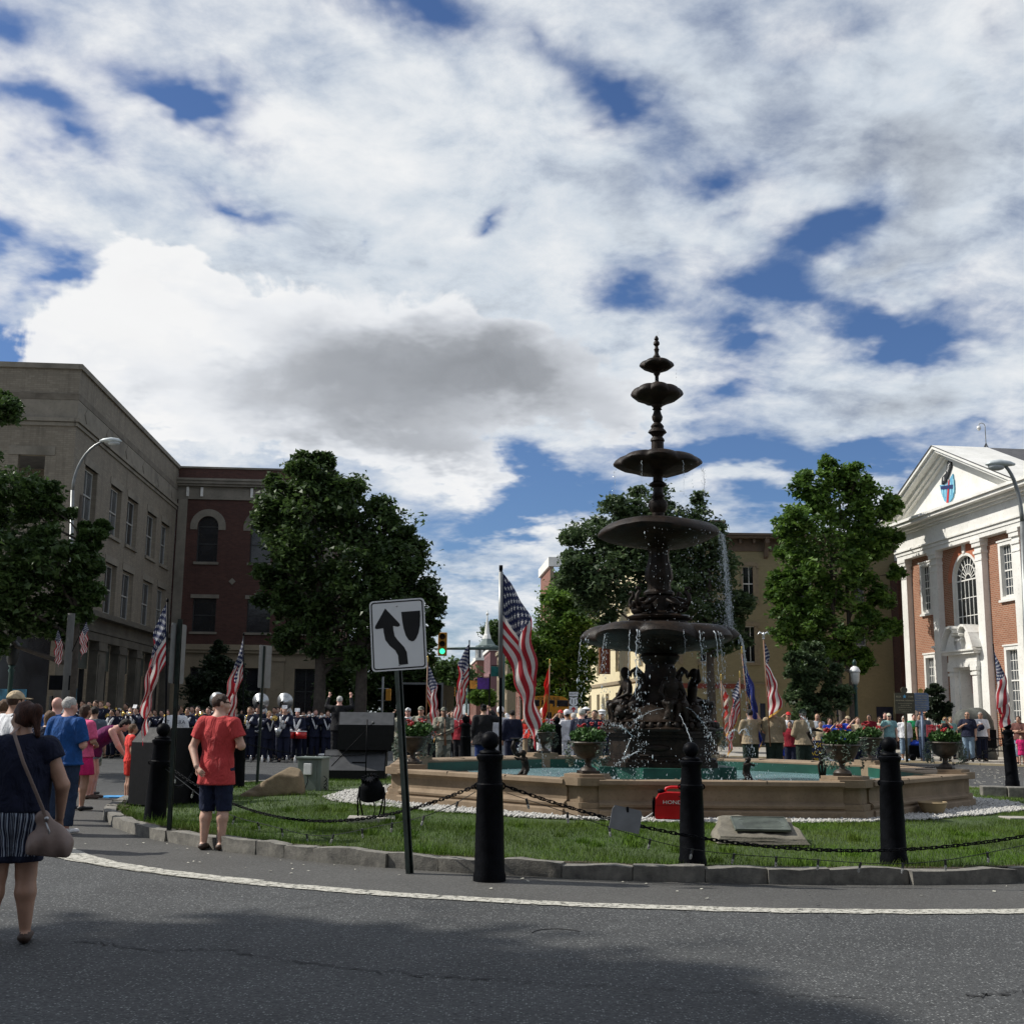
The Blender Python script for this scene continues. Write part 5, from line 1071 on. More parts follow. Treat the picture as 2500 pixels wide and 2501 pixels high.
for h in gw: window(BR, h[0], h[1], h[2]-h[0], h[3]-h[1], 2, (2, 1), .06, .05, mdkfr, mblack, .25)
# its side, running back along the street
sw = []
for k in range(6):
    for z0, z1 in ((1.0, 3.7), (5.7, 7.9), (9.4, 11.6)): sw.append((1.2+k*2.7, z0, 2.4+k*2.7, z1))
def spl_(o, x=0, z=0): o.matrix_local = Matrix.Translation((L, 0, 0)) @ Matrix.Rotation(pi/2+R(.5), 4, 'Z') @ Matrix.Translation((x, 0, z)); return o
spl_(wall(BR, 'side_wall', 18, 5.05, 14.5, [h for h in sw if h[1] > 5], mred, .25)); spl_(wall(BR, 'side_ground_floor_wall', 18, 0, 5.05, [h for h in sw if h[1] < 5], mcreamst, .25))
for h in sw: o = window(BR, 0, 0, h[2]-h[0], h[3]-h[1], 2, (1, 1), .06, .05, mcreamst, mblack); spl_(o, h[0], h[1]); o.matrix_local = o.matrix_local @ Matrix.Translation((0, .18, 0))
for h in sw[::1]: spl_(slab(BR, 'window_sill', mcreamst, (h[0]-.08, -.1, h[1]-.12, h[2]+.08, .05, h[1])))
spl_(slab(BR, 'cornice', mcreamst, (0, -.25, 4.6, 18, .1, 5.0))); spl_(slab(BR, 'cornice', mlime, (0, -.4, 13.5, 18, .1, 13.9))); slab(BR, 'flat_roof', mslate, (.1, .3, 14.1, L-.1, 17, 14.2))
# ---- white pedimented brick bank on the right
RB, L_ = building('pedimented_building', 'orange brick building with white pediment, pilasters and tall arched window on the right', (19.69, 58.0), (20.9, 47.4)); L = 17.5
up = [(1.68, 6.56, 2.86, 9.0), (8.96, 6.56, 10.16, 9.0), (13.1, 6.56, 14.3, 9.0)]; lo = [(1.68, .95, 2.86, 4.62), (8.96, .95, 10.16, 4.62), (13.1, .95, 14.3, 4.62)]
arc = (4.82, 4.4, 7.22, 8.97, 'arch'); dr = (4.98, .14, 6.5, 3.9)
# the door stands under the arched window, on the same centre line
dr = (5.3, .14, 6.78, 3.9)
wall(RB, 'front_wall', L, .0, 9.5, up+lo+[arc, dr], morange, .16)
for h in up+lo:
    tall = h[3]-h[1] > 3; o = window(RB, h[0]+.17, h[1]+.14, h[2]-h[0]-.3, h[3]-h[1]-.28, 4, (5, 3) if tall else (3, 3), .045, .028, mwhite, mpane, .08)
    b = MB(); x0, z0, x1, z1 = h[:4]; b.box(x0, -.06, z0, x0+.17, .3, z1); b.box(x1-.17, -.06, z0, x1, .3, z1); b.box(x0+.17, -.06, z1-.16, x1-.17, .3, z1); b.box(x0+.17, -.06, z0, x1-.17, .3, z0+.13); b.box(x0-.07, -.12, z0-.1, x1+.07, .05, z0); b.box(x0-.05, -.1, z1, x1+.05, .05, z1+.07); b.obj('window_surround', mwhite, RB)
window(RB, arc[0]+.1, arc[1]+.1, arc[2]-arc[0]-.2, arc[3]-arc[1]-.2, 6, (4,), .05, .035, mwhite, mpane, .1, arch=True, name='arched_window')
cx = (arc[0]+arc[2])/2; r = (arc[2]-arc[0])/2; sp = arc[3]-r; b = MB(); n = 28
b.add([(cx+q*math.cos(pi*i/n), yy, sp+q*math.sin(pi*i/n)) for i in range(n+1) for yy in (-.04, .3) for q in (r-.12, r)], [f for i in range(n) for f in ((4*i, 4*i+1, 4*i+5, 4*i+4), (4*i, 4*i+4, 4*i+6, 4*i+2), (4*i+1, 4*i+3, 4*i+7, 4*i+5))])
b.box(cx-r, -.04, arc[1], cx-r+.12, .3, sp); b.box(cx+r-.12, -.04, arc[1], cx+r, .3, sp); b.obj('window_surround', mwhite, RB)
b = MB(); n = 26; b.add([(cx+q*math.cos(pi*i/n), yy, sp+q*math.sin(pi*i/n)) for i in range(n+1) for yy in (-.015, .01) for q in (r+.005, r+.42)], [f for i in range(n) for f in ((4*i, 4*i+1, 4*i+5, 4*i+4), (4*i+1, 4*i+3, 4*i+7, 4*i+5))]); b.obj('brick_arch', mat('rubbed_brick', (.42, .14, .07), .85, 0, .2, 9), RB)
MB().add([(cx-.1, -.07, sp+r-.02), (cx+.1, -.07, sp+r-.02), (cx+.16, -.07, sp+r+.5), (cx-.16, -.07, sp+r+.5), (cx-.1, .02, sp+r-.02), (cx+.1, .02, sp+r-.02), (cx+.16, .02, sp+r+.5), (cx-.16, .02, sp+r+.5)], [(0, 1, 2, 3), (1, 5, 6, 2), (4, 0, 3, 7), (3, 2, 6, 7), (0, 4, 5, 1)]).obj('keystone', mwhite, RB)
def pilaster(x, w_=.58):
    b = MB(); h = w_/2; b.box(x-h-.08, -.36, .14, x+h+.08, .02, .5); b.box(x-h-.04, -.32, .5, x+h+.04, .02, .62); b.box(x-h, -.28, .62, x+h, .02, 8.72)
    b.box(x-h-.03, -.31, 8.4, x+h+.03, .0, 8.47); b.box(x-h-.05, -.33, 8.72, x+h+.05, .02, 8.84); b.box(x-h+.0, -.28, 8.84, x+h, .02, 9.02); b.box(x-h-.08, -.36, 9.02, x+h+.08, .02, 9.2); b.box(x-h-.12, -.4, 9.2, x+h+.12, .02, 9.35); b.obj('pilaster', mwhite, RB)
for x in (.42, 3.6, 7.7, 10.75, 15.2): pilaster(x)
for k, (z0, z1, pr) in enumerate(((9.35, 9.55, .36), (9.552, 9.72, .4), (9.722, 9.8, .47), (9.802, 10.55, .38), (10.552, 10.66, .5), (10.662, 10.8, .66), (10.802, 10.95, .98), (10.952, 11.08, 1.08))): slab(RB, 'entablature_course', mwhite, (-pr+.3-(.3 if k > 3 else .0), -pr, z0, L, .05, z1))
# pediment
xa, xb, xc, za = -1.0, 12.3, 5.65, 13.95
MB().add([(xa+.6, -.34, 11.08), (xb-.6, -.34, 11.08), (xc, -.34, za-.35)], [(0, 1, 2)]).obj('tympanum', mwhite, RB)
for (o0, o1, pr) in ((0, .13, 1.1), (.132, .27, .98), (.272, .45, .66), (.452, .58, .5)):
    for s_, xe in ((0, xa), (1, xb)):
        sl_ = (za-11.08)/abs(xc-xe); b = MB(); k0, k1 = o0, o1; e0 = xe
        pts = [(e0, 11.082-k0+.0), (xc, za-k0), (xc, za-k1), (e0, 11.082-k1)]; pts = [(p[0], max(p[1], 11.082)) for p in pts]
        if pts[0][1] == pts[3][1]:
            d0 = k0/sl_*(1 if s_ == 0 else -1); d1 = k1/sl_*(1 if s_ == 0 else -1); pts = [(e0+d0, 11.082), (xc, za-k0), (xc, za-k1), (e0+d1, 11.082)]
        if s_ == 0: pts = pts[::-1]
        b.prism(pts, -pr, -.3, 'y'); b.obj('raking_cornice', mwhite, RB)
b = MB(); b.add([(xa-.02, -1.12, 11.1), (xc, -1.12, za+.03), (xc, 14, za+.03), (xa-.02, 14, 11.1), (xb+.02, -1.12, 11.1), (xb+.02, 14, 11.1), (xa-.02, -1.12, 11.06), (xc, -1.12, za-.0), (xb+.02, -1.12, 11.06)], [(0, 1, 2, 3), (1, 4, 5, 2), (0, 6, 7, 1), (1, 7, 8, 4)]); b.cur = 0; b.obj('slate_roof', mslate, RB)
b = MB(); b.add([(xa-.03, -1.14, 11.115), (xc, -1.14, za+.045), (xc, 1.6, za+.045), (xa-.03, 1.6, 11.115), (xb+.03, -1.14, 11.115), (xb+.03, 1.6, 11.115)], [(0, 1, 2, 3), (1, 4, 5, 2)]); b.obj('roof_flashing', mwhite, RB)
# emblem in the pediment: blue striped shield with red and navy bands, black ribbons above
sh = [(-.78, .32), (-.1, .18), (.62, .62), (.66, .3), (.72, -.1), (.5, -.55), (.1, -.78), (-.35, -.62), (-.62, -.2)]
em = MB().prism([(x*.9, z*.9) for x, z in sh][::-1], -.41, -.345, 'y').obj('emblem', mat('pale_blue', (.12, .36, .52), .5, 0, .1, 3), RB); em.location = (5.55, 0, 12.02)
def embbar(pts, m, d, nm): o = MB().prism(pts, -.41-d, -.41, 'y').obj(nm, m, em); return o
mrd = mat('sign_red', (.5, .02, .02), .5); mnv = mat('navy_paint', (.01, .02, .1), .5); mblk = mat('black_paint', (.012, .012, .013), .45); mwp = mat('white_paint', (.8, .8, .78), .5)
for k in range(5): x = -.5+k*.26; embbar([(x, -.45+abs(x-.05)*.3), (x+.07, -.45+abs(x-.05)*.3), (x+.1, .12+max(0, x)*.35), (x+.03, .12+max(0, x)*.35)], mat('sky_blue', (.3, .6, .72), .5), .012, 'shield_stripe')
embbar([(-.12, -.66), (.06, -.67), (.28, .36), (.16, .3)], mrd, .02, 'shield_stripe'); embbar([(-.56, .2), (-.56, .05), (.55, -.12), (.58, .06)][::1], mnv, .026, 'shield_band')
rb1 = MB().prism([(-.5, .26), (-.08, .34), (-.0, .72), (-.42, .6)], -.43, -.345, 'y').obj('ribbon', mblk, em); rb2 = MB().prism([(.0, .42), (.5, .95), (.46, 1.22), (.22, 1.25), (-.02, .82)], -.43, -.345, 'y').obj('ribbon', mblk, em)
text('II', .26, mwp, em, (-.25, -.435, .48), (pi/2, 0, 0)); text('SON', .22, mwp, em, (.24, -.435, .93), (pi/2, R(-52), 0))
# door case, scroll pediment
b = MB()
for x in (4.86, 6.9): b.box(x, -.42, .14, x+.42, .02, 3.7); b.box(x-.05, -.47, 3.5, x+.47, .02, 3.62); b.box(x-.06, -.48, 3.7, x+.48, .02, 3.86)
b.box(5.29, -.2, .14, 5.4, .4, 3.9); b.box(6.68, -.2, .14, 6.79, .4, 3.9); b.box(5.4, -.2, 3.78, 6.68, .4, 3.9)
b.box(4.78, -.45, 3.862, 7.4, .02, 4.1); b.box(4.82, -.42, 4.102, 7.36, .02, 4.42); b.box(4.66, -.62, 4.422, 7.52, .02, 4.54); b.box(4.6, -.7, 4.542, 7.58, .02, 4.62); b.obj('door_case', mwhite, RB)
MB().box(5.4, .5, .14, 6.68, .54, 3.78).obj('vestibule', mat('vestibule_shade', (.35, .35, .34), .7), RB); MB().box(5.9, .42, .14, 6.62, .49, 2.5).obj('door', mdkfr, RB); slab(RB, 'door_frame', mwhite, (5.8, .38, .14, 5.9, .5, 2.6), (6.62, .38, .14, 6.68, .5, 2.6), (5.9, .38, 2.5, 6.62, .5, 2.6))
sg = MB().box(5.48, .3, 2.75, 6.6, .34, 3.55).obj('door_sign', mrd, RB); s2 = MB().box(5.53, .285, 2.8, 6.55, .298, 3.5).obj('sign_panel', mat('sign_grey', (.42, .44, .45), .6), sg)
text('North Point', .19, mblk, RB, (6.04, .28, 3.28), (pi/2, 0, 0), 'sign_lettering'); text('Visitor Center', .17, mblk, RB, (6.04, .28, 3.0), (pi/2, 0, 0), 'sign_lettering')
b = MB()
for s_ in (1, -1):
    cxx = 6.1; pts = [(cxx-s_*1.42, -.35, 4.64), (cxx-s_*1.3, -.35, 4.9), (cxx-s_*1.12, -.35, 5.25), (cxx-s_*.8, -.35, 5.58), (cxx-s_*.5, -.35, 5.62), (cxx-s_*.32, -.35, 5.5), (cxx-s_*.3, -.35, 5.36), (cxx-s_*.42, -.35, 5.3)]
    for q in range(len(pts)-1): (x0, _, z0), (x1, _, z1) = pts[q], pts[q+1]; n_ = Vector((-(z1-z0), x1-x0)).normalized()*.1; b.prism([(x0, z0), (x1, z1), (x1+n_.x*s_, z1+n_.y*s_), (x0+n_.x*s_, z0+n_.y*s_)] if s_ < 0 else [(x0, z0), (x0+n_.x*s_, z0+n_.y*s_), (x1+n_.x*s_, z1+n_.y*s_), (x1, z1)], -.72+q*.003, .0, 'y')
    pc_ = [(cxx-s_*1.4, 4.62), (cxx-s_*1.05, 5.15), (cxx-s_*.75, 5.45), (cxx-s_*.5, 5.5), (cxx-s_*.45, 5.2), (cxx-s_*.55, 4.9), (cxx-s_*.4, 4.62)]; b.prism(pc_ if s_ < 0 else pc_[::-1], -.5, 0, 'y')
b.box(5.92, -.55, 4.62, 6.28, 0, 5.02); b.box(5.86, -.6, 5.02, 6.34, 0, 5.1); b.lathe([(.14, 5.1), (.1, 5.16), (.16, 5.26), (.05, 5.4)], 12, (6.1, -.35, 0)); b.obj('scroll_pediment', mwhite, RB)
slab(RB, 'plinth_course', mlime, (-.02, -.1, .0, 4.8, .02, .5), (7.45, -.1, 0, L, .02, .5)); slab(RB, 'doorstep', mlime, (4.7, -1.0, .14, 7.5, -.1, .28))
def epl(o): o.matrix_local = Matrix.Rotation(pi/2, 4, 'Z') @ Matrix.Translation((-12, 0, 0)); return o
b = MB(); b.box(0, .302, 0, .25, 14, 9.35); b.obj('end_wall', morange, RB); b = MB(); b.box(12.5, 4, 9.5, 17.5, 4.4, 13.6); b.box(12.5, 4.4, 9.5, 17.5, 12, 13.4); b.obj('rear_block', morange, RB); slab(RB, 'parapet_coping', mwhite, (12.35, 3.85, 13.6, 17.6, 4.5, 13.85))
b = MB(); b.box(3.26, -.2, 4.78, 3.42, -.0, 4.9); b.ball((3.2, -.22, 4.82), .07, 8, 6); b.box(3.0, -.3, 4.86, 3.36, -.16, 4.96); b.obj('wall_camera', mwp, RB)
# camera mast on its roof
rm = thing('roof_camera_mast', 'thin mast on a tripod with a white dome camera above the pediment roof', 'camera', (0, 0, 0)); q = P(2409, 1112, 54.5); rm.location = q
b = MB()
for s_ in ((-.36, 0), (.36, .1), (.05, .45)): b.tube([(s_[0], s_[1], -.1), (0, 0, .6)], .022, 6)
b.tube([(-.2, .03, .27), (.2, .07, .27)], .015, 5); b.obj('tripod', mdkfr, rm, True); b = MB(); b.tube([(0, 0, .2), (0, 0, 1.45), (-.04, 0, 1.55), (-.16, 0, 1.6), (-.27, 0, 1.56), (-.3, 0, 1.46)], .02, 6); b.obj('mast', mgreyfr, rm, True); b = MB(); b.lathe([(.03, .16), (.09, .12), (.1, .0)], 12, (-.3, 0, 1.3)); b.ball((-.3, 0, 1.3), .085, 10, 6); b.obj('dome_camera', mwp, rm, True)
# ---- cream building behind the fountain
CB, L = building('cream_building', 'cream painted brick building with bracketed cornice and arched window heads behind the fountain', (7.6, 62.0), (21.9, 62.0))
wx = [2.4, 4.75, 7.7, 10.5, 13.0]; wh = [(x, z0, x+.72, z1) for x in wx for z0, z1 in ((7.65, 9.55), (4.42, 6.35))]
gd = [(4.9, .14, 5.8, 2.3), (9.2, .14, 10.0, 2.2), (11.6, .14, 12.5, 2.2), (13.3, .14, 14.0, 2.0)]
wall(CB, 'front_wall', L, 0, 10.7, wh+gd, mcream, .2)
for h in wh:
    window(CB, h[0], h[1], .72, h[3]-h[1], 2, (1, 1), .05, .035, mwhite if h[0] < 6 else mgreyfr, mblack, .12); b = MB(); n = 10; cx = (h[0]+h[2])/2
    top = [(cx-.5+i*.1, h[3]+.13+.1*math.sin(pi*i/n)) for i in range(n+1)]; b.prism([(cx-.5, h[3]-.12), (cx-.36, h[3]-.12), (cx-.36, h[3]), (cx+.36, h[3]), (cx+.36, h[3]-.12), (cx+.5, h[3]-.12)]+top[::-1], -.09, 0, 'y'); b.obj('window_hood', mtan, CB); slab(CB, 'window_sill', mtan, (h[0]-.12, -.08, h[1]-.12, h[2]+.12, .05, h[1]))
    slab(CB, 'window_surround', mtan, (h[0]-.12, -.03, h[1], h[0], .05, h[3]-.12), (h[2], -.03, h[1], h[2]+.12, .05, h[3]-.12))
for h in gd: slab(CB, 'door', mat('navy_door', (.012, .02, .05), .5), (h[0], .1, h[1], h[2], .14, h[3]))
slab(CB, 'eaves', mbrown, (-.6, -.6, 11.0, L, .2, 11.12), (-.7, -.7, 11.122, L, .2, 11.24)); slab(CB, 'frieze', mbrown, (-.06, -.06, 10.35, L, .1, 11.0))
for k in range(20): slab(CB, 'bracket', mbrown, (.1+k*.74, -.42, 10.75, .22+k*.74, -.06, 11.0))
for x in (.1, 5.9): b = MB(); b.prism([(-.55, 11.0), (0, 11.0), (0, 9.95), (-.18, 10.05), (-.3, 10.5), (-.55, 10.75)], x, x+.22, 'x'); b.obj('large_bracket', mbrown, CB)
slab(CB, 'chimney', mbrown, (3.35, .8, 11.2, 3.95, 1.5, 12.0)); slab(CB, 'chimney_cap', mbrown, (3.25, .7, 12.0, 4.05, 1.6, 12.15)); slab(CB, 'belt_course', mat('red_band', (.2, .045, .03), .8), (-.02, -.05, 3.05, 5.2, .02, 3.3)); slab(CB, 'lower_band', mcreamst, (3.2, -.08, 3.3, 6.5, 0, 3.36))
slab(CB, 'flat_roof', mslate, (0, .2, 10.9, L, 30, 11.0)); slab(CB, 'rear_extension', mred, (12.6, -1.2, 0, 14.3, -.05, 9.7)); slab(CB, 'roof_vent', mwhite, (12.9, -.2, 9.9, 14.0, .9, 11.0)); slab(CB, 'air_conditioner', mdkfr, (13.1, -1.0, 9.7, 13.8, -.4, 10.1))
# lit side along the main street
cbs = []
for k in range(10):
    for z0, z1 in ((7.6, 9.6), (4.3, 6.4), (.8, 3.0)): cbs.append((1.5+k*4.0, z0, 2.6+k*4.0, z1))
SL = 42
def cpl(o, x=0, z=0): o.matrix_local = Matrix.Translation((-SL*math.sin(R(4.3)), SL*math.cos(R(4.3)), 0)) @ Matrix.Rotation(-pi/2+R(4.3), 4, 'Z') @ Matrix.Translation((x, 0, z)); return o
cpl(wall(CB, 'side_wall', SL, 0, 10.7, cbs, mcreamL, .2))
for h in cbs: o = window(CB, 0, 0, 1.1, h[3]-h[1], 2, (1, 1), .06, .05, mwhite, mblack); cpl(o, h[0], h[1]); o.matrix_local = o.matrix_local @ Matrix.Translation((0, .1, 0)); cpl(slab(CB, 'window_surround', mtan, (h[0]-.2, -.05, h[1], h[0], .05, h[3]), (h[2], -.05, h[1], h[2]+.2, .05, h[3])))
cpl(slab(CB, 'side_eaves', mbrown, (0, -.6, 10.7, SL, .1, 11.2))); cpl(slab(CB, 'belt_course', mtan, (0, -.1, 3.5, SL, .02, 3.7)))
# hanging sign and bunting on the street corner
q = P(1476, 1612, 61.0); hs = thing('hanging_sign', 'brown carved board with vertical gold letters on the cream building corner', 'sign', q, 0)
b = MB(); b.prism([(-.3, -.72), (.3, -.72), (.3, .62), (.18, .68), (0, .74), (-.18, .68), (-.3, .62)], -.04, .04, 'y'); b.obj('board', mat('carved_brown', (.17, .035, .018), .6), hs); mgold = mat('gold_letter', (.55, .3, .12), .5)
b = MB(); b.tube([(-.26, -.05, -.66), (.26, -.05, -.66), (.26, -.05, .6), (0, -.05, .7), (-.26, -.05, .6), (-.26, -.05, -.66)], .012, 4); b.obj('border', mgold, hs)
for k, ch in enumerate('MONTANA'): text(ch, .17, mgold, hs, (0, -.045, .45-k*.155), (pi/2, 0, 0))
b = MB(); b.tube([(.3, 0, .5), (.9, .3, .5)], .02, 5); b.obj('bracket', mdkfr, hs)
# ---- brick theatre block and the row of houses down the street
def house(name, label, X, Y, wd, dp, H, m, rows, cols, roof=None, trim=mwhite):
    r_, L = building(name, label, (X, Y), (X+wd, Y)); a = R(4.3); holes = []
    for i in range(cols):
        for k in range(rows): c = dp/cols; holes.append((i*c+c*.28, 1+k*(H-1.2)/rows+.35, i*c+c*.72, 1+(k+1)*(H-1.2)/rows-.45))
    o = wall(r_, 'street_wall', dp, 0, H, holes, m, .2); Mx = Matrix.Translation((-dp*math.sin(a), dp*math.cos(a), 0)) @ Matrix.Rotation(-pi/2+a, 4, 'Z'); o.matrix_local = Mx
    for h in holes: w_ = window(r_, 0, 0, h[2]-h[0], h[3]-h[1], 1, (1, 1), .1, .05, trim, mblack); w_.matrix_local = Mx @ Matrix.Translation((h[0], .08, h[1]))
    MB().box(0, 0, 0, wd, .2, H-.0).obj('front_wall', m, r_); b = MB(); b.box(-.25, -.25, H, dp, .1, H+.5); o = b.obj('cornice', trim, r_); o.matrix_local = Mx; slab(r_, 'cornice', trim, (-.25, -.3, H+.0, wd, -.001, H+.5)); slab(r_, 'flat_roof', mslate, (0, .2, H-.4, wd, dp, H-.3)); return r_
TB, L = building('brick_theatre', 'tall red brick block with white cornice and narrow arched bays beyond the trees', (3.4, 100), (16, 100)); Hh = 14.2; holes = [(.9+k*2.6, 5.5, 2.1+k*2.6, 12.3, 'arch') for k in range(3)]
mthe = brick_mat('theatre_brick', (.2, .075, .05), (.26, .1, .065), (.22, .15, .12), .3, .1, .01)
Mx = Matrix.Translation((-8.6*math.sin(R(4.3)), 8.6*math.cos(R(4.3)), 0)) @ Matrix.Rotation(-pi/2+R(4.3), 4, 'Z'); o = wall(TB, 'street_wall', 8.6, 0, Hh, holes, mthe, .5); o.matrix_local = Mx
for h in holes: w_ = window(TB, 0, 0, 1.2, 6.8, 1, (1, 1, 1), .06, .06, mbrown, mblack, arch=True); w_.matrix_local = Mx @ Matrix.Translation((h[0], .4, h[1]))
MB().box(0, 0, 0, 12.6, .3, Hh-.5).obj('front_wall', mred, TB); o = MB().box(-.2, -.2, Hh, 8.6, .3, Hh+.8).obj('cornice', mwhite, TB); o.matrix_local = Mx; slab(TB, 'cornice', mwhite, (-.2, -.2, Hh, .9, .3, Hh+.8)); slab(TB, 'quoin_strip', mcreamst, (-.05, -.05, 0, .25, .0, Hh))
o = MB().box(0, -1.6, 4.4, 8.6, 0, 4.9).obj('marquee', mtan, TB); o.matrix_local = Mx
house('brick_house', 'narrow red brick shop with white trimmed windows down the street', 1.6, 124, 10, 12, 10.2, mthe, 3, 4)
house('tan_house', 'tan brick shop with a cream cornice beside the flagpole', -.4, 150, 10, 20, 9.8, mtan, 3, 6, trim=mcreamst)
house('mauve_house', 'dull purple brick house with white window frames near the steeple', -3.2, 186, 9, 18, 11.5, mat('mauve_brick', (.2, .1, .1), .85), 3, 5)
house('far_brick_house', 'small red brick house at the far end of the street', -6.6, 232, 9, 30, 12.0, mthe, 3, 7)
house('left_street_house', 'shaded brick house far down the left side of the street', -26, 120, 8, 50, 10, mred, 3, 8)
# steeple
q = P(1187, 1700, 262); st = thing('church_steeple', 'slender white church spire on an arcaded belfry above the street', 'steeple', (q.x, 262, 0)); zt = P(1187, 1490, 262).z
def sz(v): return P(1187, v, 262).z
MB().box(-3.4, -3.4, 0, 3.4, 3.4, sz(1640)).obj('tower', mthe, st); b = MB(); b.box(-3.7, -3.7, sz(1640), 3.7, 3.7, sz(1635)); b.lathe([(2.9, sz(1635)), (2.9, sz(1612)), (3.1, sz(1611)), (3.1, sz(1608))], 8); b.obj('drum', mwhite, st)
b = MB(); b.lathe([(2.0, sz(1608)), (2.0, sz(1580))], 8)
b.obj('belfry_core', mblack, st)
for k in range(8): a = pi/4*k+pi/8; x, y = 2.45*math.cos(a), 2.45*math.sin(a); MB().cbox((x, y, (sz(1608)+sz(1580))/2), (.6, .6, sz(1580)-sz(1608))).obj('belfry_post', mwhite, st)
b = MB(); b.lathe([(2.5, sz(1580)), (2.5, sz(1577)), (1.9, sz(1575)), (1.3, sz(1566)), (.95, sz(1560))], 8); b.obj('dome', mat('green_lead', (.12, .16, .15), .6), st); b = MB(); b.lathe([(.95, sz(1560)), (.8, sz(1552)), (.6, sz(1548)), (.1, sz(1502)), (.05, sz(1500))], 8); b.tube([(0, 0, sz(1502)), (0, 0, zt)], .09, 5); b.ball((0, 0, sz(1499)), .35, 8, 6); b.obj('spire', mwhite, st)
# ---- near side of the square: unseen blocks added to dim the sky light
for x0, x1, lab in ((-34, -3, 'unseen dark brick block added behind the camera on the left to cut sky light'), (1, 36, 'unseen dark brick block added behind the camera on the right to cut sky light')):
    NB, L = building('red_brick_building', lab, (x1, -17), (x0, -17)); hs = [(2+i*3.4, z, 3.3+i*3.4, z+2.1) for i in range(int(L/3.4)-1) for z in (1.2, 5.4, 9.4)]
    wall(NB, 'front_wall', L, 0, 14, hs, mred, .2); slab(NB, 'cornice', mlime, (0, -.4, 13.2, L, -.005, 13.8)); slab(NB, 'flat_roof', mslate, (0, .2, 13.9, L, 14, 14)); slab(NB, 'side_wall', mred, (0, .01, 0, .3, 14, 13.9), (L-.3, .01, 0, L, 14, 13.9))
    for h in hs: window(NB, h[0], h[1], 1.3, 2.1, 2, (1, 1), .06, .05, mgreyfr, mblack, .1)
# ------------------------------------------------------------------ trees
def leafmat(name, c1, c2):
    m, t, b, co = nmat(name); at = t.new('ShaderNodeAttribute', attribute_name='tone'); t.put(b.inputs['Base Color'], t.mix(at.outputs['Fac'], c1, c2)); b.inputs['Roughness'].default_value = .5; b.inputs['Specular IOR Level'].default_value = .35
    tr = t.new('ShaderNodeBsdfTranslucent'); t.put(tr.inputs[0], t.mix(at.outputs['Fac'], tuple(x*1.3 for x in c1), tuple(x*1.4 for x in c2))); mx = t.new('ShaderNodeMixShader'); mx.inputs[0].default_value = .28
    t.l.new(b.outputs[0], mx.inputs[1]); t.l.new(tr.outputs[0], mx.inputs[2]); t.l.new(mx.outputs[0], t.n['Material Output'].inputs[0]); return m
ML_dark = leafmat('leaf_dark', (.016, .036, .01), (.075, .125, .032)); ML_mid = leafmat('leaf_mid', (.02, .045, .012), (.08, .135, .035)); ML_bright = leafmat('leaf_bright', (.028, .07, .012), (.125, .22, .036)); ML_blue = leafmat('leaf_bluish', (.028, .055, .02), (.09, .135, .055)); ML_fir = leafmat('leaf_evergreen', (.012, .026, .012), (.04, .06, .03))
mbark = stone_mat('bark', (.045, .036, .028), (.09, .075, .06), .95, 9, .4, .8)
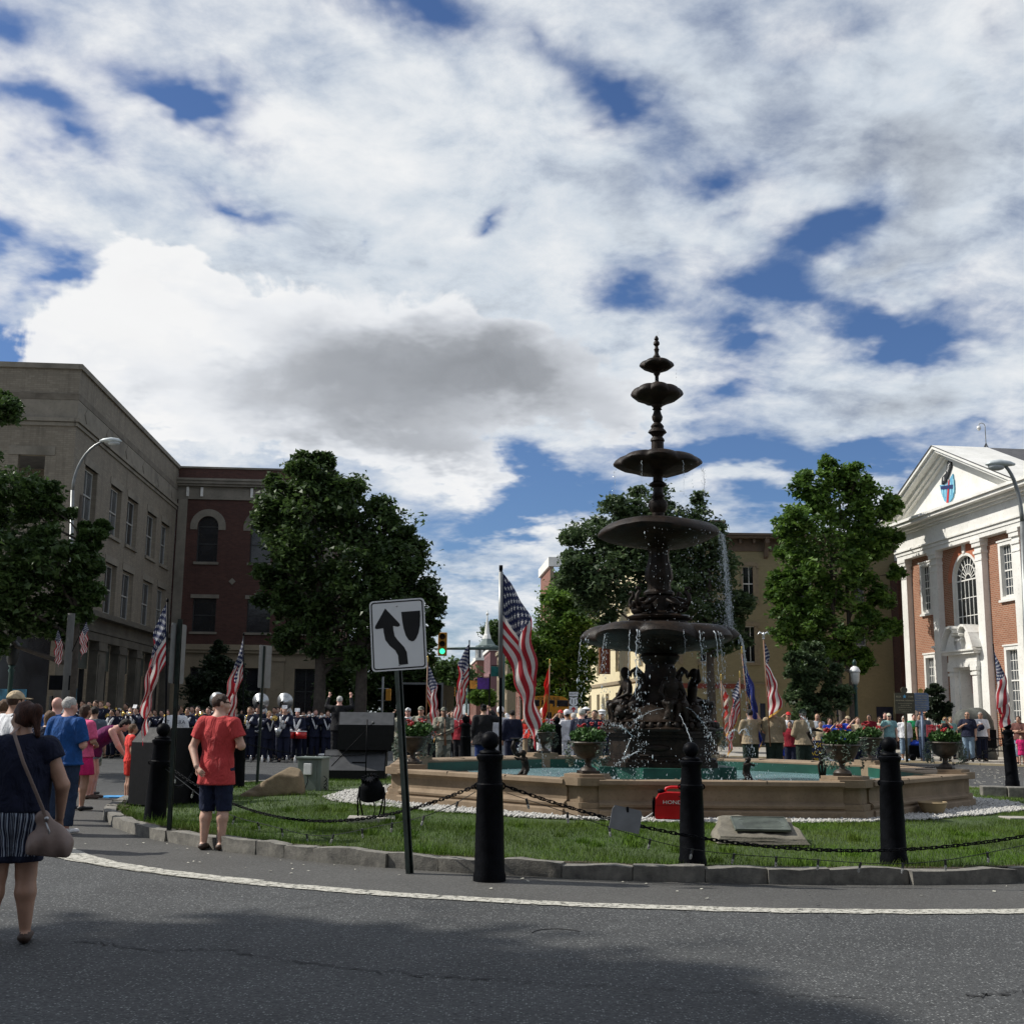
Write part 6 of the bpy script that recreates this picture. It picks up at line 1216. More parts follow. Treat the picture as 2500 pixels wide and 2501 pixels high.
def tree(name, label, Y, base, blobs_, ml, dens=1., leaf=.16, trunks=None, group=None, sparse=1., seed=1, tr=.2, cat='tree', clump=.34, blobs3=None, bare=0):
    """base = photo pixel column of the trunk; blobs = (u, v, radius px, depth offset) of the crown"""
    rr = np.random.RandomState(seed); sc_ = Y/FPX
    bl = [(np.array(P(u, v, Y+(dy[0] if dy else rr.uniform(-.25, .35)*r*sc_*1.6))), r*sc_) for u, v, r, *dy in blobs_] if blobs3 is None else [(np.array(c, float), r) for c, r in blobs3]
    gx, gy = (P(base, 1740, Y).x, Y) if blobs3 is None else base
    root = thing(name, label, cat, (gx, gy, 0), 0, group); o0 = np.array((gx, gy, 0.))
    # limbs
    b = MB(); cz = min(c[2]-r*.6 for c, r in bl); top = max(c[2] for c, r in bl)
    for k, (tx, lean) in enumerate(trunks or [(0, 0)]):
        zt = cz+(top-cz)*.62; pts = [(tx+lean*q+.08*math.sin(q*5+k), .06*math.sin(q*4), q*zt) for q in np.linspace(0, 1, 9)]; b.tube(pts, [tr*(1.25 if i == 0 else 1)*(1-.75*(i/8)**1.2) for i in range(9)], 10)
        for i, (c, r) in enumerate(bl):
            if i % len(trunks or [0]) != k or i < bare: continue
            q = min(.92, max(.3, (c[2]-r*1.1-o0[2])/zt)); s0 = Vector((tx+lean*q, 0, q*zt)); e = Vector(c-o0); md = s0.lerp(e, .5)+Vector((rr.normal(0, .12), rr.normal(0, .12), -.1*r)); rad = tr*(1-.75*q**1.2)*.6
            b.tube([s0, s0.lerp(md, .5), md, md.lerp(e, .6)+Vector((0, 0, .08*r)), e], [rad, rad*.85, rad*.6, rad*.4, rad*.18], 6)
            for _ in range(5):
                d = Vector(rr.normal(0, 1, 3)); d.normalize(); d.z = abs(d.z)*.6; b.tube([md.lerp(e, .5), e.lerp(e+d*r*.5, .5), e+d*r*.85], [rad*.3, rad*.18, rad*.06], 4)
    b.obj('trunk', mbark, root, True)
    Cs = []
    bl = [(c, r*.78) for c, r in bl]+[(c+d_*r*rr.uniform(.7, 1.0), r*rr.uniform(.18, .4)) for c, r in bl for d_ in (lambda q: q/np.linalg.norm(q, axis=1)[:, None])(rr.normal(0, 1, (7, 3))*np.array([1, 1, .9]))]
    for c, r in bl:
        ncl = max(10, int(34*dens*(r/1.2)**1.9)); d = rr.normal(0, 1, (ncl, 3)); d /= np.linalg.norm(d, axis=1)[:, None]; rad = rr.uniform(.35, 1.06, ncl)**.55; cc = c+d*rad[:, None]*r*np.array([1, 1, .88])
        nl = int(44*sparse); q = cc[:, None, :]+rr.normal(0, 1, (ncl, nl, 3))*clump*min(1, r/1.0)*np.array([1, 1, .62]); tn = rr.uniform(0, .75, ncl)[:, None]+rr.uniform(0, .3, (ncl, nl)); Cs.append(np.concatenate([q.reshape(-1, 3), tn.reshape(-1, 1)], 1))
    Cs = np.concatenate(Cs); n = len(Cs); c = Cs[:, :3]-o0
    a = rr.normal(0, 1, (n, 3))*np.array([1, 1, .55]); a[:, 2] -= .25; a /= np.linalg.norm(a, axis=1)[:, None]; b_ = np.cross(a, rr.normal(0, 1, (n, 3))+np.array([0, 0, 1.2])); b_ /= np.linalg.norm(b_, axis=1)[:, None]+1e-9; s_ = leaf*rr.uniform(.55, 1.3, n)[:, None]
    V = np.stack([c-a*s_*.5-b_*s_*.44, c-a*s_*.5+b_*s_*.44, c+a*s_*.75], 1).reshape(-1, 3); F = np.arange(n*3).reshape(-1, 3)
    me = npmesh('crown', V, F, ml); at = me.attributes.new('tone', 'FLOAT', 'POINT'); at.data.foreach_set('value', np.repeat(np.clip(Cs[:, 3], 0, 1), 3).astype(np.float32)); link('crown', me, root); return root
tree('street_tree', 'leafy tree at the left edge in front of the beige building', 30, 158, [(-70, 990, 85), (20, 1010, 42), (-60, 1180, 120), (40, 1220, 95), (115, 1240, 65), (30, 1340, 120), (130, 1380, 95), (225, 1305, 34), (250, 1290, 18), (190, 1430, 62), (-60, 1380, 150), (60, 1470, 110), (150, 1500, 60), (-30, 1520, 90), (200, 1370, 50), (215, 1455, 30)], ML_mid, 1.35, .12, [(0, .1)], seed=3, tr=.15, clump=.26, bare=3)
tree('shade_tree', 'large dark spreading tree with two trunks left of the arrow sign', 44, 775, [(765, 1160, 55), (690, 1195, 45), (740, 1240, 95), (830, 1215, 75), (665, 1290, 50), (880, 1270, 90), (760, 1330, 115), (950, 1290, 70), (880, 1380, 120), (990, 1370, 70), (700, 1400, 75), (790, 1450, 110), (1010, 1470, 70), (920, 1480, 110), (1030, 1540, 40), (680, 1450, 45), (990, 1560, 55), (740, 1530, 75), (850, 1560, 90), (790, 1120, 25), (700, 1560, 35), (640, 1270, 25)], ML_dark, .78, .16, [(0, -.1), (1.45, .3)], seed=5, tr=.26)
tree('shade_tree', 'rounded dark tree directly behind the fountain', 53, 1590, [(1500, 1245, 52), (1600, 1225, 50), (1680, 1250, 55), (1450, 1310, 70), (1560, 1310, 90), (1660, 1320, 90), (1725, 1300, 45), (1415, 1390, 55), (1500, 1400, 95), (1620, 1410, 100), (1720, 1410, 85), (1770, 1480, 62), (1690, 1500, 80), (1790, 1550, 40), (1470, 1470, 60), (1740, 1560, 50)], ML_blue, .72, .18, [(0, .1), (2.6, .2)], seed=7, tr=.24)
tree('conical_tree', 'dense bright green conical tree between the street and the fountain', 72, 1385, [(1400, 1400, 40), (1385, 1450, 55), (1430, 1470, 50), (1360, 1510, 60), (1420, 1540, 65), (1340, 1580, 60), (1385, 1610, 62), (1320, 1650, 45), (1380, 1680, 55), (1310, 1600, 32), (1330, 1690, 40)], ML_bright, 1.0, .19, [(0, 0)], seed=9, tr=.2)
tree('maple_tree', 'tall bright green maple left of the white pediment', 54.5, 2078, [(2040, 1155, 42), (2090, 1175, 45), (1990, 1195, 55), (2050, 1230, 75), (2130, 1230, 55), (2170, 1250, 30), (1960, 1270, 60), (2020, 1310, 85), (2110, 1300, 75), (2165, 1320, 35), (1950, 1360, 60), (2040, 1390, 80), (1925, 1440, 50), (1990, 1460, 75), (2080, 1450, 55), (1960, 1530, 65), (2030, 1540, 60), (1920, 1500, 35), (2150, 1460, 35), (2130, 1535, 40), (1985, 1590, 45), (1975, 1600, 40), (2060, 1600, 35), (2110, 1610, 30), (2175, 1530, 22), (2190, 1400, 20)], ML_bright, .55, .18, [(0, .1), (-.45, -.2)], seed=11, tr=.17, sparse=.8)
tree('young_tree', 'small bluish green tree before the cream wall, left of the lamp post', 42, 1990, [(1985, 1585, 28), (1960, 1630, 42), (2015, 1640, 42), (1985, 1680, 55), (1950, 1710, 42), (2030, 1710, 45), (1990, 1740, 50), (1940, 1660, 25)], ML_blue, 1.1, .13, [(0, 0)], seed=13, tr=.08, clump=.24)
tree('evergreen_tree', 'dark evergreen before the brick building, right of the left flag', 55, 535, [(535, 1590, 22), (530, 1620, 35), (510, 1650, 42), (550, 1655, 45), (495, 1690, 45), (540, 1700, 55), (575, 1700, 35), (520, 1740, 60)], ML_fir, 1.3, .13, [(0, 0)], seed=15, tr=.12)
tree('small_street_tree', 'small dark tree at the corner of the brick building under the big tree', 52, 825, [(830, 1620, 35), (810, 1660, 40), (850, 1660, 35), (830, 1700, 45), (800, 1710, 30)], ML_dark, 1.0, .14, [(0, 0)], seed=17, tr=.07)
tree('dark_street_tree', 'dark leafy mass behind the two trunks and the arrow sign post', 62, 960, [(900, 1600, 50), (960, 1590, 60), (1020, 1600, 40), (920, 1660, 60), (980, 1660, 60), (1030, 1650, 32), (930, 1720, 50), (900, 1700, 40)], ML_dark, 1.1, .2, [(0, 0)], seed=19, tr=.15)
tree('far_street_tree', 'rounded tree far down the main street left of the centre flag', 120, 1095, [(1095, 1640, 28), (1075, 1665, 30), (1120, 1660, 32), (1100, 1690, 32), (1130, 1690, 22), (1070, 1695, 20)], ML_mid, .8, .4, [(0, 0)], seed=21, tr=.3, clump=.7)
tree('far_street_tree', 'tree showing right of the church steeple', 285, 1220, [(1210, 1540, 22), (1215, 1565, 24), (1235, 1555, 16)], ML_mid, .5, .6, [(0, 0)], seed=23, tr=.3, clump=1.0)
tree('far_street_tree', 'street tree beside the large flag, right of the tan shop', 80, 1270, [(1275, 1555, 26), (1295, 1580, 24), (1262, 1600, 28), (1285, 1630, 34), (1270, 1670, 30), (1300, 1680, 28)], ML_bright, .9, .24, [(0, 0)], seed=25, tr=.12, clump=.45)
tree('far_street_tree', 'low green tree between the centre flag and the shops', 95, 1178, [(1180, 1690, 20), (1165, 1705, 16), (1195, 1710, 16)], ML_bright, .8, .28, [(0, 0)], seed=26, tr=.1, clump=.4)
tree('monument_shrub', 'feathery dark shrub behind the blue marker sign', 44.5, 2290, [(2285, 1690, 20), (2275, 1720, 24), (2300, 1725, 24), (2290, 1745, 26)], ML_fir, 1.2, .12, [(0, 0)], seed=27, tr=.04, clump=.2, cat='shrub')
tree('shrub', 'bright green rounded shrub behind the white shirted woman', 45.5, 2245, [(2240, 1790, 20), (2255, 1785, 18), (2228, 1795, 14)], ML_bright, 1.3, .1, [(0, 0)], seed=28, tr=.03, clump=.18, cat='shrub')
# a tree off the left of the frame, whose shade lies over the near road
tree('shade_tree', 'tall tree beside the road, outside the picture on the left, that shades the near asphalt', 9, (-25.6, 8.6), None, ML_mid, .21, .34, [(0, 0)], seed=31, tr=.4, clump=.6,
     blobs3=[((-24.2, 9.1, 18.8), 2.4), ((-22.4, 10.5, 17.8), 1.7), ((-27.2, 11.3, 17.4), 2.2), ((-23.0, 7.1, 17.6), 2.0), ((-21.3, 6.1, 18.0), 1.5), ((-19.5, 7.3, 18.7), 1.0), ((-26.8, 6.7, 17.8), 2.4), ((-25.2, 4.9, 18.2), 2.1), ((-28.8, 8.9, 18.2), 2.4), ((-22.2, 10.6, 17.8), 1.3), ((-25.8, 3.2, 17.7), 2.0), ((-20.7, 8.3, 17.8), 0.9), ((-19.5, 10.2, 18.6), 1.0), ((-20.7, 11.5, 18.4), 1.1), ((-29.3, 5.5, 17.7), 2.2)])
T3 = tree('shade_tree', 'unseen broad tree added behind the camera on the right to cut sky light', 9, (6.5, -6.5), None, ML_mid, .22, .42, [(0, 0)], seed=33, tr=.3, clump=.5, blobs3=[((6.5, -6.5, 9.6), 3.2), ((9.6, -6, 8), 2.8), ((3.6, -7, 8), 2.8), ((6.5, -9, 7.6), 2.8), ((7, -4.2, 8.4), 2.4), ((12, -7.5, 7.6), 2.4), ((1.5, -8.5, 7.4), 2.2)])  # unseen trees added behind the camera to dim surfaces that face it
clone(T3, (-5.2, -6.2, 0), 2.4, 'unseen broad tree added behind the camera on the left to cut sky light')
# ------------------------------------------------------------------ bollards, chains, lights on wires
mblk2 = mat('black_cast_iron', (.004, .0045, .006), .5, .0, .3, 9, .35, 45, .05); mdirt = mat('dust', (.2, .17, .12), .9)
def bollard_parts(r_):
    b = MB(); b.lathe([(.16, -.1), (.16, .05), (.147, .1), (.14, .5), (.128, .86), (.134, .87), (.134, .92), (.124, .93), (.112, 1.13), (.118, 1.145), (.132, 1.17), (.132, 1.2), (.1, 1.215)], 28); b.obj('post', mblk2, r_, 40)
    b = MB(); b.lathe([(.1, 1.215), (.108, 1.225), (.1, 1.24), (.06, 1.25), (.06, 1.262)], 24); b.obj('collar', mblk2, r_, 40); b = MB(); b.ball((0, 0, 1.338), .092, 24, 16); b.obj('ball_finial', mblk2, r_, True)
    b = MB()
    for s_ in (-1, 1): b.tube([(s_*.12+.03*math.cos(a), .03*math.sin(a)*0, .9+.03*math.sin(a)) for a in [i*pi/5 for i in range(11)]], .009, 5)
    b.obj('chain_ring', mblk2, r_, True)
BL = [('kneeled', (375, 2030, .0), 'black bollard at the left end of the kerb with a dusty base', -3), ('b', (1195, 2152, .0), 'black ball-topped bollard in front of the kerb below the large flag', .6), ('c', (1700, 2118, .14), 'black bollard on the grass in front of the red generator', 0), ('d', (2183, 2108, .14), 'black bollard on the grass right of the stone plaque', 0),
      ('e', (2472, 1914, .12), 'black bollard far right by the road with a flag behind it', 2), ('f', (577, 1930, .12), 'black bollard behind the man in red', 0), ('g', (488, 1965, .12), 'black bollard left of the man in red, partly hidden by the cabinet', 0), ('h', (1137, 1846, .12), 'black bollard behind the pool below the centre flag', 0), ('i', (1359, 1853, .12), 'black bollard behind the pool by the white uniforms', 0)]
b0 = None; BPOS = {}
for k, (u, v, z), lab, tilt in BL:
    if k == 'h': q = P(1137, 1800, 29.2); q.z = .12
    elif k == 'i': q = P(1359, 1800, 30); q.z = .12
    else: q = G(u, v, z)
    BPOS[k] = q
    if k == 'c': q.y += .24
    if b0 is None: b0 = thing('bollard', lab, 'bollard', q, 0, 'black bollards round the island'); bollard_parts(b0); o = b0
    else: o = clone(b0, q, rnd.uniform(-.2, .2), lab)
    if k in 'cd': o.scale = (.88, .88, .84 if k == 'c' else .89)
    o.rotation_euler = (0, R(-tilt), 0 if k in 'bcd' else rnd.uniform(0, 3)); BPOS[k] = q
b0.rotation_euler = (0, R(2), .3)
q = Vector((6.9, 11.6, .14)); clone(b0, q, 0, 'black bollard on the grass just outside the picture on the right'); BPOS['x'] = q
lk = MB(); pts = [(.021*math.cos(a)+(.014 if math.cos(a) > 0 else -.014), .0125*math.sin(a), 0) for a in [i*pi/5 for i in range(11)]]; lk.tube(pts, .0052, 5, False); LINK = lk.mesh('link', mblk2, True)
bulbm = mat('bulb_glass', (.5, .5, .48), .1, 0, .05); bulbm.node_tree.nodes['Principled BSDF'].inputs['Transmission Weight'].default_value = .6
def chainrun(p0, p1, sag, lab, wirelab=None, wsag=None, nb=9, lim=240):
    p0, p1 = Vector(p0), Vector(p1); root = thing('chain', lab, 'chain', p0, 0, 'black chains between the bollards'); N = 400
    pt = lambda q: p0.lerp(p1, q)+Vector((0, 0, -4*sag*q*(1-q))); L = sum((pt((i+1)/N)-pt(i/N)).length for i in range(N)); n = min(lim, int(L/.05)); acc = 0; i = 0
    for k in range(n):
        tgt = (k+.5)/n*L
        while i < N and acc+(pt((i+1)/N)-pt(i/N)).length < tgt: acc += (pt((i+1)/N)-pt(i/N)).length; i += 1
        a, c = pt(i/N), pt((i+1)/N); o = link('link', LINK, root); d = (c-a).normalized(); qt = d.to_track_quat('X', 'Z') @ Matrix.Rotation(pi/2*(k % 2)+R(20)+rnd.uniform(-.15, .15), 3, 'X').to_quaternion(); o.matrix_local = Matrix.Translation((a+c)/2-p0) @ qt.to_matrix().to_4x4() @ Matrix.Scale(1.12, 4)
    if wirelab:
        w_ = thing('string_lights', wirelab, 'string lights', p0+Vector((0, 0, -.06)), 0, 'wires of small bulbs hung below the chains'); b = MB(); z0 = Vector((0, 0, -.06)); pw = lambda q: p0.lerp(p1, q)+Vector((0, -.02, -.06-4*wsag*q*(1-q)+.02*math.sin(q*19)))-p0-z0
        b.tube([pw(i/60) for i in range(61)], .0045, 4); b.obj('wire', mdkfr, w_)
        sk = MB(); sk.lathe([(.012, -.045), (.012, .008)], 8); sk = sk.mesh('socket', mdkfr); bb = MB(); bb.lathe([(.004, -.1), (.012, -.085), (.013, -.065), (.009, -.045)], 8); bb = bb.mesh('bulb', bulbm, True)
        for k in range(nb): c = pw((k+.5)/nb); o = link('socket', sk, w_); o.location = c; o2 = link('bulb', bb, o); o.rotation_euler = (rnd.uniform(-.3, .3), rnd.uniform(-.3, .3), 0)
    return root
up9 = Vector((0, 0, .9))
chainrun(BPOS['kneeled']+Vector((.13, -.05, .88)), BPOS['b']+Vector((-.15, 0, .9)), .52, 'black chain sagging between the left bollard and the one under the large flag', 'wire of clear bulbs under the left chain, near the floodlight', .6, 12)
chainrun(BPOS['b']+Vector((.15, 0, .9)), BPOS['x']+Vector((-.1, -.1, .88)), .62, 'long black chain swinging low past the plaque to the right edge', 'wire of clear bulbs under the right chain, before the stone plaque', .67, 17)
chainrun(BPOS['g']+up9, BPOS['kneeled']+Vector((0, .1, .88)), .45, 'black chain in front of the left speaker cabinet', None)
chainrun(BPOS['f']+up9, BPOS['g']+up9, .3, 'short black chain behind the man in red', None)
chainrun(BPOS['f']+up9, P(1137, 1800, 29.2)+Vector((0, 0, .35)), .5, 'black chain running behind the rock and the pool', None, lim=100)
chainrun(P(2180, 1862, 30), P(2473, 1800, 27.5), .35, 'black chain behind the right urns by the road', None, lim=100)
# grey plate hung on the chain
q = P(1532, 1978, 11.55); gp = thing('hanging_plate', 'blank grey metal plate hanging from the chain left of the generator', 'plate', q, 0)
o = MB().prism([(-.15, -.2), (.15, -.2), (.15, -.02), (.13, .02), (-.13, .02), (-.15, -.02)], -.004, .004, 'y').obj('plate', mat('galvanised', (.2, .21, .22), .5, .3), gp); o.rotation_euler = (R(-4), R(12), R(8)); o = MB().tube([(0, 0, -.02), (0, -.01, .03)], .012, 6).obj('hook', mblk2, gp)
# ------------------------------------------------------------------ arrow sign on its punched post
mgpost = mat('green_post', (.011, .022, .018), .5, .2, .4, 10); mret = mat('sign_white', (.8, .81, .8), .45, 0, .04, 2)
base = G(995, 2134); top = P(966, 1620, 12.3)
sg = thing('road_sign', 'white keep-left road sign with curved black arrow on a leaning punched green post', 'road sign', base)
d = top-base; Ln = d.length+.5; qz = d.to_track_quat('Z', 'Y'); Mp = qz.to_matrix().to_4x4()
b = MB(); w2 = .04
b.box(-w2, 0, -.1, -w2+.012, .045, Ln); b.box(w2-.012, 0, -.1, w2, .045, Ln); b.box(-w2+.012, 0, -.1, w2-.012, .006, Ln); b.box(-w2-.012, .04, -.1, -w2, .045, Ln); b.box(w2, .04, -.1, w2+.012, .045, Ln); o = b.obj('post', mgpost, sg); o.matrix_local = Mp
b = MB()
for k in range(62): z = .12+k*.0255; b.lathe([(.0045, 0), (.0045, .0015)], 6, (0, 0, 0)); 
b = MB()
for k in range(60): z = .1+k*.0254; b.add([(.0048*math.cos(a), -.0012, z+.0048*math.sin(a)) for a in [i*pi/3 for i in range(6)]], [(0, 1, 2, 3, 4, 5)])
o = b.obj('punched_holes', mat('hole_light', (.3, .31, .3), .8), sg); o['kind'] = 'stuff'; o.matrix_local = Mp
c = P(972, 1550, 12.2)-base; Ms = Matrix.Translation(c) @ Matrix.Rotation(R(-4.2), 4, 'Y') @ Matrix.Rotation(R(-7), 4, 'Z')
def rrect(w_, h, r, n=6):
    pts = []
    for cx, cz, a0 in ((w_/2-r, h/2-r, 0), (-w_/2+r, h/2-r, 90), (-w_/2+r, -h/2+r, 180), (w_/2-r, -h/2+r, 270)): pts += [(cx+r*math.cos(R(a0+90*i/n)), cz+r*math.sin(R(a0+90*i/n))) for i in range(n+1)]
    return pts
SW, SH = .585, .735
def sp_(b, nm, m, par=None, **k): o = b.obj(nm, m, par or sg, **k); o.matrix_local = Ms if par is None else Matrix.Identity(4); return o
pl = sp_(MB().prism(rrect(SW, SH, .04), .0, .004, 'y'), 'sign_panel', mret)
ro, ri = rrect(SW-.03, SH-.03, .034), rrect(SW-.056, SH-.056, .024); n = len(ro); b = MB(); b.add([(p[0], -.0016, p[1]) for p in ro]+[(p[0], -.0016, p[1]) for p in ri], [(i, (i+1) % n, n+(i+1) % n, n+i) for i in range(n)]); sp_(b, 'border', mblk, pl)
def sxy(x, y): return ((x-1023)/370*SW, -(y-1240)/480*SH)   # sign artwork traced in sign units
art = [[(943, 1055), (1030, 1165), (1032, 1178), (1018, 1186), (985, 1178), (985, 1210), (990, 1248), (1010, 1280), (1045, 1325), (1060, 1360), (1062, 1442), (1000, 1445), (1000, 1380), (985, 1345), (950, 1310), (925, 1270), (918, 1215), (918, 1188), (875, 1192), (862, 1186), (866, 1170)]]
b = MB(); pts = [sxy(x+(1240-y)*0.048*-1+10, y) for x, y in art[0]]
b.add([(p[0], -.0022, p[1]) for p in pts], [tuple(range(len(pts)))]); sp_(b, 'arrow_symbol', mblk, pl)
b = MB(); pts = [(.045, .235), (.245, .235), (.243, .17), (.235, .08), (.215, .0), (.19, -.05), (.165, -.075), (.14, -.078), (.11, -.062), (.082, -.015), (.062, .06), (.05, .15)]; b.add([(x, -.0022, z) for x, z in pts][::-1], [tuple(range(len(pts)))]); sp_(b, 'median_symbol', mblk, pl)
b = MB()
for z in (.3, -.315): b.ball((0, -.003, z), (.009, .005, .009), 8, 5)
sp_(b, 'bolt', mat('zinc', (.4, .4, .4), .35, .8), pl)
def signback(u0, v0, Yb, u1, v1, cu, cv, w_, h, rz, lab, zb=0.):
    base = G(u0, v0, zb); top = P(u1, v1, base.y); s_ = thing('road_sign', lab, 'road sign', base, 0); d = top-base; Mp = d.to_track_quat('Z', 'Y').to_matrix().to_4x4(); b = MB(); b.box(-.035, 0, -.1, -.024, .045, d.length); b.box(.024, 0, -.1, .035, .045, d.length); b.box(-.024, 0, -.1, .024, .008, d.length); o = b.obj('post', mgpost, s_); o.matrix_local = Mp
    c = P(cu, cv, base.y+.06)-base; o = MB().prism(rrect(w_, h, .035), .0, .004, 'y').obj('sign_panel', mat('sign_back', (.2, .205, .205), .45, .3), s_); o.matrix_local = Matrix.Translation(c) @ Matrix.Rotation(rz, 4, 'Z'); return s_
signback(407, 2055, 0, 436, 1512, 434, 1596, .46, .76, R(82), 'back of a grey road sign on a dark post left of the man in red'); signback(630, 1921, 0, 649, 1578, 647, 1628, .5, .86, R(72), 'back of a grey road sign on a dark post right of the man in red', .12)
# ------------------------------------------------------------------ flags
def flagmat(name, kind):
    m, t, b, co = nmat(name); uv = t.new('ShaderNodeTexCoord').outputs['UV']; sp = t.new('ShaderNodeSeparateXYZ'); t.l.new(uv, sp.inputs[0]); u, v = sp.outputs[0], sp.outputs[1]
    if kind == 'us':
        st = t.m('LESS_THAN', t.m('FRACT', t.m('ADD', t.m('MULTIPLY', v, 6.5), 0)), .5); c = t.mix(st, (.72, .69, .66), (.42, .022, .035))
        can = t.m('MULTIPLY', t.m('LESS_THAN', u, .4), t.m('GREATER_THAN', v, 6/13))
        def stars(nu, nv, ou, ov):
            a = t.m('SUBTRACT', t.m('FRACT', t.m('ADD', t.m('MULTIPLY', u, nu/.4), ou)), .5); e = t.m('SUBTRACT', t.m('FRACT', t.m('ADD', t.m('MULTIPLY', t.m('SUBTRACT', v, 6/13), nv/(7/13)), ov)), .5)
            e = t.m('MULTIPLY', e, (7/13*.6/nv)/(.4*1.0/nu)); r = t.m('SQRT', t.m('ADD', t.m('MULTIPLY', a, a), t.m('MULTIPLY', e, e))); th = t.m('ARCTAN2', a, e)
            q = t.m('ABSOLUTE', t.m('SUBTRACT', t.m('MULTIPLY', t.m('FRACT', t.m('ADD', t.m('DIVIDE', th, 2*pi/5), .5)), 2*pi/5), pi/5)); bb = t.m('SUBTRACT', pi/5, q)
            f = t.m('MULTIPLY', r, t.m('ADD', t.m('MULTIPLY', t.m('COSINE', bb), .2245), t.m('MULTIPLY', t.m('SINE', bb), .691))); return t.m('LESS_THAN', f, .2245*.3)
        s_ = t.m('MAXIMUM', stars(6, 5, 0, 0), t.m('MULTIPLY', stars(6, 5, .5, .5), t.m('GREATER_THAN', u, .033))); c = t.mix(can, c, t.mix(s_, (.012, .02, .075), (.7, .7, .7)))
    elif kind == 'marine':
        r = t.vm('LENGTH', t.vm('MULTIPLY', t.vm('SUBTRACT', uv, (.5, .55, 0)), (1.4, 1, 1))); c = t.mix(t.mr(r, .2, .24), (.5, .27, .06), (.62, .02, .015)); c = t.mix(t.m('LESS_THAN', v, .15), c, (.6, .4, .1))
    elif kind == 'blue': r = t.vm('LENGTH', t.vm('MULTIPLY', t.vm('SUBTRACT', uv, (.5, .5, 0)), (1.4, 1, 1))); c = t.mix(t.mr(r, .16, .2), (.4, .3, .12), (.015, .03, .2))
    else: c = t.mix(t.m('LESS_THAN', t.m('FRACT', t.m('MULTIPLY', u, 3)), .5), (.5, .03, .02), (.6, .5, .4))
    n = t.noise(co, 30, 4, .6); c = t.mix(t.mr(n, .3, .8, 0, .25), c, (.2, .2, .2), 'MULTIPLY'); t.put(b.inputs['Base Color'], c); b.inputs['Roughness'].default_value = .75
    tr = t.new('ShaderNodeBsdfTranslucent'); t.put(tr.inputs[0], c); mx = t.new('ShaderNodeMixShader'); mx.inputs[0].default_value = .35; t.l.new(b.outputs[0], mx.inputs[1]); t.l.new(tr.outputs[0], mx.inputs[2]); t.l.new(mx.outputs[0], t.n['Material Output'].inputs[0]); return m
FM = {k: flagmat('flag_'+k, k) for k in ('us', 'marine', 'blue', 'stripe')}
mfringe = mat('gold_fringe', (.55, .3, .05), .6, 0, .3, 20); mpoleg = mat('pole_grey', (.2, .21, .21), .4, .5); mpolew = mat('pole_wood', (.2, .1, .05), .5); mgoldm = mat('gold_metal', (.6, .42, .12), .3, .9)
